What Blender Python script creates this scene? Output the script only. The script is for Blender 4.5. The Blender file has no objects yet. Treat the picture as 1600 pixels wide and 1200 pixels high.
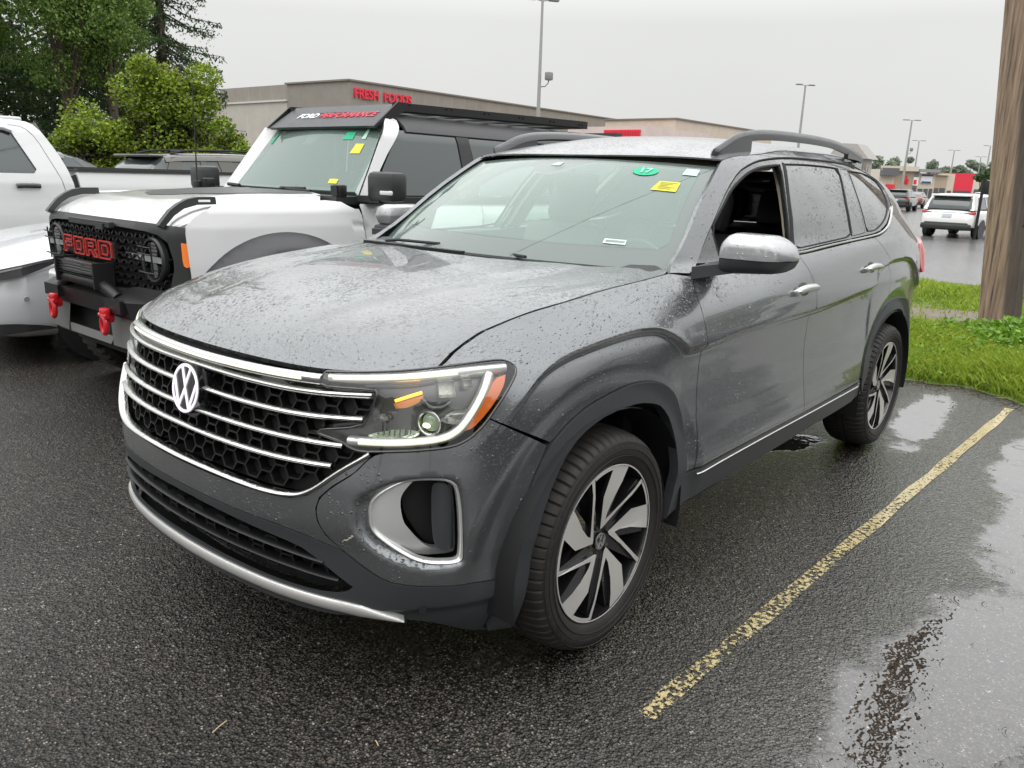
import bpy, math, random
import numpy as np
from mathutils import Vector, Matrix
from mathutils.geometry import delaunay_2d_cdt
random.seed(7); RNG=np.random.default_rng(7)
SC=bpy.context.scene; COL=SC.collection
# ------------------------------------------------------------ camera
CAM=(-2.054156,-2.258863,1.535371); YAW,PITCH,ROLL,FPX=.697360,-.255251,.033864,1247.04
def cam_axes():
    d=Vector((math.cos(PITCH)*math.cos(YAW),math.cos(PITCH)*math.sin(YAW),math.sin(PITCH)))
    r=Vector((math.sin(YAW),-math.cos(YAW),0)); u=r.cross(d)
    c,s=math.cos(ROLL),math.sin(ROLL)
    return r*c+u*s, u*c-r*s, d
_r,_u,_d=cam_axes()
cd=bpy.data.cameras.new('camera'); cam=bpy.data.objects.new('camera',cd); COL.objects.link(cam)
cam.matrix_world=Matrix(((_r.x,_u.x,-_d.x,CAM[0]),(_r.y,_u.y,-_d.y,CAM[1]),(_r.z,_u.z,-_d.z,CAM[2]),(0,0,0,1)))
cd.sensor_fit='HORIZONTAL'; cd.sensor_width=36; cd.lens=FPX/1600*36; cd.clip_start=.05; cd.clip_end=5000
SC.camera=cam
# ------------------------------------------------------------ sky, sun, exposure
w=bpy.data.worlds.new('World'); SC.world=w; w.use_nodes=True; nt=w.node_tree; nt.nodes.clear()
def N(nt,t,**k):
    n=nt.nodes.new(t)
    for a,b in k.items():
        if a.startswith('i_'): n.inputs[a[2:].replace('_',' ')].default_value=b
        else: setattr(n,a,b)
    return n
L=lambda nt,a,b: nt.links.new(a,b)
sky=N(nt,'ShaderNodeTexSky',sky_type='NISHITA',sun_disc=False,sun_elevation=math.radians(52),sun_rotation=math.radians(200),dust_density=6.0)
hsv=N(nt,'ShaderNodeHueSaturation'); hsv.inputs['Saturation'].default_value=.08; L(nt,sky.outputs[0],hsv.inputs['Color'])
sk=N(nt,'ShaderNodeMixRGB',blend_type='MULTIPLY'); sk.inputs[0].default_value=1; sk.inputs[2].default_value=(.012,.012,.012,1); L(nt,hsv.outputs[0],sk.inputs[1])
tc=N(nt,'ShaderNodeTexCoord'); sx=N(nt,'ShaderNodeSeparateXYZ'); L(nt,tc.outputs['Generated'],sx.inputs[0])
cr=N(nt,'ShaderNodeValToRGB'); L(nt,sx.outputs['Z'],cr.inputs[0])
e=cr.color_ramp.elements; e[0].position=0; e[0].color=(.545,.55,.54,1); e[1].position=1; e[1].color=(1.80,1.81,1.83,1)
for p,c in ((.17,(.56,.566,.556)),(.26,(.82,.83,.825)),(.42,(1.20,1.213,1.217)),(.65,(1.50,1.513,1.52))):
    q=e.new(p); q.color=(*c,1)
nz=N(nt,'ShaderNodeTexNoise',i_Scale=1.6,i_Detail=5.0,i_Roughness=.55); mp=N(nt,'ShaderNodeMapping'); mp.inputs['Scale'].default_value=(1,1,2.5)
L(nt,tc.outputs['Generated'],mp.inputs[0]); L(nt,mp.outputs[0],nz.inputs['Vector'])
mr=N(nt,'ShaderNodeMapRange'); mr.inputs[3].default_value=.93; mr.inputs[4].default_value=1.07; L(nt,nz.outputs[0],mr.inputs[0])
mu=N(nt,'ShaderNodeMixRGB',blend_type='MULTIPLY'); mu.inputs[0].default_value=1; L(nt,cr.outputs[0],mu.inputs[1]); L(nt,mr.outputs[0],mu.inputs[2])
ad=N(nt,'ShaderNodeMixRGB',blend_type='ADD'); ad.inputs[0].default_value=1; L(nt,mu.outputs[0],ad.inputs[1]); L(nt,sk.outputs[0],ad.inputs[2])
bg=N(nt,'ShaderNodeBackground'); bg.inputs['Strength'].default_value=1.0; L(nt,ad.outputs[0],bg.inputs[0])
L(nt,bg.outputs[0],N(nt,'ShaderNodeOutputWorld').inputs[0])
sd=bpy.data.lights.new('sun','SUN'); sd.energy=.5; sd.angle=math.radians(40); sd.color=(1,.98,.95)
so=bpy.data.objects.new('sun',sd); COL.objects.link(so); so.rotation_euler=(math.radians(38),0,math.radians(-110))
SC.view_settings.view_transform='Standard'; SC.view_settings.look='None'; SC.view_settings.exposure=0.42; SC.view_settings.gamma=1
SC.render.resolution_x=1024; SC.render.resolution_y=768
try: SC.cycles.max_bounces=8; SC.cycles.transparent_max_bounces=16
except Exception: pass
# ------------------------------------------------------------ materials
MATS={}
def mat(name,base=(.5,.5,.5),rough=.5,metal=0.,coat=0.,crough=.03,spec=.5,emit=None,estr=1.,trans=0.,ior=1.45,noise=None,bump=None,drops=0.,dirt=None,alpha=None,sheen=0):
    if name in MATS: return MATS[name]
    m=bpy.data.materials.new(name); m.use_nodes=True; nt=m.node_tree; b=nt.nodes['Principled BSDF']; MATS[name]=m
    I=b.inputs; I['Base Color'].default_value=(*base,1); I['Roughness'].default_value=rough; I['Metallic'].default_value=metal
    I['Coat Weight'].default_value=coat; I['Coat Roughness'].default_value=crough; I['Specular IOR Level'].default_value=spec; I['IOR'].default_value=ior
    I['Transmission Weight'].default_value=trans
    if emit: I['Emission Color'].default_value=(*emit,1); I['Emission Strength'].default_value=estr
    tc=N(nt,'ShaderNodeTexCoord'); geo=N(nt,'ShaderNodeNewGeometry')
    P=geo.outputs['Position']
    if noise:   # (scale, amount, detail)
        n=N(nt,'ShaderNodeTexNoise',i_Scale=noise[0],i_Detail=6.0,i_Roughness=.6); L(nt,tc.outputs['Object'],n.inputs['Vector'])
        mr=N(nt,'ShaderNodeMapRange'); mr.inputs[1].default_value=.3; mr.inputs[2].default_value=.7; mr.inputs[3].default_value=1-noise[1]; mr.inputs[4].default_value=1+noise[1]; L(nt,n.outputs[0],mr.inputs[0])
        x=N(nt,'ShaderNodeMixRGB',blend_type='MULTIPLY'); x.inputs[0].default_value=1; x.inputs[1].default_value=(*base,1); L(nt,mr.outputs[0],x.inputs[2]); L(nt,x.outputs[0],I['Base Color'])
    nrm=None
    if bump:   # (scale,strength,dist)
        n=N(nt,'ShaderNodeTexNoise',i_Scale=bump[0],i_Detail=8.0); L(nt,tc.outputs['Object'],n.inputs['Vector'])
        bp=N(nt,'ShaderNodeBump'); bp.inputs['Strength'].default_value=bump[1]; bp.inputs['Distance'].default_value=bump[2]; L(nt,n.outputs[0],bp.inputs['Height']); nrm=bp.outputs[0]
    if drops>0:
        # rain beads: domes inside warped voronoi cells, two sizes; larger and denser where the surface faces up
        wn=N(nt,'ShaderNodeTexNoise',i_Scale=70.0,i_Detail=2.0); L(nt,P,wn.inputs['Vector'])
        wm=N(nt,'ShaderNodeMixRGB',blend_type='LINEAR_LIGHT'); wm.inputs[0].default_value=.0045; L(nt,P,wm.inputs[1]); L(nt,wn.outputs['Color'],wm.inputs[2])
        sp=N(nt,'ShaderNodeSeparateXYZ'); L(nt,geo.outputs['Normal'],sp.inputs[0])
        up=N(nt,'ShaderNodeMapRange'); up.inputs[1].default_value=.15; up.inputs[2].default_value=.9; up.inputs[3].default_value=.42; up.inputs[4].default_value=1.; L(nt,sp.outputs['Z'],up.inputs[0])
        cl=N(nt,'ShaderNodeTexNoise',i_Scale=5.0,i_Detail=3.0); L(nt,P,cl.inputs['Vector'])
        clm=N(nt,'ShaderNodeMapRange'); clm.inputs[1].default_value=.35; clm.inputs[2].default_value=.65; clm.inputs[3].default_value=.6; clm.inputs[4].default_value=1.25; L(nt,cl.outputs[0],clm.inputs[0])
        hs=[]
        for sc,amp,thr in ((66.,1.,.38),(125.,.5,.28),(240.,.25,.2)):
            v=N(nt,'ShaderNodeTexVoronoi',feature='F1',i_Scale=sc); v.inputs['Randomness'].default_value=1.; L(nt,wm.outputs[0],v.inputs['Vector'])
            sc2=N(nt,'ShaderNodeSeparateXYZ'); L(nt,v.outputs['Color'],sc2.inputs[0])
            rr=N(nt,'ShaderNodeMapRange'); rr.inputs[1].default_value=thr; rr.inputs[2].default_value=1.; rr.inputs[3].default_value=.0; rr.inputs[4].default_value=.62; L(nt,sc2.outputs[0],rr.inputs[0])
            r2=N(nt,'ShaderNodeMath',operation='MULTIPLY'); L(nt,rr.outputs[0],r2.inputs[0]); L(nt,up.outputs[0],r2.inputs[1])
            r3=N(nt,'ShaderNodeMath',operation='MULTIPLY'); L(nt,r2.outputs[0],r3.inputs[0]); L(nt,clm.outputs[0],r3.inputs[1])
            r4=N(nt,'ShaderNodeMath',operation='ADD'); L(nt,r3.outputs[0],r4.inputs[0]); r4.inputs[1].default_value=.001
            dv=N(nt,'ShaderNodeMath',operation='DIVIDE'); L(nt,v.outputs['Distance'],dv.inputs[0]); L(nt,r4.outputs[0],dv.inputs[1])
            pw=N(nt,'ShaderNodeMath',operation='POWER'); L(nt,dv.outputs[0],pw.inputs[0]); pw.inputs[1].default_value=2.5
            sb=N(nt,'ShaderNodeMath',operation='SUBTRACT',use_clamp=True); sb.inputs[0].default_value=1; L(nt,pw.outputs[0],sb.inputs[1])
            ml=N(nt,'ShaderNodeMath',operation='MULTIPLY'); L(nt,sb.outputs[0],ml.inputs[0]); ml.inputs[1].default_value=amp; hs.append(ml.outputs[0])
        a1=N(nt,'ShaderNodeMath',operation='MAXIMUM'); L(nt,hs[0],a1.inputs[0]); L(nt,hs[1],a1.inputs[1])
        a2=N(nt,'ShaderNodeMath',operation='MAXIMUM'); L(nt,a1.outputs[0],a2.inputs[0]); L(nt,hs[2],a2.inputs[1])
        bp=N(nt,'ShaderNodeBump'); bp.inputs['Strength'].default_value=min(1,drops); bp.inputs['Distance'].default_value=.0034; L(nt,a2.outputs[0],bp.inputs['Height'])
        if nrm: L(nt,nrm,bp.inputs['Normal'])
        nrm=bp.outputs[0]; L(nt,nrm,I['Coat Normal'])
    if nrm: L(nt,nrm,I['Normal'])
    return m
def glassmat(name,tint=(.6,.75,.7),refl=1.,ior=1.5,drops=False,haze=0.,bumpy=False):
    if name in MATS: return MATS[name]
    m=bpy.data.materials.new(name); m.use_nodes=True; nt=m.node_tree; nt.nodes.clear(); MATS[name]=m
    t=N(nt,'ShaderNodeBsdfTransparent'); t.inputs[0].default_value=(*tint,1)
    g=N(nt,'ShaderNodeBsdfGlossy'); g.inputs['Roughness'].default_value=.02; g.inputs[0].default_value=(refl,refl,refl,1)
    fr=N(nt,'ShaderNodeLayerWeight'); fr.inputs['Blend'].default_value=.5; f0=((ior-1)/(ior+1))**2*1.7
    geo=N(nt,'ShaderNodeNewGeometry')
    if bumpy:
        v=N(nt,'ShaderNodeTexVoronoi',feature='F1',i_Scale=150.); L(nt,geo.outputs['Position'],v.inputs['Vector']); q=N(nt,'ShaderNodeSeparateXYZ'); L(nt,v.outputs['Color'],q.inputs[0])
        k=N(nt,'ShaderNodeMapRange'); k.inputs[1].default_value=.45; k.inputs[2].default_value=.10; L(nt,v.outputs['Distance'],k.inputs[0])
        g2=N(nt,'ShaderNodeMath',operation='GREATER_THAN'); L(nt,q.outputs[0],g2.inputs[0]); g2.inputs[1].default_value=.45; ml=N(nt,'ShaderNodeMath',operation='MULTIPLY'); L(nt,k.outputs[0],ml.inputs[0]); L(nt,g2.outputs[0],ml.inputs[1])
        bp=N(nt,'ShaderNodeBump'); bp.inputs['Distance'].default_value=.0012; L(nt,ml.outputs[0],bp.inputs['Height']); L(nt,bp.outputs[0],g.inputs['Normal']); L(nt,bp.outputs[0],fr.inputs['Normal'])
    pw=N(nt,'ShaderNodeMath',operation='POWER'); L(nt,fr.outputs['Facing'],pw.inputs[0]); pw.inputs[1].default_value=4.6
    ms=N(nt,'ShaderNodeMath',operation='MULTIPLY_ADD'); L(nt,pw.outputs[0],ms.inputs[0]); ms.inputs[1].default_value=(1-f0)*refl; ms.inputs[2].default_value=f0*refl
    mx=N(nt,'ShaderNodeMixShader'); L(nt,ms.outputs[0],mx.inputs[0]); L(nt,t.outputs[0],mx.inputs[1]); L(nt,g.outputs[0],mx.inputs[2])
    out=mx
    if haze>0:
        d2=N(nt,'ShaderNodeBsdfDiffuse'); d2.inputs[0].default_value=(.58,.80,.71,1)
        m0=d2
        m2=N(nt,'ShaderNodeMixShader'); m2.inputs[0].default_value=haze; L(nt,out.outputs[0],m2.inputs[1]); L(nt,m0.outputs[0],m2.inputs[2]); out=m2
    L(nt,out.outputs[0],N(nt,'ShaderNodeOutputMaterial').inputs[0])
    return m
# ------------------------------------------------------------ object helpers
def tag(o,label=None,cat=None,group=None,kind=None):
    if label: o['label']=label
    if cat: o['category']=cat
    if group: o['group']=group
    if kind: o['kind']=kind
    return o
def empty(name,loc=(0,0,0),rz=0,label=None,cat=None,group=None):
    o=bpy.data.objects.new(name,None); COL.objects.link(o); o.location=loc; o.rotation_euler=(0,0,rz); o.empty_display_size=.2
    return tag(o,label,cat,group)
def mesh(name,V,F,m,parent=None,smooth=True,mi=None,normals=None,loc=None,auto=None):
    me=bpy.data.meshes.new(name); me.from_pydata([tuple(map(float,v)) for v in V],[],[tuple(int(i) for i in f) for f in F])
    ms=m if isinstance(m,(list,tuple)) else [m]
    for x in ms: me.materials.append(x)
    if mi is not None: me.polygons.foreach_set('material_index',np.array(mi,dtype=np.int32))
    sm=np.ones(len(me.polygons),dtype=bool) if smooth is True else (np.zeros(len(me.polygons),dtype=bool) if smooth is False else np.array(smooth,dtype=bool))
    me.polygons.foreach_set('use_smooth',sm); me.update()
    if normals is not None:
        try: me.normals_split_custom_set_from_vertices([tuple(map(float,n)) for n in normals])
        except Exception as ex: print('nrm',name,ex)
    elif auto: 
        try: me.set_sharp_from_angle(angle=math.radians(auto))
        except Exception as ex: print('auto',ex)
    o=bpy.data.objects.new(name,me); COL.objects.link(o)
    if parent is not None: o.parent=parent
    if loc: o.location=loc
    return o
def copy_tree(o,parent=None):
    c=o.copy(); COL.objects.link(c)
    if parent is not None: c.parent=parent
    for ch in o.children: copy_tree(ch,c)
    return c
class MB:
    """collects pieces into one mesh"""
    def __init__(s): s.V=[]; s.F=[]; s.M=[]; s.S=[]
    def add(s,V,F,mi=0,sm=False):
        n=len(s.V); s.V+= [tuple(map(float,v)) for v in V]; s.F+=[tuple(int(i)+n for i in f) for f in F]; s.M+=[mi]*len(F); s.S+=[sm]*len(F); return s
    def box(s,c,d,rz=0,mi=0,R=None,taper=None):
        x,y,z=[k/2 for k in d]; P=[(-x,-y,-z),(x,-y,-z),(x,y,-z),(-x,y,-z),(-x,-y,z),(x,-y,z),(x,y,z),(-x,y,z)]
        if taper: P=P[:4]+[(p[0]*taper,p[1]*taper,p[2]) for p in P[4:]]
        M=R if R is not None else Matrix.Rotation(rz,3,'Z')
        P=[Vector(c)+M@Vector(p) for p in P]
        return s.add(P,[(0,3,2,1),(4,5,6,7),(0,1,5,4),(1,2,6,5),(2,3,7,6),(3,0,4,7)],mi)
    def bev(s,c,d,b=.01,rz=0,mi=0,R=None,n=2):
        """rounded box"""
        x,y,z=[k/2 for k in d]; b=min(b,x*.98,y*.98,z*.98)
        pts=[];F=[]; m=2*(n+1)*2
        # superellipsoid-like rounded box through lat/long grid
        lat=[-90+180*i/(2*n+1) for i in range(2*n+2)]
        lat=[-90+90*i/n for i in range(n+1)]+[90*i/n for i in range(n+1)]
        lon=[]
        for q in range(4): lon+=[q*90+90*i/n for i in range(n+1)]
        M=R if R is not None else Matrix.Rotation(rz,3,'Z')
        nl=len(lon)
        for i,a in enumerate(lat):
            sz=-1 if i<=n else 1
            for j,o in enumerate(lon):
                q=j//(n+1); sxx=(1,-1,-1,1)[q]; syy=(1,1,-1,-1)[q]
                ca,sa=math.cos(math.radians(a)),math.sin(math.radians(a)); co,so=math.cos(math.radians(o)),math.sin(math.radians(o))
                p=Vector((sxx*(x-b)+b*ca*co, syy*(y-b)+b*ca*so, sz*(z-b)+b*sa)); pts.append(Vector(c)+M@p)
        for i in range(len(lat)-1):
            for j in range(nl): F.append((i*nl+j,i*nl+(j+1)%nl,(i+1)*nl+(j+1)%nl,(i+1)*nl+j))
        F.append(tuple(range(nl))[::-1]); F.append(tuple((len(lat)-1)*nl+j for j in range(nl)))
        return s.add(pts,F,mi,True)
    def tube(s,P,r,n=8,mi=0,cap=True,closed=False):
        P=[Vector(p) for p in P]; rr=r if isinstance(r,(list,tuple)) else [r]*len(P); V=[];F=[]
        k=len(P); up=None
        for i,p in enumerate(P):
            t=(P[(i+1)%k]-P[i-1]) if closed else (P[min(i+1,k-1)]-P[max(i-1,0)])
            t.normalize()
            if up is None: up=Vector((0,0,1)) if abs(t.z)<.9 else Vector((1,0,0))
            a=t.cross(up).normalized(); b=a.cross(t).normalized(); up=b
            for j in range(n):
                an=2*math.pi*j/n; V.append(p+(a*math.cos(an)+b*math.sin(an))*rr[i])
        for i in range(k if closed else k-1):
            for j in range(n): F.append((i*n+j,i*n+(j+1)%n,((i+1)%k)*n+(j+1)%n,((i+1)%k)*n+j))
        if cap and not closed: F.append(tuple(range(n))[::-1]); F.append(tuple((k-1)*n+j for j in range(n)))
        return s.add(V,F,mi,True)
    def cyl(s,c,axis,r,h,n=24,mi=0,r2=None):
        c=Vector(c); a=Vector(axis).normalized()
        return s.tube([c-a*h/2,c+a*h/2],[r,r if r2 is None else r2],n,mi)
    def prism(s,poly,y0,y1,ax='y',mi=0):
        """polygon (u,v) extruded along ax from y0 to y1"""
        f={'y':lambda u,v,w:(u,w,v),'x':lambda u,v,w:(w,u,v),'z':lambda u,v,w:(u,v,w)}[ax]
        n=len(poly); V=[f(u,v,y0) for u,v in poly]+[f(u,v,y1) for u,v in poly]
        return s.add(V,[tuple(range(n)),tuple(range(n,2*n))[::-1]]+[(i,i+n,(i+1)%n+n,(i+1)%n) for i in range(n)],mi)
    def lathe(s,prof,axis='y',c=(0,0,0),n=48,mi=0,sm=True,fr=None):
        """prof: (r, t) pairs, revolved about axis"""
        V=[];F=[]
        for i in range(n):
            a=2*math.pi*i/n; ca,sa=math.cos(a),math.sin(a)
            for k,(r,t) in enumerate(prof):
                if fr: r=r+fr(i,k)
                V.append((c[0]+r*ca,c[1]+t,c[2]+r*sa) if axis=='y' else ((c[0]+r*ca,c[1]+r*sa,c[2]+t) if axis=='z' else (c[0]+t,c[1]+r*ca,c[2]+r*sa)))
        m=len(prof)
        for i in range(n):
            j=(i+1)%n
            for k in range(m-1): F.append((i*m+k,i*m+k+1,j*m+k+1,j*m+k))
        return s.add(V,F,mi,sm)
    def build(s,name,m,parent=None,auto=35,loc=None):
        import bmesh
        o=mesh(name,s.V,s.F,m,parent,smooth=True,mi=s.M,loc=loc)
        bm=bmesh.new(); bm.from_mesh(o.data); bmesh.ops.recalc_face_normals(bm,faces=bm.faces); bm.to_mesh(o.data); bm.free()
        o.data.set_sharp_from_angle(angle=math.radians(auto))
        return o
def chaikin(P,it=1,c=.22,closed=True,keep=None):
    P=[np.array(p,float) for p in P]
    if keep is not None and closed:
        # corners sharper than `keep` stay sharp: smooth the runs between them
        n=len(P); C=[]
        for i in range(n):
            a=P[i]-P[i-1]; b=P[(i+1)%n]-P[i]; ca=(a@b)/(np.linalg.norm(a)*np.linalg.norm(b)+1e-12)
            if math.degrees(math.acos(max(-1,min(1,ca))))>keep: C.append(i)
        if C:
            out=[]
            for k,i in enumerate(C):
                j=C[(k+1)%len(C)]; run=[P[(i+q)%n] for q in range(((j-i)%n or n)+1)]
                out+=chaikin(run,it,c,closed=False)[:-1] if len(run)>2 else run[:-1]
            return out
    for _ in range(it):
        Q=[];n=len(P)
        if not closed: Q.append(P[0])
        for i in range(n if closed else n-1):
            a,b=P[i],P[(i+1)%n]; Q+= [a*(1-c)+b*c, a*c+b*(1-c)]
        if not closed: Q.append(P[-1])
        P=Q
    return P
def inpoly(x,y,poly):
    P=np.asarray(poly); r=np.zeros(x.shape,bool); n=len(P); j=n-1
    for i in range(n):
        xi,yi=P[i]; xj,yj=P[j]
        if yi!=yj:
            c=((yi>y)!=(yj>y))&(x<(xj-xi)*(y-yi)/(yj-yi)+xi); r^=c
        j=i
    return r
def pdist(x,y,poly,closed=True):
    P=np.asarray(poly); d=np.full(x.shape,1e9); n=len(P)
    for i in range(n if closed else n-1):
        a=P[i]; b=P[(i+1)%n]; ab=b-a; l=ab@ab+1e-12
        t=np.clip(((x-a[0])*ab[0]+(y-a[1])*ab[1])/l,0,1); d=np.minimum(d,np.hypot(x-a[0]-t*ab[0],y-a[1]-t*ab[1]))
    return d
def area(P): return .5*sum(P[i][0]*P[(i+1)%len(P)][1]-P[(i+1)%len(P)][0]*P[i][1] for i in range(len(P)))
def prep(poly,step,shrink,rnd):
    P=[np.array(p,float) for p in poly]
    if area(P)<0: P=P[::-1]
    # drop duplicates
    P=[p for i,p in enumerate(P) if np.linalg.norm(p-P[i-1])>1e-5]
    if rnd: P=chaikin(P,rnd,keep=42)
    if shrink:
        Q=[];n=len(P)
        for i in range(n):
            a,b,c=P[i-1],P[i],P[(i+1)%n]; t1=(b-a)/np.linalg.norm(b-a); t2=(c-b)/(np.linalg.norm(c-b)+1e-12)
            n1=np.array([-t1[1],t1[0]]); n2=np.array([-t2[1],t2[0]]); m=n1+n2; l=m@m
            m=m/(l/2) if l>.5 else m*2
            Q.append(b+m*shrink)
        P=Q
    out=[]
    for i in range(len(P)):
        a,b=P[i],P[(i+1)%len(P)]; k=max(1,int(math.ceil(np.linalg.norm(b-a)/step)))
        for j in range(k): out.append(a+(b-a)*j/k)
    return out
def panel(name,poly,fn,m,parent=None,holes=(),off=0.,th=.012,step=.035,shrink=.002,rnd=1,side=1,aspect=1.,flip=False,both=False,rim=True,rm=None,feat=()):
    """sheet cut to an outline in a surface's own coordinates, lifted onto it, with a turned-in edge"""
    if both:
        return [panel(name,poly,fn,m,parent,holes,off,th,step,shrink,rnd,sd,aspect,flip,False,rim,rm,feat) for sd in (1,-1)]
    O=prep(poly,step,shrink,rnd); H=[prep(h,step,-shrink,rnd) for h in holes]
    pts=list(O); edges=[(i,(i+1)%len(O)) for i in range(len(O))]
    for h in H:
        n=len(pts); pts+=h; edges+=[(n+i,n+(i+1)%len(h)) for i in range(len(h))]
    A=np.array(O); lo=A.min(0); hi=A.max(0)
    gx,gy=np.meshgrid(np.arange(lo[0]+step*.5,hi[0],step),np.arange(lo[1]+step*.5,hi[1],step*aspect)); gx=gx.ravel(); gy=gy.ravel()
    k=inpoly(gx,gy,O)&(pdist(gx,gy,O)>step*.4)
    for h in H: k&=~inpoly(gx,gy,h); k&=pdist(gx,gy,h)>step*.4
    for f_ in feat:
        Fp=np.array(f_,float); D=[Fp[0]]
        for a_,b_ in zip(Fp[:-1],Fp[1:]):
            q_=max(1,int(np.linalg.norm(b_-a_)/(step*.8))); D+=[a_+(b_-a_)*(j+1)/q_ for j in range(q_)]
        D=np.array(D); ok=inpoly(D[:,0],D[:,1],O)&(pdist(D[:,0],D[:,1],O)>step*.22)
        for h in H: ok&=~inpoly(D[:,0],D[:,1],h)&(pdist(D[:,0],D[:,1],h)>step*.22)
        k&=pdist(gx,gy,D,False)>step*.35
        for i_ in range(len(D)):
            if ok[i_]:
                pts.append(D[i_])
                if i_>0 and ok[i_-1]: edges.append((len(pts)-2,len(pts)-1))
    pts+= [np.array(p) for p in zip(gx[k],gy[k])]
    vs,es,fs,_,_,_=delaunay_2d_cdt([Vector((float(p[0]),float(p[1]))) for p in pts],edges,[],0,1e-6)
    Q=np.array([(v.x,v.y) for v in vs]); T=[f for f in fs if len(f)==3]
    C=np.array([Q[list(f)].mean(0) for f in T]); kk=inpoly(C[:,0],C[:,1],O)
    for h in H: kk&=~inpoly(C[:,0],C[:,1],h)
    T=[t for t,q in zip(T,kk) if q]
    offv=off(Q[:,0],Q[:,1]) if callable(off) else off
    f=(lambda a,b: fn(a,b,off(a,b))) if callable(off) else (lambda a,b: fn(a,b,off))
    P=f(Q[:,0],Q[:,1]); e=max(1e-3,min(step*.3,.005))
    du=f(Q[:,0]+e,Q[:,1])-f(Q[:,0]-e,Q[:,1]); dv=f(Q[:,0],Q[:,1]+e)-f(Q[:,0],Q[:,1]-e)
    nn=np.cross(du,dv); nn/=np.linalg.norm(nn,axis=1)[:,None]+1e-12
    if flip: nn=-nn
    used={}
    for t in T:
        for a,b in ((t[0],t[1]),(t[1],t[2]),(t[2],t[0])): used[(a,b)]=used.get((a,b),0)+1
    B=[(a,b) for (a,b) in used if (b,a) not in used]
    V=list(P); NN=list(nn); F=[tuple(t) for t in T]; S=[0]*len(F)
    if flip: F=[t[::-1] for t in F]
    if rim and th>0:
        for a,b in B:
            t=P[b]-P[a]; o=np.cross(t,nn[a]);
            if flip: o=np.cross(t,-nn[a])*1.
            o/=np.linalg.norm(o)+1e-12; i=len(V)
            V+=[P[a],P[b],P[b]-nn[b]*th,P[a]-nn[a]*th]; NN+=[o]*4
            F.append((i,i+3,i+2,i+1) if not flip else (i,i+1,i+2,i+3)); S.append(1)
    V=np.array(V); NN=np.array(NN)
    if side<0:
        V[:,1]*=-1; NN[:,1]*=-1; F=[t[::-1] for t in F]
    ms=[m,rm or m]
    return mesh(name,V,F,ms if rm else m,parent,True,mi=S if rm else None,normals=NN)
def sweep(name,P,nrm,w,h,m,parent=None,side=1,bulge=.3,taper=None,closed=False,mb=None,mi=0):
    """moulding along path P (3D pts) with outward normals nrm: w wide, h deep, softly crowned"""
    P=np.array(P,float); n=np.array(nrm,float); k=len(P)
    T=np.gradient(P,axis=0) if not closed else (np.roll(P,-1,0)-np.roll(P,1,0))
    T/=np.linalg.norm(T,axis=1)[:,None]; b=np.cross(n,T); b/=np.linalg.norm(b,axis=1)[:,None]
    V=[];F=[]; sec=[(-.5,-1),(-.5,-.15),(-.42,.0),(-.2,bulge*.8),(0,bulge),(.2,bulge*.8),(.42,.0),(.5,-.15),(.5,-1)]
    tp=np.ones(k) if taper is None else np.array(taper)
    for i in range(k):
        for u,v in sec: V.append(P[i]+b[i]*u*w*tp[i]+n[i]*v*h)
    c=len(sec)
    for i in range(k if closed else k-1):
        j=(i+1)%k
        for q in range(c-1): F.append((i*c+q,i*c+q+1,j*c+q+1,j*c+q))
    if not closed: F.append(tuple(range(c))); F.append(tuple((k-1)*c+q for q in range(c))[::-1])
    V=np.array(V)
    if side<0: V[:,1]*=-1; F=[f[::-1] for f in F]
    if mb is not None: mb.add(V,F,mi,True); return mb
    return MB().add(V,F,0,True).build(name,m,parent,auto=40)
def along(pts,fn,off=0.,step=.02,rnd=2,sgn=1):
    """3D path + normals along a polyline in surface coordinates"""
    P=chaikin(pts,rnd,closed=False) if rnd else [np.array(p,float) for p in pts]
    Q=[]
    for i in range(len(P)-1):
        k=max(1,int(np.linalg.norm(P[i+1]-P[i])/step))
        for j in range(k): Q.append(P[i]+(P[i+1]-P[i])*j/k)
    Q.append(P[-1]); Q=np.array(Q); e=1e-3
    X=fn(Q[:,0],Q[:,1],off); du=fn(Q[:,0]+e,Q[:,1])-fn(Q[:,0]-e,Q[:,1]); dv=fn(Q[:,0],Q[:,1]+e)-fn(Q[:,0],Q[:,1]-e)
    n=np.cross(du,dv); n/=np.linalg.norm(n,axis=1)[:,None]
    return X,n
def text(name,body,size,M,m,parent=None,ext=.004,shear=0.,bold=0.,align='CENTER',sx=1.):
    cu=bpy.data.curves.new(name,'FONT'); cu.body=body; cu.size=size; cu.extrude=ext; cu.shear=shear; cu.offset=bold; cu.align_x=align; cu.align_y='CENTER'; cu.resolution_u=4
    t=bpy.data.objects.new('tmp',cu); me=bpy.data.meshes.new_from_object(t); bpy.data.objects.remove(t)
    me.materials.clear(); me.materials.append(m); me.name=name
    for v in me.vertices: v.co.x*=sx
    me.transform(M)
    o=bpy.data.objects.new(name,me); COL.objects.link(o)
    if parent is not None: o.parent=parent
    return o
def frame(o,x,y,z=None):
    """matrix with origin o, x axis and y axis"""
    x=Vector(x).normalized(); z=x.cross(Vector(y)).normalized(); y=z.cross(x)
    return Matrix(((x.x,y.x,z.x,o[0]),(x.y,y.y,z.y,o[1]),(x.z,y.z,z.z,o[2]),(0,0,0,1)))
import numpy as np
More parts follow.
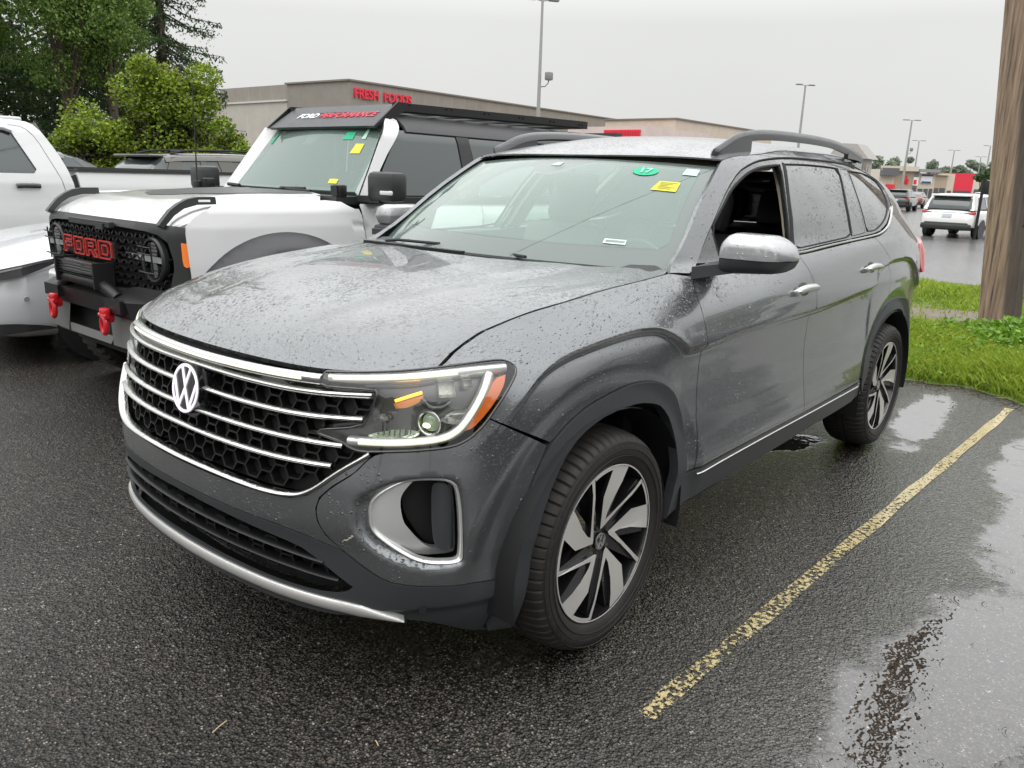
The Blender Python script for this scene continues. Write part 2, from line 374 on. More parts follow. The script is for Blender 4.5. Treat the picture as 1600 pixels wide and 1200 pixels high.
# ---- body surfaces of the big grey SUV (metres; x to the rear, front axle x=0, L = distance from centre plane) ----
def pch(x, y):
    """monotone cubic interpolator (pchip), works on arrays"""
    x=np.array(x,float); y=np.array(y,float); h=np.diff(x); d=np.diff(y)/h
    m=np.zeros(len(x)); m[0]=d[0]; m[-1]=d[-1]
    for i in range(1,len(x)-1):
        if d[i-1]*d[i]>0:
            w1=2*h[i]+h[i-1]; w2=h[i]+2*h[i-1]; m[i]=(w1+w2)/(w1/d[i-1]+w2/d[i])
    def f(q):
        q=np.asarray(q,float); qc=np.clip(q,x[0],x[-1])
        i=np.clip(np.searchsorted(x,qc,side='right')-1,0,len(h)-1)
        t=(qc-x[i])/h[i]; t2=t*t; t3=t2*t
        return (2*t3-3*t2+1)*y[i]+(t3-2*t2+t)*h[i]*m[i]+(-2*t3+3*t2)*y[i+1]+(t3-t2)*h[i]*m[i+1]
    return f
def sst(a,b,v):
    t=np.clip((v-a)/(b-a),0,1); return t*t*(3-2*t)
PL=[(-.935,0),(-.93,.16),(-.915,.32),(-.89,.46),(-.845,.60),(-.79,.70),(-.72,.785),(-.63,.855),(-.52,.908),(-.40,.942),(-.25,.966),(0,.984),(.5,.992),(1.5,.994),(2.5,.992),(3.0,.984),(3.35,.962),(3.6,.93),(3.8,.882),(3.93,.80),(4.02,.67),(4.08,.45),(4.11,.25),(4.12,0)]
_p=np.array(PL)
def _catmull(P,n=24):
    P=np.vstack([[P[0][0],-P[1][1]],P,[P[-1][0],-P[-2][1]]]); out=[]
    T=[0]
    for i in range(1,len(P)): T.append(T[-1]+np.linalg.norm(P[i]-P[i-1])**.5)
    for i in range(1,len(P)-2):
        t0,t1,t2,t3=T[i-1:i+3]
        for t in np.linspace(t1,t2,n,endpoint=False):
            A1=(t1-t)/(t1-t0)*P[i-1]+(t-t0)/(t1-t0)*P[i]; A2=(t2-t)/(t2-t1)*P[i]+(t-t1)/(t2-t1)*P[i+1]; A3=(t3-t)/(t3-t2)*P[i+1]+(t-t2)/(t3-t2)*P[i+2]
            B1=(t2-t)/(t2-t0)*A1+(t-t0)/(t2-t0)*A2; B2=(t3-t)/(t3-t1)*A2+(t-t1)/(t3-t1)*A3
            out.append((t2-t)/(t2-t1)*B1+(t-t1)/(t2-t1)*B2)
    out.append(P[-2]); return np.array(out)
_c=_catmull(_p)
_S=np.concatenate([[0],np.cumsum(np.linalg.norm(np.diff(_c,axis=0),axis=1))])
_tx=np.gradient(_c[:,0],_S); _ty=np.gradient(_c[:,1],_S); _n=np.hypot(_tx,_ty); _tx/=_n; _ty/=_n
for _ in range(6):
    _tx[1:-1]=(_tx[:-2]+2*_tx[1:-1]+_tx[2:])/4; _ty[1:-1]=(_ty[:-2]+2*_ty[1:-1]+_ty[2:])/4
def s_of_x(x): # only where x rises monotonically along the curve
    return float(np.interp(x,_c[:,0],_S))
SMAX=float(_S[-1])
# inward offset table: columns are stations along s, rows z
ZL=[.15,.22,.30,.40,.46,.52,.60,.70,.80,.88,.95,1.0,1.04,1.08,1.12,1.17,1.21,1.245,1.27,1.40,1.55,1.62,1.66,1.70]
STN=[('s',0.0),('s',.62),('x',-.66),('x',-.35),('x',0.0),('x',.55),('x',1.6),('x',2.9),('x',3.6),('x',3.98),('e',0)]
TB=[
# .15  .22  .30  .40  .46  .52  .60  .70  .80  .88  .95  1.0  1.04 1.08 1.12 1.17 1.21 1.245 1.27 1.40 1.55 1.62 1.66 1.70
 [.20, .07, .015,.01, .01, .008,.0,  .008,.03, .05, .065,.085,.12, .17, .23, .3, .34, .38, .42, .55, .6,  .7, .8, .9],
 [.20, .08, .025,.012,.01, .008,.0,  .008,.028,.045,.06, .08, .115,.16, .21, .27,.31, .34, .37, .5,  .6,  .7, .8, .9],
 [.18, .10, .05, .02, .01, .005,.0,  .0,  .012,.028,.045,.07, .11, .16, .21, .25,.28, .31, .34, .5,  .6,  .7, .8, .9],
 [.10, .06, .03, .01, .005,.0,  .0,  .0,  .004,.012,.028,.05, .08, .12, .17, .22,.26, .29, .32, .45, .5,  .6, .7, .8],
 [.10, .06, .03, .01, .0,  .0,  .0,  .0,  .002,.006,.012,.022,.04, .066,.105,.17,.22, .26, .29, .40, .46, .52,.6, .8],
 [.14, .09, .05, .025,.012,.0,  .010,.020,.017,.010,.004,.006,.016,.032,.056,.10,.145,.18, .19, .243,.312,.345,.37,.43],
 [.14, .09, .05, .025,.012,.0,  .010,.020,.020,.014,.008,.003,.0,  .006,.018,.038,.058,.08, .10, .160,.235,.278,.310,.37],
 [.12, .08, .045,.02, .010,.0,  .004,.012,.014,.012,.008,.004,.0,  .003,.010,.022,.034,.048,.062,.132,.225,.275,.310,.37],
 [.10, .06, .03, .01, .0,  .0,  .004,.010,.012,.010,.006,.002,.002,.006,.012,.024,.042,.064,.082,.155, .225, .275,.32,.40],
 [.10, .06, .02, .0,  .0,  .0,  .02, .04, .05, .05, .05, .05, .055,.06, .07, .08, .10, .13,.16, .28, .42, .50,.56,.64],
 [.10, .06, .02, .0,  .0,  .0,  .04, .07, .08, .09, .10, .10, .11, .115,.12, .13, .15, .17, .20, .32, .46, .55,.62,.9]]
_sc=[]
for k,v in STN: _sc.append(v if k=='s' else (s_of_x(v) if k=='x' else SMAX))
_sc=np.array(_sc); _cols=[pch(ZL,c) for c in TB]
# crease line z(x)
CR=pch([-.62,-.5,-.416,-.34,-.228,-.13,.032,.15,.237,.308,.36,.40,.43,.5,.624,.932,1.63,2.2,2.457,2.502,2.6,2.826,3.0,3.142,3.338,3.45,3.6,3.75],
       [.78,.86,.93,.985,1.027,1.045,1.063,1.068,1.064,1.043,1.015,.985,.970,.968,.973,.988,.995,1.02,1.036,1.10,1.125,1.150,1.15,1.139,1.075,1.01,.94,.9])
def wall(s,z,off=0.0):
    s=np.asarray(s,float); z=np.asarray(z,float); s,z=np.broadcast_arrays(s,z)
    sg=np.where(s<0,-1.,1.); a=np.clip(np.abs(s),0,SMAX)
    px=np.interp(a,_S,_c[:,0]); py=np.interp(a,_S,_c[:,1]); tx=np.interp(a,_S,_tx); ty=np.interp(a,_S,_ty)
    n=np.hypot(tx,ty); tx=tx/n; ty=ty/n
    zz=z+ (.10*sst(2.3,4.0,px))*sst(1.25,1.6,z)
    cols=np.stack([c(zz) for c in _cols]); i=np.clip(np.searchsorted(_sc,a,side='right')-1,0,len(_sc)-2)
    t=(a-_sc[i])/(_sc[i+1]-_sc[i]); t=t*t*(3-2*t)*.5+t*.5
    d=np.take_along_axis(cols,i[None],0)[0]*(1-t)+np.take_along_axis(cols,(i+1)[None],0)[0]*t
    side=sst(-.60,-.30,px)*(1-sst(3.55,3.85,px))
    dz=CR(px)-z
    st=sst(.0,.028,dz)*(1-sst(.05,.40,dz))
    d=d+.021*st*side - .005*np.exp(-(dz/.03)**2)*side*(dz<0)
    # wheel arch flares
    for wx,w in ((0.,1.),(2.98,1.)):
        r=np.hypot((px-wx)*.97,z-.375)
        d=d+.020*(1-sst(.515,.60,r))*sst(.30,.5,z)*(np.abs(px-wx)<.75)
    nx=ty; ny=-tx   # inward normal: rotate tangent
    # outward normal = (-ty? ) choose so that at front (tangent +L) outward is -x
    ox=-ty; oy=tx
    ox=-ty; oy=tx
    X=px-(d-off)*ox*-1*-1; Y=py-(d-off)*oy
    return np.stack([X,-sg*Y,z],-1)   # driver side (s>0) is y<0
# hood
_fe=[]
for q in np.linspace(0,1.12,30):
    p=wall(q,1.018); _fe.append((p[0],-p[1]))
_fe=np.array(_fe)
def hood_front(L): return np.interp(L,_fe[:,1],_fe[:,0])
_E=pch([0,.04,.08,.17,.27,.37,.5,.7,.91,1.06,1.25,1.5],[1.010,1.036,1.062,1.100,1.127,1.147,1.166,1.188,1.207,1.220,1.234,1.25])
def hood(x,y,off=0.0):
    x=np.asarray(x,float); y=np.asarray(y,float); L=np.abs(y)
    u=np.maximum(x-hood_front(np.minimum(L,.80)),0)
    z=_E(u)-.012*sst(.55,.80,L)*sst(0,.3,u)
    # raised centre field bounded by soft ridges
    lr=.27+.26*sst(0,1.1,u)
    z=z+.008*(1-sst(lr-.025,lr+.045,L))*sst(.03,.3,u)-.004
    z=z-.005*(1-sst(.10,.20,np.abs(L-(lr+.12))))*sst(.1,.4,u)
    z=z+(np.interp(x,_hx,_hc))*sst(.45,.78,L)
    return np.stack(np.broadcast_arrays(x,y,z+off),-1)
HL=[(-.584,.768,1.031),(-.507,.764,1.072),(-.419,.767,1.106),(-.322,.776,1.127),(-.215,.788,1.147),(-.087,.805,1.164),(.111,.811,1.184),(.32,.826,1.201),(.473,.834,1.214)]
_hx=[-1,1]; _hc=[0,0]
_hc2=[c-float(hood(a,b)[2]) for a,b,c in HL]; _hx=[a for a,b,c in HL]; _hc=_hc2
# windscreen: u -1..1 (driver = +1), v 0 bottom .. 1 top
def glassf(u,v,off=0.0):
    u=np.asarray(u,float); v=np.asarray(v,float); a=np.abs(u)
    b=np.stack([.33+.26*a**2.2, -.812*u, 1.225-.016*a**2.5],-1)
    t=np.stack([.985+.14*a**2.2, -.669*u, 1.622-.024*a**2.2],-1)
    v_=v[...,None]; p=b*(1-v_)+t*v_
    p=p+np.array([-.55,0,.84])*(.03*(4*v*(1-v))*(1-.3*a**2)+off)[...,None]
    return p
_roofc=pch([.95,1.1,1.3,1.6,2.0,2.5,3.0,3.5,3.9,4.1],[1.626,1.668,1.712,1.750,1.766,1.769,1.756,1.725,1.68,1.63])
def roof(x,y,off=0.0):
    x=np.asarray(x,float); y=np.asarray(y,float); L=np.abs(y)
    fr=1.0+.13*(L/.67)**2.2; d=np.maximum(x-fr,0)
    z=_roofc(x)-(.075-.04*sst(1.7,1.0,x)*0-.035*(1-sst(1.0,1.6,x)))*(L/.66)**2.4
    z=np.where(x<1.6,np.minimum(z,z),z)
    return np.stack(np.broadcast_arrays(x,y,z+off),-1)
# ============================================================ materials for cars
PAINT=mat('grey metallic paint',(.182,.189,.196),.27,.8,coat=.9,crough=.02,drops=1.,noise=(3,.04))
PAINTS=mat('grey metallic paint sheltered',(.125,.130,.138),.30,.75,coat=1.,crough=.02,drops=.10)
CLAD=mat('dark textured plastic',(.040,.043,.046),.42,bump=(900,.25,.0006),drops=.25)
BLACKG=mat('gloss black',(.008,.008,.009),.12,coat=1.,drops=.12)
BLACK=mat('matt black',(.012,.012,.013),.6)
RUB=mat('tyre rubber',(.020,.018,.016),.62,bump=(260,.3,.001),noise=(18,.25))
CHROME=mat('satin chrome',(.62,.62,.605),.20,1.,drops=.2)
SILVER=mat('silver trim paint',(.72,.72,.71),.30,.7,drops=.2)
ALLOY=mat('machined alloy',(.72,.70,.67),.36,.6)
GLASSD=mat('privacy glass',(.035,.038,.040),.06,coat=1.,drops=.8)
WIND=glassmat('windscreen glass',(.97,1.,.98),1.,1.6,haze=.10)
CLEARG=glassmat('side glass',(.93,1.,.97),1.,1.45,haze=.01)
FARG=glassmat('far tinted glass',(.42,.55,.50),1.,1.45,haze=.10,bumpy=True)
LENS=glassmat('lamp lens',(.93,.94,.93),1.,1.45)
BEIGE=mat('beige trim',(.55,.48,.38),.8)
LEATH=mat('black leather',(.012,.012,.013),.45)
SEAMBLK=mat('rubber seal',(.006,.006,.006),.7)
LIT=mat('lit light strip',(.8,.8,.7),.4,emit=(1.,.95,.60),estr=.55)
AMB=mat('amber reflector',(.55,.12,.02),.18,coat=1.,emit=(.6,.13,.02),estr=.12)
AMBL=mat('lit amber lamp',(.9,.4,.02),.3,emit=(1,.42,.02),estr=2.0)
BADGEW=mat('badge white',(.85,.82,.86),.2,emit=(.9,.82,.92),estr=.35)
REDL=mat('red lamp',(.45,.012,.015),.12,coat=1.,emit=(.5,.01,.01),estr=.12)
DGREY=mat('dark grey lamp housing',(.10,.10,.10),.35,.3)
# ============================================================ parked grey SUV
car=empty('suv',label='grey metallic SUV wet with rain, headlights lit, driver window open, nearest the camera',cat='SUV')
S_=s_of_x
hoodline=[(.94,1.031),(1.024,1.072),(1.131,1.106),(1.244,1.127),(1.364,1.147),(1.501,1.164),(1.706,1.184),(1.918,1.201),(2.07,1.214)]
fdl=[(2.153,.495),(2.155,.65),(2.150,.80),(2.142,.90),(2.137,1.0),(2.140,1.08),(2.155,1.14),(2.18,1.17),(2.23,1.198)]
archF=[(2.092,.489),(2.082,.59),(2.055,.71),(1.985,.810),(1.906,.862),(1.826,.887),(1.719,.897),(1.614,.890),(1.484,.868),(1.394,.835),(1.31,.785),(1.274,.745),(1.246,.705),(1.21,.64),(1.178,.545),(1.150,.43),(1.128,.30),(1.118,.215)]
archFi=[(1.212,.20),(1.214,.30),(1.235,.46),(1.285,.62),(1.35,.725),(1.43,.785),(1.53,.818),(1.64,.830),(1.745,.828),(1.84,.808),(1.90,.784),(1.965,.725),(2.005,.65),(2.02,.56),(2.02,.45),(1.995,.335)]
archR=[(4.083,.513),(4.10,.60),(4.16,.70),(4.23,.775),(4.32,.83),(4.43,.872),(4.55,.895),(4.68,.903),(4.80,.895),(4.92,.868),(5.02,.80),(5.085,.70),(5.12,.58),(5.14,.46)]
archRi=[(5.07,.40),(5.06,.52),(5.02,.64),(4.96,.735),(4.87,.80),(4.75,.833),(4.60,.836),(4.46,.815),(4.34,.765),(4.26,.695),(4.20,.60),(4.17,.50),(4.16,.41)]
lampO=[(.573,1.009),(.75,1.020),(.929,1.031),(1.088,1.041),(1.15,1.042),(1.175,1.036),(1.191,1.024),(1.19,1.013),(1.179,.999),(1.135,.958),(1.092,.916),(1.075,.898),(1.052,.876),(1.016,.850),(.982,.836),(.948,.830),(.90,.827),(.785,.820),(.712,.814),(.674,.821),(.653,.835),(.545,.853),(.712,.880),(.735,.915),(.749,.968),(.74,.977),(.546,.972)]
_cx=np.linspace(-.62,3.78,150); _cs=np.array([s_of_x(x) for x in _cx])
FEAT=[list(zip(_cs,CR(_cx)+d)) for d in (.012,.005,0.,-.007,-.014,-.021,-.028,-.036,-.05)]
for _wx in (0.,2.98):
    for _r in (.515,.536,.557,.578,.60): FEAT.append([(s_of_x(_wx)+(_r/.97)*math.cos(t),.375+_r*math.sin(t)) for t in np.linspace(math.radians(-5),math.radians(185),70)])
# --- bonnet
hp=[(-.60,.765)]+[(a,b) for a,b,c in HL]+[(.575,.795),(.50,.72),(.44,.634),(.34,.50),(.28,.35),(.25,.18),(.245,0)]
front=[(float(_fe[i,0])+.004,float(_fe[i,1])) for i in range(0,30) if _fe[i,1]<.757]
half=hp+front
poly=[(x,-y) for x,y in half]; poly+=[(x,y) for x,y in half[::-1] if y>1e-6][0:]
def ordered():
    right=[(x,-y) for x,y in front]      # driver side edge, centre -> corner
    right+=[(x,-y) for x,y in hp]
    left=[(x,y) for x,y in hp[::-1][1:]]+[(x,y) for x,y in front[::-1][:-1]]
    return right+left
BON=panel('hood',ordered(),hood,PAINT,car,step=.028,shrink=.003,rnd=0,th=.02)
# --- fenders
fen=[archF[0]]+archF[1:11]+[(1.075,.898),(1.092,.916),(1.135,.958),(1.179,.999),(1.19,1.013),(1.191,1.024),(1.175,1.036),(1.15,1.042),(1.088,1.041),(.95,1.033)]+hoodline[1:]+[(2.10,1.216),(2.20,1.201)]+fdl[::-1]
panel('fender',fen,wall,PAINT,car,feat=FEAT,step=.013,rnd=1,both=True)
# --- front bumper: corner panel with the scooped vent, centre strip
rec=[(.686,.646),(.688,.673),(.708,.698),(.752,.725),(.795,.744),(.842,.755),(.902,.759),(.945,.755),(.972,.746),(.990,.729),(1.0,.69),(1.006,.618),(1.010,.519),(1.010,.49),(.999,.477),(.961,.468),(.882,.478),(.816,.498),(.761,.526),(.718,.557),(.695,.587),(.686,.614)]
fog=[(.737,.651),(.742,.678),(.759,.697),(.781,.714),(.806,.728),(.83,.739),(.859,.745),(.902,.746),(.941,.742),(.963,.734),(.978,.719),(.986,.69),(.992,.643),(.996,.571),(1.0,.505),(.994,.493),(.972,.489),(.915,.494),(.882,.502),(.855,.513),(.816,.537),(.784,.560),(.752,.587),(.739,.61)]
recR=chaikin(rec,2)
RIN=[tuple(q) for q in prep(rec,.012,.022,2)]; RIN.append(RIN[0])
def scoop(a,b):
    a=np.asarray(a,float);b=np.asarray(b,float)
    d=pdist(np.atleast_1d(a),np.atleast_1d(b),recR); i=inpoly(np.atleast_1d(a),np.atleast_1d(b),recR)
    v=-np.where(i,np.minimum(d/.022,1)**1.3*.020,0)
    r=.030*sst(.46,.40,np.atleast_1d(b))*0
    return (v-r).reshape(a.shape)
seam=[(.695,.757),(.632,.714),(.594,.678),(.583,.645),(.589,.609),(.615,.569),(.662,.531),(.714,.492),(.78,.448)]
bump=[(1.299,.781),(1.075,.898),(1.052,.876),(1.016,.850),(.982,.836),(.948,.830),(.90,.827),(.785,.820),(.74,.806)]+seam+[(.848,.433),(.949,.423),(1.056,.411),(1.150,.405),(1.178,.545),(1.21,.64),(1.246,.705),(1.274,.745)]
panel('front_bumper',bump,wall,PAINT,car,holes=[fog],off=scoop,step=.012,rnd=1,both=True,feat=[list(recR)+[recR[0]],RIN]+FEAT[-10:])
cen=[(.74,.806),(.649,.752),(.554,.679),(.501,.662),(.44,.657),(.30,.655),(0,.655)]
cenlo=[(0,.578),(.20,.576),(.443,.572),(.532,.562),(.612,.545),(.662,.531)]
cp=cen[::-1]+seam+[]  # centre top -> corner -> down the seam
cp=[(0,.655),(.30,.655),(.44,.657),(.501,.662),(.554,.679),(.649,.752),(.74,.806)]+seam[:7]+cenlo[::-1][1:]
full=cp+[(-a,b) for a,b in cp[::-1] if a>1e-6]
panel('front_bumper',full,wall,PAINT,car,step=.03,rnd=0)
# --- lower cladding round the lower grille
lg=[(0,.552),(.221,.545),(.455,.530),(.55,.512),(.684,.423),(.66,.398),(.56,.388),(.441,.390),(.20,.396),(0,.400)]
cl=[(0,.578),(.20,.576),(.443,.572),(.532,.562),(.612,.545),(.662,.531),(.714,.492),(.78,.448),(.848,.433),(.949,.423),(1.056,.411),(1.150,.405),(1.128,.30),(1.118,.215),(1.160,.19),(1.073,.205),(.941,.270),(.842,.300),(.766,.318),(.73,.330),(.60,.322),(.384,.325),(.194,.330),(0,.333)]
cf=cl+[(-a,b) for a,b in cl[::-1] if a>1e-6]
lgf=lg+[(-a,b) for a,b in lg[::-1] if a>1e-6]
def clo(a,b):
    a=np.asarray(a,float); b=np.asarray(b,float)
    return .002-.018*sst(.352,.33,b)*(np.abs(a)>.7)*sst(.7,.8,np.abs(a))
panel('bumper_cladding',cf,wall,CLAD,car,holes=[lgf],off=clo,step=.022,rnd=1)
# underside lip
mb=MB(); X,n=along([(-1.1,.235),(-.95,.275),(-.8,.312),(-.6,.325),(0,.33),(.6,.325),(.8,.312),(.95,.275),(1.1,.235)],wall,-.02)
V=[];F=[]
for i,(p,q) in enumerate(zip(X,n)): V+=[p,p-q*.10-np.array([0,0,.02])]
for i in range(len(X)-1): F.append((2*i,2*i+1,2*i+3,2*i+2))
mesh('underbody_lip',V,F,BLACK,car)
# parking sensors in the cladding
for sd in (1,-1):
    for a,b in ((.885,.352),):
        p=wall(a,b,.004); q=p-wall(a,b,-.02); q/=np.linalg.norm(q)
        if sd<0: p[1]*=-1; q[1]*=-1
        MB().cyl(p,q,.011,.006,16).build('parking_sensor',BLACKG,car)
# --- lower grille: back panel, honeycomb, slats
GB=panel('lower_grille',lgf,wall,BLACK,car,off=-.055,step=.05,rnd=0,shrink=-.01,th=.0)
def honeycomb(poly,off,dx,dz,w,h,z0=0.,parent=None,tilt=0):
    mb=MB(); lo=np.min(poly,0); hi=np.max(poly,0); seg=[]
    rows=int((hi[1]-lo[1])/dz)+2; cols=int((hi[0]-lo[0])/dx)+2
    for r in range(-1,rows):
        for c in range(-cols,cols+1):
            x=c*dx+(r%2)*dx*.5; z=lo[1]+z0+r*dz; k=.17*dx
            seg+=[((x-k,z),(x+k,z)),((x+k,z),(x+dx*.5-k,z+dz)),((x+k,z),(x+dx*.5-k,z-dz))]
    for a,b in seg:
        a=np.array(a);b=np.array(b); m=np.array([a,b,(a+b)/2]); k=inpoly(m[:,0],m[:,1],poly)
        if not k.all(): continue
        t=(b-a)/np.linalg.norm(b-a); o=np.array([-t[1],t[0]])*w/2
        q=np.array([a-o,b-o,b+o,a+o]); f=wall(q[:,0],q[:,1],off); bk=wall(q[:,0],q[:,1],off-h)
        mb.add(list(f)+list(bk),[(0,1,2,3),(1,0,4,5),(3,2,6,7),(0,3,7,4),(2,1,5,6)],0,False)
    return mb
LGR=mat('grille plastic',(.005,.0052,.0055),.45,drops=.05)
honeycomb(lgf,-.012,.115,.042,.007,.03).build('grille_mesh',LGR,GB)
mb=MB()
for z,e in ((.500,.60),(.452,.645)):
    X,n=along([(-e,z-.012),(-e*.7,z+.003),(0,z+.006),(e*.7,z+.003),(e,z-.012)],wall,.0); sweep('x',X,n,.009,.03,None,mb=mb)
mb.build('grille_slat',LGR,GB)
# --- silver lower strip
X,n=along([(-.83,.313),(-.73,.342),(-.66,.357),(-.56,.362),(-.30,.368),(0,.370),(.30,.368),(.56,.362),(.66,.357),(.73,.342),(.83,.313)],wall,.010,rnd=2)
tp=np.clip((.84-np.abs(np.linspace(-.83,.83,len(X))))/.16,.12,1)
sweep('bumper_strip',X,n,.036,.022,mat('bumper strip silver',(.62,.61,.59),.38,.6,drops=.15),car,bulge=.15,taper=tp)
# --- main grille
gh=[(0,.975),(.546,.970),(.745,.978),(.749,.968),(.735,.915),(.712,.880),(.60,.862),(.653,.835),(.674,.821),(.724,.812),(.649,.758),(.577,.705),(.522,.682),(.47,.672),(.382,.668),(0,.672)]
gf=gh+[(-a,b) for a,b in gh[::-1] if a>1e-6]
GR=panel('grille',gf,wall,BLACK,car,off=-.055,step=.05,rnd=0,shrink=-.012,th=0)
honeycomb(gf,-.026,.108,.0265,.0052,.03,z0=.010).build('grille_mesh',LGR,GR)
for z,e,dz in ((.951,.735,.010),(.888,.712,.010),(.822,.655,.002),(.763,.625,.004)):
    pts=[(-e,z+dz),(-e*.7,z+.001),(-e*.35,z),(0,z+.002),(e*.35,z),(e*.7,z+.001),(e,z+dz)]
    X,n=along(pts,wall,-.002); sweep('grille_slat',X,n,.0195,.022,CHROME,GR,bulge=.45)
# gloss band between light bar and first slat
bd=[(-.745,.974),(-.55,.968),(0,.966),(.55,.968),(.745,.974),(.74,.966),(.55,.956),(0,.956),(-.55,.956),(-.74,.966)]
panel('grille_panel',bd,wall,BLACKG,GR,off=-.012,step=.03,rnd=0,shrink=0)
# light bar across the nose
bar=[(-.566,.975),(0,.966),(.566,.975),(.574,1.006),(.37,.999),(0,.995),(-.37,.999),(-.574,1.006)]
X,n=along([(-.565,.990),(-.3,.985),(0,.982),(.3,.985),(.565,.990)],wall,.003)
B1=sweep('light_bar',X,n,.030,.02,CHROME,car,bulge=.45)
X,n=along([(-.5,.988),(-.3,.985),(0,.982),(.3,.985),(.5,.988)],wall,.013); sweep('light_strip',X,n,.008,.004,LIT,B1)
# chrome frame under the grille
fr=[(.737,.812),(.649,.757),(.58,.702),(.53,.676),(.47,.667),(.38,.664),(.2,.668),(0,.668)]
X,n=along(fr+[(-a,b) for a,b in fr[::-1][1:]],wall,.004,rnd=3); sweep('grille_frame',X,n,.016,.02,CHROME,car,bulge=.45)
# --- badge on the grille
def emblem(mb,ctr,u,v,n,R,depth,mi=1,lw=.10):
    """ring with a V over a W, as strokes raised along n"""
    ctr=np.array(ctr);u=np.array(u);v=np.array(v);n=np.array(n)
    def strip(P,w):
        P=[np.array(p,float) for p in P]
        for a,b in zip(P[:-1],P[1:]):
            t=(b-a)/np.linalg.norm(b-a); o=np.array([-t[1],t[0]])*w/2; t=t*w*.28
            q=[a-o-t,b-o+t,b+o+t,a+o-t]
            top=[ctr+(u*p[0]+v*p[1])*R+n*depth for p in q]; bot=[ctr+(u*p[0]+v*p[1])*R for p in q]
            mb.add(top+bot,[(0,1,2,3),(1,0,4,5),(2,1,5,6),(3,2,6,7),(0,3,7,4)],mi)
    ring=[(math.cos(t)*.95,math.sin(t)*.95) for t in np.linspace(0,2*math.pi,49)]
    strip(ring,lw*.9)
    strip([(-.33,.86),(0,.10),(.33,.86)],lw); strip([(-.86,.33),(-.40,-.80),(0,-.02),(.40,-.80),(.86,.33)],lw)
bc=wall(0,.878,.010); bn=np.array([-1,0,.16]); bn/=np.linalg.norm(bn); bu=np.array([0,-1,0.]); bv=np.cross(bn,bu)*1.0
if bv[2]<0: bv=-bv
mb=MB(); mb.cyl(bc-bn*.010,bn,.079,.030,48,0); mb.cyl(bc-bn*.035,bn,.088,.035,48,0)
BD=mb.build('badge',BLACKG,GR)
mb=MB(); emblem(mb,bc+bn*.0055,bu,bv,bn,.074,.003,0,.13); mb.build('emblem',BADGEW,BD)
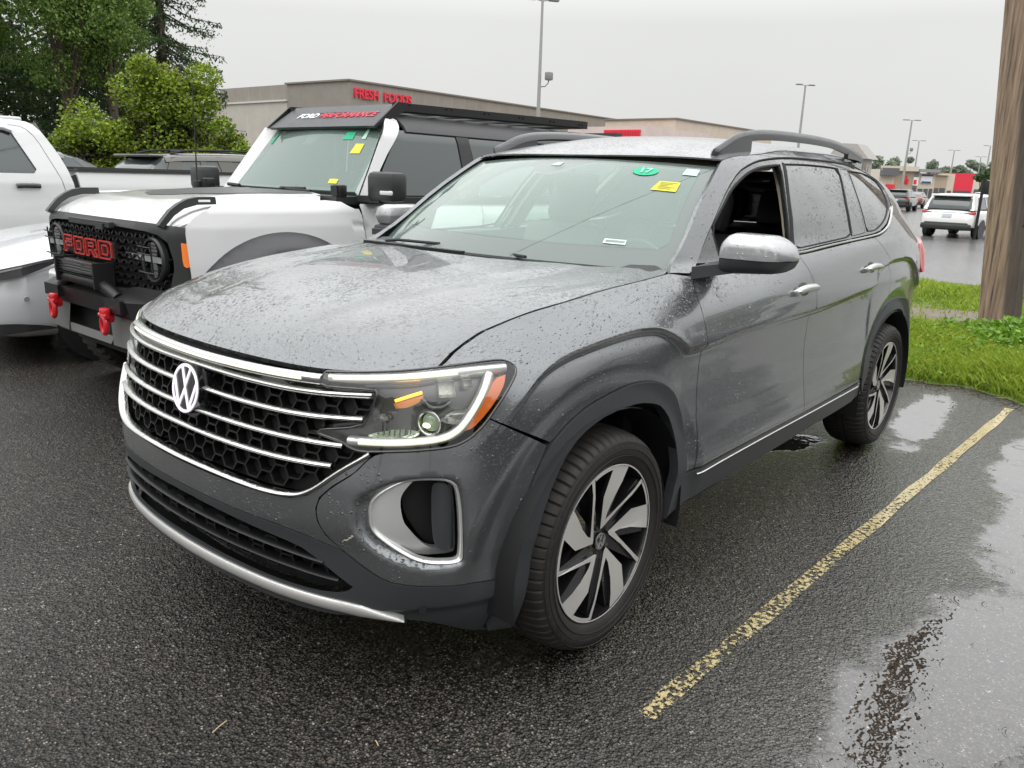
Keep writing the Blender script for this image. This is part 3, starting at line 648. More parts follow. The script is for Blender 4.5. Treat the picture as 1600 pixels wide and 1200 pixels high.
# --- headlights
LHOUS=mat('lamp housing',(.115,.115,.115),.22,.5)
GLOW=mat('lit reflector',(.75,.8,.7),.12,.9,emit=(.80,1.,.72),estr=.04,bump=(30,1.,.02))
for sd in (1,-1):
    flipy=lambda P: (np.array(P)*np.array([1,sd,1])).tolist()
    H=panel('headlight',lampO,wall,LHOUS,car,off=-.050,step=.03,rnd=1,shrink=-.002,th=-.048,side=sd)
    def rib(name,pts,off,w,h,m,tpr=None,bulge=.3,r=2):
        X,n=along(pts,wall,off,rnd=r); return sweep(name,X,n,w,h,m,H,side=sd,bulge=bulge,taper=tpr)
    rib('light_bar',[(.582,.995),(.75,1.005),(.93,1.016),(1.06,1.022),(1.165,1.022)],-.010,.026,.02,SILVER)
    rib('light_strip',[(.60,.996),(.75,1.005),(.93,1.015),(1.0,1.018)],-.0025,.010,.006,LIT,bulge=.6)
    rib('light_bar',[(1.105,1.010),(1.078,.970),(1.040,.920),(1.000,.875),(.958,.853),(.90,.845),(.80,.838),(.665,.836)],-.010,.026,.022,SILVER)
    rib('light_strip',[(1.090,1.000),(1.068,.965),(1.03,.915),(.992,.874),(.952,.853),(.90,.846),(.80,.839),(.70,.836)],-.0025,.010,.006,LIT,bulge=.6)
    panel('reflector',[(1.112,.998),(1.158,1.006),(1.143,.978),(1.113,.945),(1.073,.907),(1.030,.872),(1.004,.866),(1.035,.905),(1.075,.955)],wall,AMB,H,off=-.008,step=.03,rnd=1,side=sd,th=.02)
    def unit(a,b,off,R,d,m1,lens=True):
        p=wall(a,b,off); q=np.array([-.92,-.30,.02]); q/=np.linalg.norm(q)
        p=p*np.array([1,sd,1]); q=q*np.array([1,sd,1])
        mb=MB(); mb.tube([p-q*d,p-q*d*.4,p],[R*.7,R*1.02,R*1.08],24,0,cap=False); mb.tube([p-q*d*.9,p-q*d*.3],[R*.6,R*.6],20,0); mb.build('lamp_surround',CHROME,H)
        V=[];F=[]; up=np.array([0,0,1.]); u=np.cross(q,up);u/=np.linalg.norm(u); v=np.cross(u,q)
        K=20
        for i in range(7):
            t=i/6*math.pi/2; rr=R*.92*math.cos(t)
            for j in range(K): an=2*math.pi*j/K; V.append(p-q*.012+q*R*.55*math.sin(t)+(u*math.cos(an)+v*math.sin(an))*rr)
        for i in range(6):
            for j in range(K): F.append((i*K+j,i*K+(j+1)%K,(i+1)*K+(j+1)%K,(i+1)*K+j))
        PL=mesh('projector_lens',V,F,m1,H)
        q3=p+q*R*.30; V=[q3+q*.012]+[q3+(u*math.cos(a_)*R*.42+v*(math.sin(a_)*R*.26-R*.10)) +q*.008 for a_ in np.linspace(0,2*math.pi,16,endpoint=False)]
        mesh('lamp_glow',V,[(0,i+1,(i+1)%16+1) for i in range(16)],mat('lamp beam',(.8,.9,.6),.3,emit=(.95,1.,.70),estr=1.1),PL)
        MB().tube([tuple(p+q*.004+(u*math.cos(a_)+v*math.sin(a_))*R*1.10) for a_ in np.linspace(0,2*math.pi,28,endpoint=False)],.0035,6,closed=True).build('chrome_ring',CHROME,H)
    PROJ=mat('projector lens',(.16,.19,.15),.04,.2,coat=1.,emit=(.8,1.,.6),estr=.12)
    PROJD=mat('projector lens off',(.30,.29,.26),.06,.5,coat=1.)
    unit(.905,.890,-.022,.029,.03,PROJ)
    for (a,b,rx,rz,m_) in ((.800,.860,.075,.014,GLOW),(.765,.903,.028,.012,CHROME),(.985,.905,.050,.020,CHROME)):
        V=[];F=[]
        for i in range(6):
            for j in range(20):
                an=2*math.pi*j/20; k=i/5; sk=(1-.45*(math.cos(an)<0)*abs(math.cos(an))); V.append(wall(a+rx*k*math.cos(an),b+rz*k*math.sin(an)*sk+.006*k*math.cos(an),-.044+.030*k*k)*np.array([1,sd,1]))
        for i in range(5):
            for j in range(20): F.append((i*20+j,i*20+(j+1)%20,(i+1)*20+(j+1)%20,(i+1)*20+j))
        MB().add(V,F,0,True).build('lamp_reflector',m_,H)
    mb=MB()
    for (a,b,w_,h_) in ((.962,.975,.052,.040),(1.030,.985,.028,.022)):
        q=[wall(a+i*w_/2,b+j*h_/2,-.018)*np.array([1,sd,1]) for i,j in ((-1,-1),(1,-1),(1,1),(-1,1))]; q2=[wall(a+i*w_/2,b+j*h_/2,-.048)*np.array([1,sd,1]) for i,j in ((-1,-1),(1,-1),(1,1),(-1,1))]
        mb.add(q+q2,[(0,1,5,4),(1,2,6,5),(2,3,7,6),(3,0,4,7),(4,5,6,7)])
    mb.build('lamp_module',mat('clear lamp module',(.55,.55,.50),.15,.8,bump=(200,.8,.004)),H)
    for pts in ([(.70,.975),(.86,.985),(.93,.992)],[(.74,.845),(.86,.850),(.90,.885)],[(.885,.95),(.91,.925),(.95,.925),(.975,.94)]):
        rib('lamp_rib',pts,-.036,.012,.012,mat('satin lamp trim',(.16,.16,.16),.25,.6),r=1)
    if sd>0: panel('turn_reflector',[(.79,.935),(.845,.948),(.895,.960),(.885,.940),(.84,.922),(.80,.920)],wall,mat('amber lit bowl',(.45,.22,.08),.25,.5,emit=(1.,.30,.03),estr=.16),H,off=-.040,step=.03,rnd=1,side=sd,th=.0)
    for k_ in range(9): rib('reflector_rib',[(.735+.016*k_,.851),(.738+.016*k_,.874)],-.030,.003,.006,mat('satin lamp trim',(.16,.16,.16),.25,.6),r=0)
    rib('turn_signal',[(.800,.945),(.845,.958),(.885,.968)],-.026,.008,.006,AMBL,r=1) if sd>0 else rib('turn_signal',[(.800,.945),(.885,.968)],-.026,.008,.006,mat('amber lamp off',(.5,.2,.03),.3),r=1)
    X,n=along(lampO+[lampO[0]],wall,.001,rnd=1); sweep('seal',X,n,.008,.010,BLACKG,H,side=sd,bulge=.2)
    panel('lens',lampO,wall,LENS,H,off=.0035,step=.03,rnd=1,shrink=.003,th=0,side=sd)
# --- bumper vents
for sd in (1,-1):
    fb=[(.822,.654),(.822,.682),(.83,.699),(.847,.717),(.864,.730),(.885,.737),(.945,.733),(.960,.726),(.970,.709),(.976,.669),(.983,.573),(.986,.508),(.948,.512),(.908,.523),(.877,.550),(.847,.590),(.83,.615)]
    V_=panel('bumper_vent',fog,wall,SILVER,car,holes=[fb],off=lambda a,b: -.022-.05*sst(.75,.97,a),step=.014,rnd=1,side=sd,th=.02)
    X,n=along(fog+[fog[0]],wall,-.016,rnd=2); sweep('vent_frame',X,n,.013,.016,SILVER,V_,side=sd,bulge=.4)
    panel('vent_recess',fb,wall,BLACK,V_,off=-.10,step=.03,rnd=1,shrink=-.004,side=sd,th=-.06)
    panel('vent_blade',[(.908,.709),(.917,.726),(.941,.730),(.960,.719),(.972,.692),(.980,.622),(.984,.520),(.959,.520),(.930,.528),(.916,.545),(.909,.605)],lambda a,b,o=0: wall(a,b,o-.055+.028*(1-((np.asarray(a)-.945)/.045)**2)),CLAD,V_,step=.012,rnd=2,side=sd,th=.03)
# --- arch trims
for sd in (1,-1):
    for A,B in ((archF,archFi),(archR,archRi)):
        sh=.030
        o_=lambda a,b: .012*sst(.0,.012,pdist(np.atleast_1d(np.asarray(a,float)).ravel(),np.atleast_1d(np.asarray(b,float)).ravel(),A,False)).reshape(np.shape(a))-.0
        panel('wheel_arch_trim',A+B,wall,CLAD,car,off=.010,step=.014,rnd=1,shrink=.001,side=sd,th=.035)
# --- sill cladding and chrome line
sill=[(2.092,.487),(2.153,.487),(2.362,.498),(2.7,.502),(3.2,.501),(3.6,.505),(4.083,.505),(4.16,.41),(3.9,.395),(3.42,.385),(3.1,.375),(2.6,.372),(2.2,.365),(2.05,.345),(1.995,.335),(2.02,.45)]
for sd in (1,-1):
    SL=panel('sill_cladding',sill,wall,CLAD,car,off=.004,step=.03,rnd=1,side=sd)
    X,n=along([(2.17,.470),(2.4,.478),(2.8,.482),(3.3,.482),(3.8,.486),(4.06,.488)],wall,.008); sweep('sill_strip',X,n,.0055,.008,CHROME,SL,side=sd)
    mb=MB(); X,n=along([(2.0,.345),(2.6,.375),(3.4,.388),(4.16,.41)],wall,-.0); V=[];F=[]
    for p,q in zip(X,n): V+=[p*np.array([1,sd,1]),(p-q*.14+np.array([0,0,-.03]))*np.array([1,sd,1])]
    for i in range(len(X)-1): F.append((2*i,2*i+1,2*i+3,2*i+2))
    mesh('underside',V,F,BLACK,SL)
# --- doors
rdl=[(3.20,.5),(3.19,.72),(3.185,.95),(3.175,1.08),(3.15,1.16),(3.10,1.236)]
fdoor=fdl+[(2.34,1.222),(2.6,1.229),(2.85,1.233)]+rdl[::-1]+[(3.0,.501),(2.7,.503),(2.362,.502)]
qdl=[(4.16,1.277),(4.24,1.22),(4.32,1.15),(4.38,1.07),(4.41,1.0),(4.415,.93),(4.405,.862)]
rdoor=rdl+[(3.30,1.243),(3.52,1.252),(3.9,1.268)]+qdl+[(4.32,.83),(4.23,.775),(4.16,.70),(4.10,.60),(4.083,.513),(3.8,.510),(3.5,.506)]
drip=[(2.405,1.307),(2.538,1.405),(2.688,1.509),(2.835,1.585),(2.967,1.62),(3.101,1.643),(3.342,1.661),(3.6,1.668),(4.0,1.667),(4.47,1.658),(4.80,1.640),(4.93,1.615),(4.985,1.575),(4.975,1.52),(4.91,1.455),(4.834,1.414)]
beltU=[(2.30,1.226),(2.379,1.233),(2.7,1.240),(3.097,1.247),(3.547,1.268),(4.0,1.285),(4.274,1.298),(4.45,1.33),(4.6,1.370),(4.76,1.408)]
side=[(2.10,1.216),(2.269,1.312),(2.462,1.464),(2.682,1.600),(2.739,1.629)]
seamz=[(2.875,1.649),(3.011,1.658),(3.146,1.668),(3.282,1.681),(3.418,1.693),(3.554,1.699),(3.69,1.7),(3.961,1.7),(4.369,1.7),(4.64,1.693),(4.912,1.686),(5.186,1.677)]
tl=[(5.40,1.235),(5.20,1.215),(5.13,1.19),(5.115,1.13),(5.13,1.06),(5.17,1.02),(5.40,1.03)]
qp=side+seamz+[(5.33,1.64),(5.38,1.5),(5.42,1.35),(5.44,1.235)]+tl[1:-1]+[(5.44,1.03),(5.45,.45),(5.14,.46)]+archR[::-1][1:-5]+[(4.405,.862)]+qdl[::-1][1:]+[(4.253,1.282),(4.40,1.305),(4.516,1.338),(4.65,1.375),(4.834,1.412)]+drip[::-1][1:]+[(2.33,1.245),(2.25,1.205)]
fo=[(2.50,1.245),(2.50,1.362),(2.61,1.43),(2.733,1.508),(2.868,1.562),(2.956,1.588),(3.063,1.608),(3.18,1.619),(3.295,1.626),(3.197,1.49),(3.11,1.305),(3.085,1.252)]
rg=[(3.335,1.630),(3.60,1.637),(3.9,1.636),(4.10,1.631),(3.965,1.477),(3.90,1.36),(3.869,1.292),(3.5,1.275),(3.10,1.259),(3.135,1.325),(3.22,1.49)]
pil=[(4.125,1.628),(4.235,1.624),(4.165,1.50),(4.075,1.31),(4.06,1.302),(3.885,1.293),(3.91,1.36),(3.98,1.477)]
qg=[(4.26,1.621),(4.45,1.621),(4.63,1.616),(4.80,1.602),(4.90,1.577),(4.905,1.54),(4.853,1.486),(4.76,1.433),(4.65,1.402),(4.51,1.367),(4.35,1.330),(4.228,1.310),(4.10,1.308),(4.15,1.42),(4.20,1.53)]
WAVE=mat('dark window frame',(.016,.017,.018),.15,coat=1.,drops=.5)
for sd in (1,-1):
    Q=panel('body_side',qp,wall,PAINT,car,feat=FEAT,step=.013,rnd=1,side=sd,th=.02)
    D1=panel('front_door',fdoor,wall,PAINT,car,feat=FEAT,step=.013,rnd=0,side=sd,th=.02)
    D2=panel('rear_door',rdoor,wall,PAINT,car,feat=FEAT,step=.013,rnd=0,side=sd,th=.02)
    panel('window_frame',[(2.31,1.235)]+[(a+.006,b-.006) if a<4.8 else (a-.008,b) for a,b in drip]+beltU[::-1][:-1],wall,WAVE,Q,holes=[fo,rg,pil,qg],off=-.009,step=.022,rnd=1,side=sd,th=.022)
    panel('window_glass',rg,wall,GLASSD if sd>0 else FARG,D2,off=-.013,step=.04,rnd=1,shrink=-.004,side=sd,th=0)
    panel('window_pillar',pil,wall,GLASSD,D2,off=-.009,step=.04,rnd=1,shrink=.001,side=sd,th=.01)
    panel('quarter_window',qg,wall,GLASSD,Q,off=-.013,step=.04,rnd=1,shrink=-.004,side=sd,th=0)
    if sd<0: panel('window_glass',fo,wall,CLEARG,D1,off=-.013,step=.04,rnd=1,shrink=-.004,side=sd,th=0)
    X,n=along([(2.36,1.232),(2.7,1.238),(3.097,1.243),(3.547,1.263),(4.0,1.279),(4.274,1.291),(4.45,1.322),(4.60,1.362),(4.75,1.400),(4.86,1.428)],wall,.0); sweep('belt_moulding',X,n,.0125,.012,CHROME,Q,side=sd,bulge=.4)
    X,n=along([(2.33,1.25),(2.405,1.305),(2.538,1.403),(2.688,1.507),(2.835,1.583),(2.967,1.618),(3.101,1.641),(3.342,1.659),(3.6,1.666),(4.0,1.665),(4.47,1.656),(4.80,1.638),(4.93,1.613)],wall,-.004); sweep('drip_seal',X,n,.009,.008,SEAMBLK,Q,side=sd,bulge=.3)
    for nm,pp,PR in (('window_seal',rg,D2),('window_seal',qg,Q),('window_seal',fo,D1)):
        X,n=along(pp+[pp[0]],wall,-.008,rnd=1); sweep(nm,X,n,.008 if pp is not fo else .012,.006,SEAMBLK,PR,side=sd,bulge=.3)
    X,n=along([(3.345,1.632),(3.285,1.56),(3.235,1.49),(3.15,1.325),(3.11,1.258)],wall,-.006,rnd=1); sweep('pillar_seal',X,n,.028,.008,SEAMBLK,D2,side=sd,bulge=.2)
    # handles: cup, bar, lock nub
    for D,s0,s1,z in ((D1,2.925,3.155,1.098),(D2,3.865,4.085,1.134)):
        c=(s0+s1)/2
        X,n=along([(s0,z-.006),(s0+.03,z+.001),(c,z+.006),(s1-.03,z+.004),(s1,z)],wall,.024,rnd=2)
        k=len(X); t=np.linspace(0,1,k); lift=np.minimum(1,np.minimum(t,1-t)/.16)**.5*.026-.026; X=X+n*lift[:,None]
        sweep('door_handle',X,n,.034,.016,CHROME if True else PAINT,D,side=sd,bulge=.5,taper=.62+.38*np.sin(np.pi*np.clip(t*1.0,0,1))**.6)
        panel('handle_cup',[(c+.06*math.cos(a),z-.002+.030*math.sin(a)) for a in np.linspace(0,2*math.pi,24,endpoint=False)],wall,CLAD,D,off=.001,step=.02,rnd=0,side=sd,th=.0)
    # taillight
    panel('tail_light',[(a,b) for a,b in tl[1:-1]]+[(5.44,1.03),(5.46,1.10),(5.45,1.235)],wall,REDL,Q,off=lambda a,b: .022*sst(5.11,5.22,a),step=.025,rnd=1,side=sd,th=.03)
# --- mirrors
def mirror(sd):
    D=[o for o in car.children if o.name.startswith('front_door')][0 if sd>0 else 1]
    def shell(z0,z1,m,name,inset=0.):
        V=[];F=[]; ys=np.linspace(0,1,15); nz=11; xs=9
        prof=[]
        for t in ys:
            y=-(.945+.243*t)                     # lateral
            top=1.366-.006*t-.058*max(0,(t-.62)/.38)**2.4-.050*max(0,(.22-t)/.22)**2
            bot=1.214+.018*t+.030*max(0,(t-.80)/.20)**2
            xf=.612+.015*t+.065*max(0,(t-.6)/.4)**2.4+.02*max(0,(.2-t)/.2)**2; xb=.80+.03*t
            e=max(.0,1-abs((t-.5)/.5)**26*.75)
            zc=(top+bot)/2; hz=(top-bot)/2; xc=(xf+xb)/2; hx=(xb-xf)/2
            ring=[]
            for k in range(28):
                a=2*math.pi*k/28; ca,sa=math.cos(a),math.sin(a); f=.55
                px_=xc-hx*math.copysign(abs(ca)**f,ca)*e**.5 ; pz=zc+hz*math.copysign(abs(sa)**.75,sa)*e**.5
                pz=min(max(pz,z0),z1)
                ring.append((px_+inset,sd*y,pz))
            V+=ring
        for i in range(14):
            for k in range(28): F.append((i*28+k,i*28+(k+1)%28,(i+1)*28+(k+1)%28,(i+1)*28+k))
        F.append(tuple(range(28))); F.append(tuple(14*28+k for k in range(28))[::-1])
        mb=MB(); mb.add(V,F,0,True); return mb.build(name,m,D,auto=50)
    M=shell(1.276,1.4,mat('mirror cap paint',(.42,.42,.43),.30,.6,coat=1.,crough=.02,drops=.5),'side_mirror')
    b=shell(1.10,1.2735,CLAD,'mirror_housing',inset=.001); 
    mb=MB(); mb.add([( .60,sd*-.87,1.19),(.78,sd*-.87,1.20),(.80,sd*-1.02,1.235),(.66,sd*-1.02,1.225),(.60,sd*-.87,1.235),(.78,sd*-.87,1.245),(.80,sd*-1.02,1.262),(.66,sd*-1.02,1.262)],[(0,1,2,3),(4,5,6,7),(0,1,5,4),(1,2,6,5),(2,3,7,6),(3,0,4,7)]); mb.build('mirror_arm',CLAD,D)
mirror(1)
D=[o for o in car.children if o.name.startswith('front_door')][1]
mb=MB(); mb.bev((.86,1.0,1.315),(.30,.13,.11),.05,rz=.15); FM=mb.build('side_mirror',mat('mirror cap paint',(.3,.3,.31),.3,.75,coat=1.),D)
mb=MB(); mb.bev((.86,1.0,1.245),(.30,.12,.05),.02,rz=.15); mb.build('mirror_housing',CLAD,FM); mb=MB(); mb.box((.72,.93,1.235),(.12,.12,.03)); mb.build('mirror_arm',CLAD,FM)
# --- roof, windscreen
rs=[(1.14,.682),(1.276,.678),(1.412,.678),(1.547,.672),(1.683,.654),(1.819,.635),(1.954,.625),(2.225,.624),(2.6,.621),(2.9,.617),(3.15,.595),(3.40,.559),(3.515,.53)]
hd=[(.988+.14*(L_/.67)**2.2,L_) for L_ in (0,.15,.3,.42,.52,.6,.65)]
rp=[(x,-y) for x,y in hd]+[(x,-y) for x,y in rs]+[(3.62,-.42),(3.68,-.2),(3.70,0),(3.68,.2),(3.62,.42)]+[(x,y) for x,y in rs[::-1]]+[(x,y) for x,y in hd[::-1][:-1]]
panel('roof',rp,roof,PAINT,car,step=.035,rnd=0,th=.007)
WS=panel('windshield',[(-1,0),(-.5,0),(0,0),(.5,0),(1,0),(1,.5),(1,1),(.5,1),(0,1),(-.5,1),(-1,1),(-1,.5)],glassf,WIND,car,step=.06,rnd=0,th=0,shrink=.004,aspect=1.)
# black ceramic border on the inside of the glass
BORD=mat('glass border',(.016,.016,.017),.35)
def gpanel(name,P,m,off=-.006,par=WS,holes=(),step=.05,th=0,rnd=0): return panel(name,P,glassf,m,par,holes=holes,off=off,step=step,rnd=rnd,th=th,shrink=0)
gpanel('glass_border',[(-1,0),(0,0),(1,0),(1,1),(0,1),(-1,1)],BORD,-.008,holes=[[(-.90,.20),(-.93,.5),(-.925,.93),(-.9,.945),(-.24,.955),(-.20,.90),(-.13,.80),(.02,.79),(.10,.84),(.16,.90),(.24,.955),(.90,.945),(.925,.93),(.93,.5),(.935,.22),(.90,.165),(.5,.145),(0,.15),(-.5,.165)]])
gpanel('sensor_window',[(-.05,.88),(.03,.88),(.03,.93),(-.03,.93)],mat('camera window',(.35,.42,.40),.2),.002)
LAM=glassmat('milky veil laminate',(.90,1.,.955),.0,1.01,haze=.13)  # pale green diffuse layer added to give the glass its milky light
gpanel('windshield_veil',[(-.90,.20),(-.93,.5),(-.925,.93),(-.9,.945),(-.24,.955),(-.20,.90),(-.13,.80),(.02,.79),(.10,.84),(.16,.90),(.24,.955),(.90,.945),(.925,.93),(.93,.5),(.935,.22),(.90,.165),(.5,.145),(0,.15),(-.5,.165)],LAM,-.004,step=.08)
G1=mat('green sticker',(.02,.42,.22),.6); G2=mat('pale green sticker',(.45,.75,.58),.6); Y1=mat('yellow sticker',(.72,.66,.05),.6)
ring=[(.635+.075*math.cos(a),.865+.052*math.sin(a)) for a in np.linspace(0,2*math.pi,28,endpoint=False)]
STK=gpanel('sticker',ring,G1,.003,step=.05); tag(STK,'round green sticker')
def gtext(body,u,v,size,m,par,sh=.2,sxx=1.):
    p=glassf(u,v,.0055); du=glassf(u+.01,v)-glassf(u-.01,v); dv=glassf(u,v+.01)-glassf(u,v-.01)
    return text('lettering',body,size,frame(p,du,dv),m,par,ext=.0004,bold=.002)
gtext('17',.635,.865,.055,mat('pale print',(.30,.55,.45),.6),STK)
tag(gpanel('sticker',[(.845,.86),(.925,.86),(.925,.935),(.85,.935)],G2,.003,step=.05),'pale green sticker')
YS=gpanel('sticker',[(.735,.665),(.865,.665),(.865,.765),(.755,.765)],Y1,.003,step=.05); tag(YS,'yellow notice sticker')
PRN=mat('dark print',(.25,.25,.05),.6)
mb=MB()
for i in range(5):
    v=.752-.016*i; u0,u1=.765,.855-(i%3)*.02
    mb.add([glassf(a,b,.005) for a,b in ((u0,v),(u1,v),(u1,v-.006),(u0,v-.006))],[(0,1,2,3)])
mb.build('print',PRN,YS)
VN=gpanel('sticker',[(.665,.165),(.765,.165),(.762,.20),(.665,.20)],mat('white sticker',(.75,.85,.8),.5),.003,step=.05); tag(VN,'small white barcode sticker')
mb=MB()
for i in range(14):
    u=.675+i*.0062; mb.add([glassf(a,b,.005) for a,b in ((u,.172),(u+.003,.172),(u+.003,.192),(u,.192))],[(0,1,2,3)])
mb.build('print',mat('black print',(.03,.04,.04),.6),VN)
# wiper arms at the cowl
mb=MB(); mb.tube([(.42,.60,1.226),(.36,.45,1.243),(.37,.20,1.245)],.007,6); mb.box((.30,.30,1.228),(.03,.60,.012)); mb.build('wiper',BLACK,car)
mb=MB(); mb.tube([(.40,-.10,1.235),(.34,-.3,1.235)],.006,6); mb.build('wiper',BLACK,car)
V=[];F=[]
ys=np.linspace(-.80,.80,30)
for y in ys:
    a=abs(y)/.812; V+=[(.23+.33*(abs(y)/.79)**2.4,y,1.190-.02*a**2),(.40+.26*a**2.2,y,1.212-.012*a**2.5)]
for i in range(29): F.append((2*i,2*i+1,2*i+3,2*i+2))
mesh('cowl',V,F,BLACK,car)
# --- roof rails
for sd in (1,-1):
    P=[(1.175,1.660),(1.26,1.690),(1.36,1.728),(1.48,1.752),(1.65,1.766),(1.9,1.774),(2.3,1.776),(2.6,1.768),(2.85,1.745),(3.0,1.722),(3.10,1.704)]
    P=chaikin(P,2,closed=False); X=np.array([(p[0],-.622*sd+sd*.0,p[1]) for p in P]); 
    n=np.tile([0,-.25*sd,.97],(len(X),1)); k=len(X); t=np.linspace(0,1,k)
    RL=sweep('roof_rail',X,n,.033,.030,mat('dark rail',(.03,.031,.033),.3,coat=.6,drops=.5),car,bulge=.5,taper=np.clip(np.minimum(t,1-t)/.05,.35,1))
    mb=MB()
    for x0,x1 in ((1.18,1.52),(2.82,3.09)):
        zt=lambda x: float(np.interp(x,[p[0] for p in P],[p[1] for p in P])); m=8; V=[]
        for i in range(m+1):
            x=x0+(x1-x0)*i/m; zr=float(roof(x,.62)[2])-.004
            for yy in (-.610,-.634): V+=[(x,sd*yy,zr),(x,sd*yy,max(zr,zt(x)-.020))]
        F=[]
        for i in range(m):
            a=4*i; F+=[(a,a+4,a+5,a+1),(a+2,a+3,a+7,a+6)]
        F+=[(0,1,3,2),(4*m,4*m+2,4*m+3,4*m+1)]
        MB().add(V,F).build('rail_foot',mat('dark rail',(.03,.03,.03),.4),RL)
# --- rear of the car
rf=[(5.44,.45),(5.44,1.25),(5.6,1.26),(SMAX+.0,1.26),(SMAX,.45)]
for sd in (1,-1):
    panel('tailgate',[(5.445,.50),(5.445,1.26),(SMAX,1.26),(SMAX,.50)],wall,PAINTS,car,step=.08,rnd=0,side=sd)
    panel('rear_window',[(5.43,1.26),(5.39,1.5),(5.36,1.62),(SMAX,1.62),(SMAX,1.26)],wall,GLASSD,car,step=.08,rnd=0,side=sd,off=-.01)
# --- wheels
blade=[(.033,-.032),(.117,-.122),(.137,-.224),(.128,-.2345),(.090,-.2515),(.052,-.262),(.053,-.204),(.053,-.148),(.044,-.092),(.033,-.069),(.016,-.098),(-.013,-.155),(-.042,-.212),(-.060,-.256),(-.077,-.252),(-.044,-.189),(-.008,-.119),(.023,-.043)]
def wheel(cx,sd,steer=0.):
    W_=empty('wheel',(cx,0,0)); W_.parent=car
    yo=.965
    prof=[(.250,-.80),(.262,-.945),(.270,-.960),(.285,-.970),(.305,-.9765),(.330,-.978),(.350,-.970),(.362,-.956),(.370,-.935),(.3755,-.905),(.3785,-.875),(.3785,-.868),(.371,-.866),(.371,-.856),(.3790,-.854),(.3790,-.830),(.3785,-.828),(.371,-.826),(.371,-.816),(.3785,-.814),(.3755,-.78),(.370,-.755),(.35,-.73),(.30,-.725),(.25,-.76)]
    def tr(i,k):
        r=prof[k][0]
        if 6<=k<=9: return -.0070 if (i%6==0) else 0
        if 10<=k<=19 : return -.006 if ((i+3)%6==0 and k not in (12,13,17,18)) else 0
        return 0
    mb=MB(); mb.lathe([(r,t*sd) for r,t in prof],'y',(0,0,.378),396,fr=tr); T=mb.build('tyre',RUB,W_,auto=30)
    mb=MB()
    for t0 in (.300,.322,.345): mb.lathe([(t0-.001,-.9765*sd),(t0,-.9800*sd),(t0+.001,-.9765*sd)],'y',(0,0,.378),96)
    mb.build('sidewall_ribs',RUB,T)
    zc=.378
    mb=MB(); mb.lathe([(.262,-.944*sd),(.2685,-.9655*sd),(.2655,-.9665*sd),(.2635,-.9655*sd)],'y',(0,0,zc),96,mi=1); mb.lathe([(.2635,-.9655*sd),(.259,-.950*sd),(.250,-.90*sd),(.235,-.80*sd)],'y',(0,0,zc),96,mi=0)
    # black inner barrel spokes (five wide dark spokes behind the machined faces)
    for q in range(5):
        a=2*math.pi*q/5
        R2=lambda p: (p[0]*math.cos(a)-p[1]*math.sin(a),p[0]*math.sin(a)+p[1]*math.cos(a))
        # dark backing plate for each bright blade, slightly larger and deeper
        bk=[(.020,-.020),(.060,-.055),(.125,-.118),(.150,-.215),(.135,-.228),(.050,-.255),(-.020,-.255),(-.090,-.240),(-.075,-.235),(-.040,-.160),(-.02,-.08),(-.01,-.03)]
        hole=[(.045,-.225),(.045,-.15),(.034,-.10),(.020,-.122),(-.005,-.175),(-.030,-.232)]
        P=[R2(p) for p in bk]; n=len(P)
        # frame strokes rather than a solid plate so brake shows between
        def bar(p0,p1,w0,w1,y0,y1,mi):
            p0=np.array(p0);p1=np.array(p1); t=(p1-p0)/np.linalg.norm(p1-p0); o=np.array([-t[1],t[0]])
            c=[p0-o*w0/2,p1-o*w1/2,p1+o*w1/2,p0+o*w0/2]; c=[R2(x) for x in c]
            r=lambda x,y: (x[0],y*sd,zc+x[1]); dep=lambda x: 0
            V=[r(c[0],y0+.02),r(c[1],y0),r(c[2],y0),r(c[3],y0+.02)]+[r(x,y1) for x in c]
            mb.add(V,[(0,1,2,3),(1,0,4,5),(2,1,5,6),(3,2,6,7),(0,3,7,4),(4,5,6,7)],mi)
        bar((.03,-.035),(.085,-.235),.05,.10,-.952,-.90,0); bar((.0,-.04),(-.06,-.245),.035,.022,-.952,-.90,0)
    mb.lathe([(.0,-.93*sd),(.055,-.93*sd),(.068,-.925*sd),(.080,-.90*sd),(.08,-.86*sd)],'y',(0,0,zc),40,mi=0)
    for q in range(5):
        a=2*math.pi*q/5
        P=[(p[0]*math.cos(a)-p[1]*math.sin(a),p[0]*math.sin(a)+p[1]*math.cos(a)) for p in blade]
        yy=lambda p:-(.936+.026*min(1,math.hypot(*p)/.2)) 
        n=len(P); V=[(p[0],yy(p)*sd,zc+p[1]) for p in P]+[(p[0],(yy(p)+.014)*sd,zc+p[1]) for p in P]
        # triangulate concave blade
        from mathutils.geometry import tessellate_polygon
        tri=tessellate_polygon([[Vector((p[0],p[1],0)) for p in P]])
        mb.add(V,[tuple(t) for t in tri],1); mb.add(V,[(i,(i+1)%n,(i+1)%n+n,i+n) for i in range(n)],0)
        # bright arc from thin bar round the rim to this blade's outer end
        a0=math.atan2(-.256,-.060)+a; arc=[]
        for k in range(15):
            an=a0-.0-k/14*math.radians(0); 
        th0=math.atan2(-.2520,-.077)+a; th1=math.atan2(-.224,.137)+a-2*math.pi/5
        while th1>th0: th1-=2*math.pi
        while th1<th0-2*math.pi/5*1.2: th1+=2*math.pi/5
        V=[];F=[];K=16
        for k in range(K+1):
            t=th0+(th1-th0)*k/K
            for r in (.253,.2665): V.append((r*math.cos(t),-.963*sd,zc+r*math.sin(t)))
        mb.add(V,[(2*k,2*k+1,2*k+3,2*k+2) for k in range(K)],1)
    # lug nuts
    for q in range(5):
        a=2*math.pi*(q+.5)/5; mb.cyl((.052*math.cos(a),-.928*sd,zc+.052*math.sin(a)),(0,1,0),.010,.02,6,0)
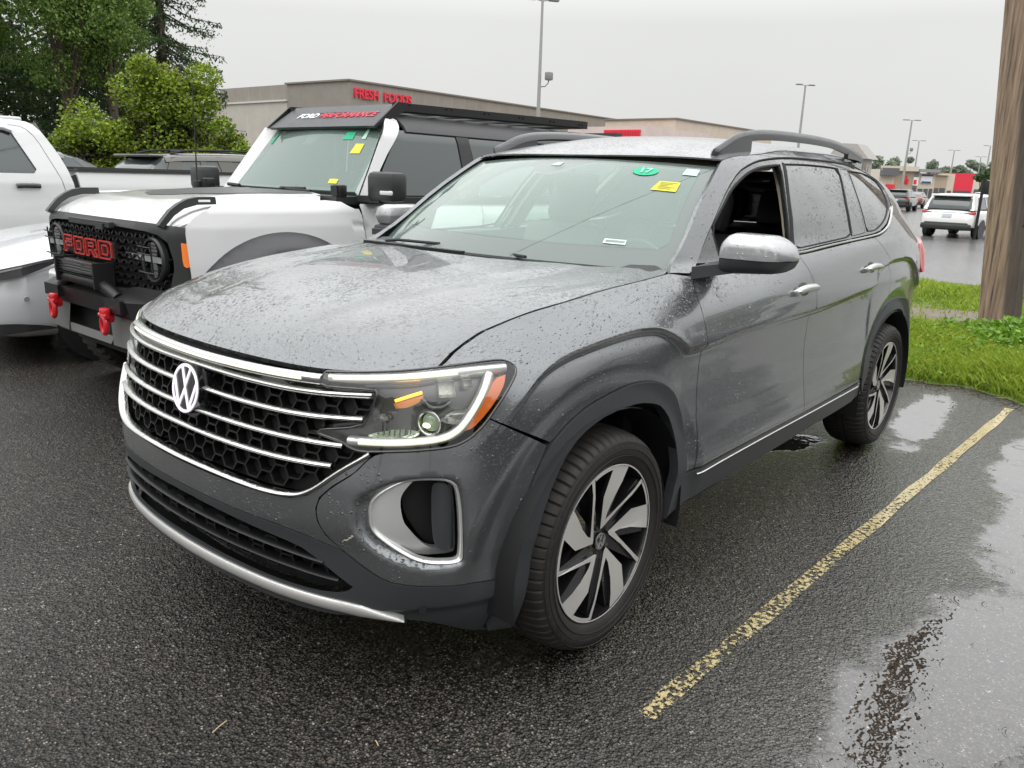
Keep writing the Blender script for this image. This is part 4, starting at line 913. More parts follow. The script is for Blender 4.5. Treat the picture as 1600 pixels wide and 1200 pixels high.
    RM=mb.build('rim',[mat('gloss black alloy',(.010,.010,.011),.2,coat=.8),ALLOY],W_,auto=30)
    mb=MB(); mb.cyl((0,-.934*sd,zc),(0,1,0),.031,.012,32,0); emblem(mb,(0,-.9405*sd,zc),(1 if sd>0 else -1,0,0),(0,0,1),(0,-sd,0),.028,.002,1,.12)
    mb.build('hub_cap',[BLACKG,mat('badge silver',(.7,.7,.68),.3,.8)],RM)
    mb=MB(); mb.lathe([(.08,-.86*sd),(.165,-.86*sd),(.165,-.835*sd),(.08,-.835*sd)],'y',(0,0,zc),48); mb.build('brake_disc',mat('brake steel',(.25,.24,.23),.35,.9),W_)
    mb=MB(); mb.bev((.14,-.85*sd,zc+.03),(.07,.09,.14),.02); mb.cyl((.115,-.91*sd,zc-.04),(0,1,0),.012,.03,10); mb.build('brake_caliper',mat('caliper',(.18,.17,.16),.5,.5),W_)
    mb=MB(); mb.lathe([(.235,-.80*sd),(.225,-.74*sd),(.245,-.725*sd)],'y',(0,0,zc),48); mb.lathe([(.0,-.76*sd),(.235,-.76*sd)],'y',(0,0,zc),32); mb.build('wheel_barrel',BLACK,W_)
    W_.rotation_euler=(0,0,0)
    return W_
for cx in (0.,2.98):
    for sd in (1,-1): wheel(cx,sd)
# wheel wells, floor, interior shell
for cx in (0.,2.98):
    for sd in (1,-1):
        mb=MB(); V=[];F=[];K=22
        for k in range(K+1):
            t=math.radians(-12+204*k/K); r=.47
            for y in (.972,.62): V.append((cx+r*math.cos(t)*1.02,-y*sd,.378+r*math.sin(t)*.97))
        F=[(2*k,2*k+1,2*k+3,2*k+2) for k in range(K)]; mb.add(V,F,0,True)
        mb.add([(cx-.46,-.62*sd,.30),(cx+.46,-.62*sd,.30),(cx+.5,-.62*sd,.9),(cx-.5,-.62*sd,.9)],[(0,1,2,3)])
        mb.build('wheel_well',BLACK,car)

mb=MB(); mb.box((1.65,0,.32),(4.2,1.2,.10)); mb.box((1.5,0,.36),(2.0,1.75,.06)); mb.box((1.3,0,.34),(.12,1.5,.08)); mb.box((3.55,0,.5),(.8,1.3,.25)); mb.box((-.45,0,.55),(.1,1.3,.5)); mb.box((.35,0,.8),(.06,1.6,.75))
mb.box((-.50,0,.46),(.5,1.1,.1)); mb.build('underbody',BLACK,car)
# interior
mb=MB(); mb.bev((.72,0,1.10),(.55,1.62,.26),.07); mb.bev((.75,-.38,1.19),(.30,.42,.10),.04); mb.build('dashboard',mat('dashboard',(.02,.021,.022),.5),car)
mb=MB(); P=[(.98+.10*math.sin(a)*.4,-.38+.185*math.cos(a),1.10+.175*math.sin(a)) for a in np.linspace(0,2*math.pi,28,endpoint=False)]; mb.tube(P,.015,8,closed=True); mb.bev((.97,-.38,1.10),(.05,.14,.10),.02); mb.tube([(.97,-.38,1.1),(.80,-.38,1.08)],.03,8); mb.build('steering_wheel',LEATH,car)
def seat(x,y,w=.52,h=.62):
    mb=MB(); mb.bev((x-.1,y,.70),(.52,w,.18),.06)
    R=Matrix.Rotation(math.radians(18),3,'Y'); mb.bev((x+.24,y,1.00),(.15,w,h),.06,R=R); mb.bev((x+.36,y,1.40),(.11,.27,.22),.05,R=R); mb.tube([(x+.32,y-.06,1.3),(x+.35,y-.06,1.38)],.008,6); mb.tube([(x+.32,y+.06,1.3),(x+.35,y+.06,1.38)],.008,6)
    return mb.build('seat',LEATH,car)
seat(1.22,-.40); seat(1.22,.40)
for y in (-.40,0,.40): seat(2.15,y,.42,.55)
seat(2.95,-.3,.4,.5); seat(2.95,.3,.4,.5)
mb=MB(); mb.bev((1.25,0,.78),(.7,.24,.28),.05); mb.build('centre_console',LEATH,car)
# headliner and inner pillars, door cards
panel('headliner',[(x,y*.93) for x,y in rp if x>1.0 and abs(y)>0.0 or True],roof,BEIGE,car,off=-.045,step=.09,rnd=0,th=0,shrink=.03)
for sd in (1,-1):
    X,n=along([(3.20,1.24),(3.26,1.38),(3.33,1.52),(3.38,1.62)],wall,-.035,rnd=1); sweep('pillar_trim',X,n,.11,.03,BEIGE,car,side=sd)
    X,n=along([(3.155,1.24),(3.205,1.38),(3.265,1.52),(3.31,1.63)],wall,-.02,rnd=1); sweep('door_seal',X,n,.035,.02,SEAMBLK,car,side=sd)
    X,n=along([(2.60,1.44),(2.75,1.53),(2.88,1.59),(3.05,1.63),(3.3,1.645)],wall,-.045,rnd=1); sweep('pillar_trim',X,n,.07,.03,BEIGE,car,side=sd)
    X,n=along([(3.85,1.26),(3.97,1.42),(4.13,1.62)],wall,-.035,rnd=1); sweep('pillar_trim',X,n,.12,.03,BEIGE,car,side=sd)
    panel('door_card',[(2.25,.5),(2.25,1.21),(3.1,1.232),(4.2,1.26),(4.2,.9),(4.0,.5)],wall,mat('door card',(.03,.03,.03),.6),car,off=-.07,step=.1,rnd=0,side=sd,th=0)
mb=MB(); mb.bev((1.06,0,1.52),(.03,.24,.07),.02); mb.tube([(1.04,0,1.55),(1.02,0,1.60)],.01,6); mb.build('rear_view_mirror',BLACK,car)
# bumper scuff
mb=MB()
for i in range(9):
    a=.662+i*.0035; b=.562+i*.0022+random.uniform(-.003,.003); r=.0012+random.random()*.0018
    mb.add([wall(a-r,b-r,.0008),wall(a+r*1.4,b-r*.6,.0008),wall(a+r,b+r*1.3,.0008),wall(a-r*1.2,b+r*.8,.0008)],[(0,1,2,3)])
mb.build('paint_scuff',mat('scuff',(.5,.47,.36),.6),car)
# ============================================================ white off-road SUV beside it
WHITE=mat('white car paint',(.70,.70,.695),.32,coat=1.,crough=.03,drops=.12)
WHITE2=mat('pickup white paint',(.62,.63,.62),.35,coat=1.,crough=.03,drops=.08)
CHAR=mat('charcoal plastic',(.030,.031,.031),.38,bump=(500,.2,.0006),drops=.25)
HARD=mat('grey hard top',(.060,.060,.062),.5,drops=.25,bump=(600,.2,.0005))
FLARE=mat('grey flare plastic',(.065,.065,.070),.55,bump=(400,.3,.001),drops=.25)
BLKM=mat('powder coated steel',(.012,.012,.013),.42,drops=.2)
REDP=mat('red painted steel',(.55,.012,.02),.35,coat=.5)
GREYP=mat('satin grey bumper',(.22,.22,.22),.4,.5,drops=.2)
REDT=mat('red outline',(.48,.03,.025),.45)
TGLASS=mat('tinted window',(.045,.060,.058),.05,coat=1.,drops=.12)
WIND2=glassmat('offroader windscreen',(.52,.70,.64),1.,1.5,haze=.20)
br=empty('off_road_suv',(.02,2.80,0),0,'white off-road SUV with red outlined grille letters, black roof rack and red tow hooks','off-road SUV')
def B(X,Y,Z): return (X,-Y,Z)
def zs(z): # side inset with height
    return np.interp(z,[.45,.60,.80,1.0,1.2,1.30,1.36],[.93,.955,.965,.97,.965,.945,.90])
def bside(x,z,off=0.):
    x=np.asarray(x,float); z=np.asarray(z,float); y=zs(z)+off-.05*(1-sst(.0,.30,x))-.03*(1-sst(.2,.9,x))
    y=y-.012*np.exp(-((z-1.19)/.02)**2)*(x>1.2)
    return np.stack(np.broadcast_arrays(x,-y,z),-1)
def boxmesh(name,c,d,m,par,b=.02,R=None): return MB().bev(c,d,b,R=R).build(name,m,par)
for sd in (1,-1):
    wc=.68
    arc=[(wc+.56*math.cos(t),.50+.60*math.sin(t)) for t in np.linspace(math.radians(185),math.radians(-5),20)]
    FN=panel('fender',[(.13,.86),(.11,1.16),(.115,1.215),(.17,1.265),(.30,1.335),(.7,1.345),(1.12,1.355),(1.22,1.30),(1.26,1.30),(1.28,1.25),(1.36,.55)]+arc[::-1],bside,WHITE,br,step=.03,rnd=1,side=sd)
    panel('front_door',[(1.285,1.33),(1.29,1.20),(1.36,.56),(2.42,.56),(2.42,1.335)],bside,WHITE,br,step=.05,rnd=0,side=sd)
    panel('rear_door',[(2.425,1.335),(2.425,.56),(3.1,.56),(3.3,.9),(3.42,1.335)],bside,WHITE,br,step=.06,rnd=0,side=sd)
    panel('quarter_panel',[(3.425,1.335),(3.3,.9),(3.5,1.06),(3.8,1.12),(4.1,1.02),(4.3,.7),(4.65,.7),(4.65,1.335)],bside,WHITE,br,step=.06,rnd=0,side=sd)
    # flares
    for wx in (.68,3.64):
        o=[(wx+.66*math.cos(t)*(1 if math.cos(t)>0 else .98),.52+.655*math.sin(t)**.92) for t in np.linspace(math.radians(178),math.radians(2),22)]
        i=[(wx+.54*math.cos(t),.50+.56*math.sin(t)) for t in np.linspace(math.radians(2),math.radians(178),22)]
        panel('fender_flare',o+i,lambda x,z,off=0: bside(x,z,.0)+np.stack(np.broadcast_arrays(0*x,-(.012+.10*sst(.66,.55,np.hypot(x-wx,(z-.52)))),0*z),-1) if False else bside(x,z)-np.stack(np.broadcast_arrays(0*x,.012+.10*sst(.66,.55,np.hypot(x-wx,z-.52)),0*z),-1),FLARE,br,step=.035,rnd=1,side=sd,th=.05)
        # inner well
        mb=MB(); V=[]
        for t in np.linspace(math.radians(-10),math.radians(190),16):
            for y in (.95,.5): V.append((wx+.58*math.cos(t),-sd*y,.50+.60*math.sin(t)))
        mb.add(V,[(2*k,2*k+1,2*k+3,2*k+2) for k in range(15)],0,True); mb.add([(wx-.5,-sd*.55,.3),(wx+.5,-sd*.55,.3),(wx+.5,-sd*.55,1.0),(wx-.5,-sd*.55,1.0)],[(0,1,2,3)]); mb.build('wheel_well',BLACK,br)
# hood
def bhood(x,y,off=0.):
    x=np.asarray(x,float); y=np.asarray(y,float); L_=np.abs(y); u=np.maximum(x-(.03+.05*(L_/.75)**2),0)
    z=1.215+np.interp(u,[0,.03,.08,.16,.25,.5,.9,1.3],[-.02,.022,.055,.090,.112,.125,.140,.155])+.022*(1-sst(.45,.72,L_))*sst(.1,.5,u)-.02*sst(.66,.76,L_)
    return np.stack(np.broadcast_arrays(x,y,z+off),-1)
hd_=[(.03+.05*(y/.75)**2,y) for y in np.linspace(-.745,.745,15)]
panel('hood',hd_+[(1.10,.76),(1.22,.60),(1.24,0),(1.22,-.60),(1.10,-.76)],bhood,WHITE,br,step=.04,rnd=0,th=.02)
panel('hood_decal',[(.42,-.18),(.36,.0),(.42,.18),(.62,.34),(1.0,.52),(1.20,.56),(1.22,0),(1.20,-.56),(1.0,-.52),(.62,-.34)],bhood,mat('black vinyl',(.03,.03,.032),.35,drops=.4),br,off=.003,step=.06,rnd=0,th=0)
for sd in (1,-1):
    # top of the fenders
    def ftop(x,y,off=0.):
        x=np.asarray(x,float);y=np.asarray(y,float); z=bhood(x,np.full(x.shape,.745))[...,2]-.008-.05*((y-.745)/.2)**2
        return np.stack(np.broadcast_arrays(x,-y,z),-1)
    panel('fender_top',[(.08,.75),(1.22,.75),(1.22,.915),(.30,.90),(.18,.86)],ftop,WHITE,br,step=.04,rnd=0,th=.03,side=sd,flip=True)
    mb=MB(); P=[(.03,1.200),(.06,1.235),(.10,1.280),(.15,1.315),(.20,1.338),(.26,1.350),(.37,1.352)]
    mb.prism([(a,b+.012) for a,b in P]+[(.375,1.322),(.26,1.320),(.18,1.300),(.12,1.262),(.055,1.195)],-sd*.735,-sd*.775); TS=mb.build('trail_sight',CHAR,br)
    MB().box((.30,-sd*.777,1.342),(.07,.004,.012)).build('sight_badge',mat('white badge',(.8,.8,.8),.4),TS)
# cowl, body core
mb=MB(); mb.box((1.30,0,1.345),(.26,1.66,.05)); mb.build('cowl',CHAR,br)
mb=MB(); mb.box((2.2,0,.62),(3.6,1.0,.35)); mb.box((.9,0,.9),(1.6,1.1,.5)); mb.box((2.9,0,.95),(3.2,1.7,.6)); mb.build('underbody',BLACK,br)
# grille frame
def gfr(y,z,off=0.):
    y=np.asarray(y,float);z=np.asarray(z,float); L_=np.abs(y)
    x=.0+.05*(L_/.75)**2+.10*sst(.78,.93,L_)**1.4+.03*sst(1.16,1.24,z)-off
    return np.stack(np.broadcast_arrays(x,-y,z),-1)
gout=[(-.90,1.16),(-.915,1.02),(-.905,.88),(-.84,.80),(-.40,.80),(.40,.80),(.84,.80),(.905,.88),(.915,1.02),(.90,1.16),(.88,1.20),(.82,1.215),(.4,1.222),(-.4,1.222),(-.82,1.215),(-.88,1.20)]
gin=[(-.80,1.12),(-.83,1.0),(-.80,.88),(-.74,.85),(-.45,.85),(-.35,.82),(.35,.82),(.45,.85),(.74,.85),(.80,.88),(.83,1.0),(.80,1.12),(.70,1.165),(.3,1.18),(-.3,1.18),(-.70,1.165)]
GF=panel('grille',gout,gfr,CHAR,br,holes=[gin],step=.035,rnd=1,th=.06,flip=False)
panel('grille_back',gin,gfr,BLACK,GF,off=-.06,step=.2,rnd=0,th=0,shrink=-.02)
mb=MB()
for r in range(9):
    for c in range(-9,10):
        y=c*.085+(r%2)*.0425; z=.85+r*.040
        if not (inpoly(np.array([y]),np.array([z]),gin)[0] and inpoly(np.array([y+.04]),np.array([z+.035]),gin)[0]): continue
        if abs(abs(y)-.66)<.13 or (abs(y)<.42 and .97<z<1.10): pass
        x=float(gfr(y,z)[0])+.02
        for dy in (-.021,.021): mb.box((x,-(y+dy),z+.01),(.02,.010,.032),R=Matrix.Rotation(.9*(1 if dy>0 else -1),3,'X'))
mb.build('grille_mesh',mat('grille mesh black',(.014,.014,.015),.3),GF)
# letters in outline
def outline_letter(mb,strokes,ctr,w,h,lw,mi):
    for P in strokes:
        for a,b in zip(P[:-1],P[1:]):
            a=np.array(a)*(w,h);b=np.array(b)*(w,h); t=(b-a)/np.linalg.norm(b-a); o=np.array([-t[1],t[0]])*lw/2; t=t*lw*.5
            q=[a-o-t,b-o+t,b+o+t,a+o-t]; yc,zc,xo=ctr
            top=[(float(gfr(yc+p[0],zc+p[1])[0])-xo,-(yc+p[0]),zc+p[1]) for p in q]; bot=[(x+.008,y,z) for x,y,z in top]
            mb.add(top+bot,[(0,1,2,3),(0,1,5,4),(1,2,6,5),(2,3,7,6),(3,0,4,7)],mi)
LT={'F':[[(0,0),(0,1),(1,1),(1,.76),(.30,.76),(.30,.62),(.95,.62),(.95,.38),(.30,.38),(.30,0),(0,0)]],
 'O':[[(0,0),(0,1),(1,1),(1,0),(0,0)],[(.28,.25),(.28,.75),(.72,.75),(.72,.25),(.28,.25)]],
 'R':[[(0,0),(0,1),(1,1),(1,.45),(.78,.40),(1,0),(.70,0),(.50,.36),(.28,.36),(.28,0),(0,0)],[(.28,.58),(.28,.78),(.74,.78),(.74,.58),(.28,.58)]],
 'D':[[(0,0),(0,1),(.85,1),(1,.85),(1,.15),(.85,0),(0,0)],[(.28,.24),(.28,.76),(.72,.76),(.72,.24),(.28,.24)]]}
mb=MB(); 
for i,ch in enumerate('FORD'):
    # character cell: reading left to right as seen from the front means from passenger (-Y) to driver (+Y)
    outline_letter(mb,LT[ch],(-.42+.178*i,.985,.022),.150,.100,.0085,0)
mb.build('lettering',REDT,GF)
mb=MB()
for i in range(4): mb.box((.022,-(-.42+.178*i+.075),1.035),(.03,.145,.098))
mb.build('letter_backing',mat('charcoal letter',(.03,.022,.022),.5),GF)
mb=MB(); mb.box((-.005,.0,1.185),(.03,.55,.03)); mb.box((-.018,-.16,1.172),(.02,.10,.035)); mb.build('grille_bar',CHAR,GF)
for sd in (1,-1):
    yc=-sd*.655; zc=1.015
    mb=MB(); mb.lathe([(.122,.03),(.127,.0),(.120,-.012),(.110,-.01),(.106,.03)],'x',(.045,yc,zc),36); HL_=mb.build('headlight',CHAR,GF)
    mb=MB(); mb.lathe([(.108,.02),(.10,.05),(.05,.07),(0,.075)],'x',(.045,yc,zc),36); mb.build('bowl',mat('smoked chrome',(.10,.10,.10),.25,.9),HL_)
    mb=MB(); mb.cyl((.06,yc-.0,zc+.055),(1,0,0),.045,.03,20); mb.cyl((.06,yc,zc-.055),(1,0,0),.045,.03,20); mb.build('projector',mat('lamp dark glass',(.05,.05,.055),.08,coat=1.),HL_)
    mb=MB(); mb.box((.045,yc,zc+.004),(.02,.22,.030)); mb.box((.048,-sd*.43,zc+.004),(.015,.20,.030)); mb.build('light_strip',mat('clear bar',(.42,.43,.43),.2,.3),HL_)
    mb=MB()
    for dz in (-.08,.04,.085): mb.tube([(.012,yc-.11,zc+dz*.85),(.0,yc,zc+dz*.85),(.012,yc+.11,zc+dz*.85)],.0045,6)
    for dy in (-.06,.03): mb.tube([(.01,yc+dy,zc-.10),(.0,yc+dy,zc+.10)],.0045,6)
    mb.build('lamp_guard',BLKM,HL_)
    panel('marker_lamp',[(.858,1.125),(.888,1.118),(.893,.995),(.872,.985),(.860,1.0)],gfr,mat('amber lens',(.75,.16,.01),.2,coat=1.,emit=(.8,.2,.01),estr=.25),GF,off=.006,step=.03,rnd=1,side=sd,th=.02)
# white lower strip, steel bumper, bull bar, lamps
mb=MB(); mb.bev((.14,0,.775),(.20,1.78,.09),.03); mb.build('front_valance',WHITE,br)
mb=MB()
mb.add([(-.16,-.62,.60),(-.16,.62,.60),(.02,.97,.60),(.02,-.97,.60),(-.18,-.60,.70),(-.18,.60,.70),(.04,1.0,.70),(.04,-1.0,.70),(-.10,-.60,.735),(-.10,.60,.735),(.14,.98,.735),(.14,-.98,.735),(.3,-.97,.6),(.3,.97,.6),(.3,-.97,.73),(.3,.97,.73)],
 [(0,1,5,4),(4,5,9,8),(1,2,6,5),(5,6,10,9),(3,0,4,7),(7,4,8,11),(2,13,15,6),(3,7,14,12),(6,15,10),(7,11,14),(8,9,10,15,14,11),(0,3,12,13,2,1)])
BP=mb.build('front_bumper',BLKM,br,auto=25); BP.location=(.09,0,.075); BP.scale=(1,.93,1)
mb=MB(); mb.add([(-.15,-.62,.42),(-.15,.62,.42),(.05,.9,.48),(.05,-.9,.48),(-.14,-.60,.598),(-.14,.60,.598),(.03,.95,.598),(.03,-.95,.598)],[(1,2,6,5),(3,0,4,7)])
mb.add([(-.16,-.30,.42),(-.16,.30,.42),(-.15,.34,.47),(-.15,-.34,.47)],[(0,1,2,3)]); mb.add([(-.15,-.62,.42),(-.16,-.34,.42),(-.15,-.30,.598),(-.14,-.60,.598)],[(0,1,2,3)]); mb.add([(-.15,.62,.42),(-.16,.34,.42),(-.15,.30,.598),(-.14,.60,.598)],[(0,3,2,1)])
mb.build('bumper_guard',GREYP,BP,auto=20)
mb=MB(); mb.box((-.02,0,.50),(.1,1.5,.2)); mb.box((.1,0,.38),(.2,1.2,.14)); mb.build('bumper_core',BLACK,BP)
mb=MB(); mb.tube([(-.14,-.42,.70),(-.15,-.34,.735),(-.165,-.27,.765),(-.17,-.20,.775),(-.17,.20,.775),(-.165,.27,.765),(-.15,.34,.735),(-.14,.42,.70)],.036,14); mb.build('bull_bar',BLKM,BP)
mb=MB(); mb.bev((-.17,0,.90),(.07,.56,.075),.015)
for s in (-1,1): mb.box((-.18,s*.285,.875),(.12,.016,.15))
for k in range(5): mb.box((-.20,0,.862+.017*k),(.06,.55,.004))
LB=mb.build('lamp_bar',BLKM,BP); LB.location=(.02,0,-.055)
mb=MB(); mb.box((-.217,0,.90),(.006,.52,.06)); mb.build('lens',mat('lamp bar glass',(.08,.08,.085),.1,coat=1.),LB)
for s in (-1,1):
    mb=MB(); mb.box((-.17,s*.46,.668),(.06,.22,.075)); mb.build('bracket',BLKM,BP)
    mb=MB(); mb.bev((-.20,s*.45,.53),(.07,.05,.07),.02); P=[(-.215+.0*math.cos(a),s*.45+.030*math.cos(a)*1.1,.485+.055*math.sin(a)) for a in np.linspace(0,2*math.pi,24,endpoint=False)]
    mb.tube([(p[0]-.02,p[1],p[2]) for p in P],.019,10,closed=True); mb.cyl((-.235,s*.45,.55),(0,1,0),.016,.12,12); mb.bev((-.225,s*.45,.575),(.05,.09,.05),.015)
    TH=mb.build('tow_hook',REDP,BP); TH.scale=(.85,.85,.85); TH.location=(-.03,s*.45*.15-s*(.08 if s>0 else .04),.055+.09)
# wheels
def plain_wheel(par,x,y,r,w,rr=None,ri=.62,spokes=6,rimm=None,name='wheel',n=72,tread=.0,z=None):
    sd=-1 if y<0 else 1; W_=empty(name,(x,y,0)); W_.parent=par; zc=z if z else r; ro=r*ri
    prof=[(ro,-.35*w),(ro*1.02,-.46*w),(ro*1.12,-.5*w),(r*.86,-.5*w),(r*.96,-.44*w),(r,-.34*w),(r,.34*w),(r*.96,.44*w),(r*.86,.5*w),(ro,.4*w)]
    mb=MB(); mb.lathe([(a,b*-sd) for a,b in prof],'y',(0,0,zc),n,fr=(lambda i,k:-tread if (k in (4,5,6,7) and i%2==0) else 0) if tread else None); mb.build('tyre',RUB,W_,auto=30)
    mb=MB(); yo=.44*w*sd; mb.lathe([(ro*1.01,yo),(ro*.94,yo*.98),(ro*.9,yo*.5),(ro*.85,0)],'y',(0,0,zc),36,1 if False else 0)
    for q in range(spokes):
        a=2*math.pi*q/spokes; ca,sa=math.cos(a),math.sin(a); t=.12*r; V=[]
        for rad,ww in ((.12*r,.08*r),(ro*.97,.13*r)):
            for s in (-1,1):
                for d in (0,-.03*sd): V.append((rad*ca-s*ww*sa,yo*.93+d,zc+rad*sa+s*ww*ca))
        mb.add(V,[(0,2,6,4),(1,5,7,3),(0,4,5,1),(2,3,7,6)])
    mb.cyl((0,yo*.9,zc),(0,1,0),.15*r,.04,20); mb.build('rim',rimm or BLACKG,W_)
    mb=MB(); mb.cyl((0,0,zc),(0,1,0),ro*.86,.02,32); mb.build('brake_disc',BLACK,W_); return W_
for wx in (.68,3.64):
    for s in (-1,1): plain_wheel(br,wx,s*.88,.465,.32,ri=.50,spokes=6,tread=.016,n=96)
# cabin
WSb=[(1.38,.72,1.395),(1.72,.64,1.845)]
def bws(u,v,off=0.):
    u=np.asarray(u,float);v=np.asarray(v,float); x=1.36+.36*v+.05*u*u-off*.8; y=-(.74-.085*v)*u; z=1.395+.455*v-.0*u*u+off*.6
    return np.stack(np.broadcast_arrays(x,y,z),-1)
BW=panel('windshield',[(-1,0),(1,0),(1,1),(-1,1)],bws,WIND2,br,step=.1,rnd=0,th=0)
panel('glass_border',[(-1,0),(1,0),(1,1),(-1,1)],bws,BORD,BW,holes=[[(-.92,.05),(.90,.05),(.93,.1),(.90,.88),(.86,.92),(-.88,.92),(-.92,.88)]],off=-.01,step=.1,rnd=0,th=0)
panel('sensor_housing',[(-.22,.70),(-.05,.72),(.06,.95),(-.22,.95)],bws,CHAR,BW,off=-.012,step=.1,rnd=0,th=0)
for P,m_ in (([(.44,.76),(.60,.76),(.60,.88),(.46,.88)],G1),([(.72,.77),(.78,.77),(.78,.92),(.74,.92)],G2),([(.66,.55),(.80,.55),(.80,.70),(.68,.70)],Y1),([(.58,.10),(.70,.10),(.70,.17),(.58,.17)],Y1),([(-.90,.70),(-.84,.70),(-.84,.86),(-.88,.86)],G1)):
    panel('sticker',P,bws,m_,BW,off=.004,step=.1,rnd=0,th=0)
for sd in (1,-1):
    def cab(x,z,off=0.):
        x=np.asarray(x,float);z=np.asarray(z,float); y=.905-.255*sst(1.32,1.98,z)*1.0-.10*np.clip((z-1.36)/.5,0,1)+off
        y=np.interp(z,[1.30,1.36,1.78,1.84,1.90,1.94],[.84,.825,.735,.70,.63,.55])+off
        return np.stack(np.broadcast_arrays(x,-y,z),-1)
    CB=panel('a_pillar',[(1.36,1.36),(1.45,1.365),(1.615,1.60),(1.80,1.80),(1.84,1.88),(1.80,1.915),(1.74,1.89),(1.68,1.84)],cab,WHITE,br,step=.04,rnd=1,side=sd)
    if True:
        # inner face of pillar towards the screen
        V=[(1.35,-sd*.822,1.37),(1.36+.05,-sd*.72,1.395),(1.72+.05,-sd*.64,1.85),(1.675,-sd*.705,1.84)]; mesh('pillar_face',V,[(0,1,2,3) if sd<0 else (0,3,2,1)],WHITE,CB)
    panel('hard_top',[(1.87,1.805),(1.86,1.88),(1.84,1.935),(4.45,1.935),(4.62,1.36),(3.5,1.36),(3.42,1.80)],cab,HARD,br,step=.06,rnd=0,side=sd,th=.02)
    DG=panel('front_window',[(1.475,1.375),(1.80,1.815),(2.36,1.815),(2.40,1.375)],cab,TGLASS,br,off=-.012,step=.08,rnd=0,side=sd,th=0)
    panel('b_pillar',[(2.36,1.82),(2.40,1.37),(2.53,1.37),(2.49,1.82)],cab,CHAR,br,off=-.004,step=.08,rnd=0,side=sd)
    panel('rear_side_window',[(2.50,1.815),(2.54,1.375),(3.42,1.375),(3.36,1.815)],cab,TGLASS,br,off=-.012,step=.08,rnd=0,side=sd,th=0)
    mb=MB(); mb.box((2.4,-sd*.885,1.350),(2.1,.13,.04)); mb.build('belt_trim',CHAR,br)
    # mirror
    mb=MB(); mb.bev((1.36,-sd*1.10,1.44),(.14,.25,.185),.035); MR=mb.build('side_mirror',CHAR,br); mb=MB(); mb.box((1.38,-sd*.97,1.36),(.14,.22,.04)); mb.build('mirror_arm',CHAR,MR)
    if sd>0: mb=MB(); mb.bev((1.296,-sd*1.165,1.405),(.02,.11,.028),.008); mb.build('mirror_lamp',mat('clear lamp',(.7,.7,.68),.2),MR)
    mb=MB(); mb.bev((1.22,-sd*.80,1.405),(.07,.075,.075),.01); mb.box((1.18,-sd*.80,1.405),(.012,.062,.062)); mb.tube([(1.22,-sd*.80,1.34),(1.22,-sd*.80,1.38)],.012,8); mb.build('cube_lamp',BLKM,br)
def brt(x,y,off=0.):
    x=np.asarray(x,float);y=np.asarray(y,float); return np.stack(np.broadcast_arrays(x,y,1.945-.03*(y/.56)**2+.0*x+off),-1)
panel('hard_top',[(1.80,-.58),(4.46,-.58),(4.46,.58),(1.80,.58)],brt,HARD,br,step=.15,rnd=0,th=.03)
mb=MB(); mb.box((4.5,0,1.65),(.1,1.5,.6)); mb.build('rear_wall',HARD,br)
mb=MB(); mb.bev((1.75,0,1.30),(.5,1.5,.2),.05)
for s in (-1,1): mb.bev((2.35,s*.38,1.25),(.16,.46,.55),.06); mb.bev((2.40,s*.38,1.60),(.1,.26,.18),.05)
mb.build('interior',LEATH,br)
# wiper and antenna
mb=MB(); mb.tube([(1.29,-.05,1.40),(1.24,-.25,1.395),(1.25,-.45,1.39)],.012,6); mb.tube([(1.26,-.12,1.402),(1.30,-.32,1.405)],.010,6); mb.build('wiper',BLACK,br)
mb=MB(); mb.tube([(1.28,.62,1.405),(1.25,.42,1.40)],.014,6); mb.build('wiper',BLACK,br)
mb=MB(); mb.tube([(1.16,.86,1.35),(1.16,.86,1.44),(1.165,.86,1.75),(1.17,.86,2.12)],[.012,.006,.0045,.003],6); mb.bev((1.16,.86,1.38),(.05,.05,.08),.01); mb.build('antenna',BLACK,br)
# light visor over the screen with the script, and roof rack
V=[(1.66,-.63,1.835),(1.66,.63,1.835),(1.88,.58,1.995),(1.88,-.58,1.995)]
mb=MB(); mb.add(V+[(x+.02,y,z-.015) for x,y,z in V],[(0,3,2,1),(4,5,6,7),(0,1,5,4),(1,2,6,5),(2,3,7,6),(3,0,4,7)]); VS=mb.build('roof_visor',mat('visor aluminium',(.055,.057,.062),.35,.4,drops=.6),br)
for s in (-1,1): mb=MB(); mb.prism([(1.64,1.83),(1.86,2.005),(1.95,2.005),(1.93,1.95),(1.80,1.89),(1.72,1.84)],s*.645,s*.63); mb.build('visor_bracket',BLKM,VS)
vn=Vector((-.16,0,.22)).normalized(); vx=Vector((0,-1,0)); vy=Vector((.22,0,.16)).normalized()
def vtext(body,y,m,size=.080): 
    p=Vector((1.775,y,1.9186))+vn*.003; return text('lettering',body,size,frame(p,vx,vy),m,VS,ext=.001,shear=.25,bold=.002,align='LEFT',sx=1.15)
t1=vtext('FORD',.40,mat('white vinyl',(.8,.8,.8),.5)); 
x1=min(v.co.y for v in t1.data.vertices)
t2=vtext('PERFORMANCE',x1-.02,mat('red vinyl',(.60,.03,.06),.5))
for s in (-1,1):
    mb=MB(); mb.box((3.0,s*.605,1.990),(2.30,.022,.055),R=Matrix.Rotation(-.012,3,'Y')); mb.box((3.0,s*.58,1.962),(2.2,.03,.02),R=Matrix.Rotation(-.012,3,'Y'))
    for k in range(6): mb.cyl((1.95+k*.42,s*.618,2.0),(0,1,0),.008,.01,8); mb.cyl((2.0+k*.42,s*.618,2.0),(0,1,0),.008,.01,8)
    mb.build('roof_rack_side',BLKM,br)
for k in range(8):
    mb=MB(); mb.bev((2.05+.29*k,0,1.985),(.06,1.23,.022),.008); mb.build('rack_bar',mat('rack aluminium',(.09,.09,.09),.4,.6),br)
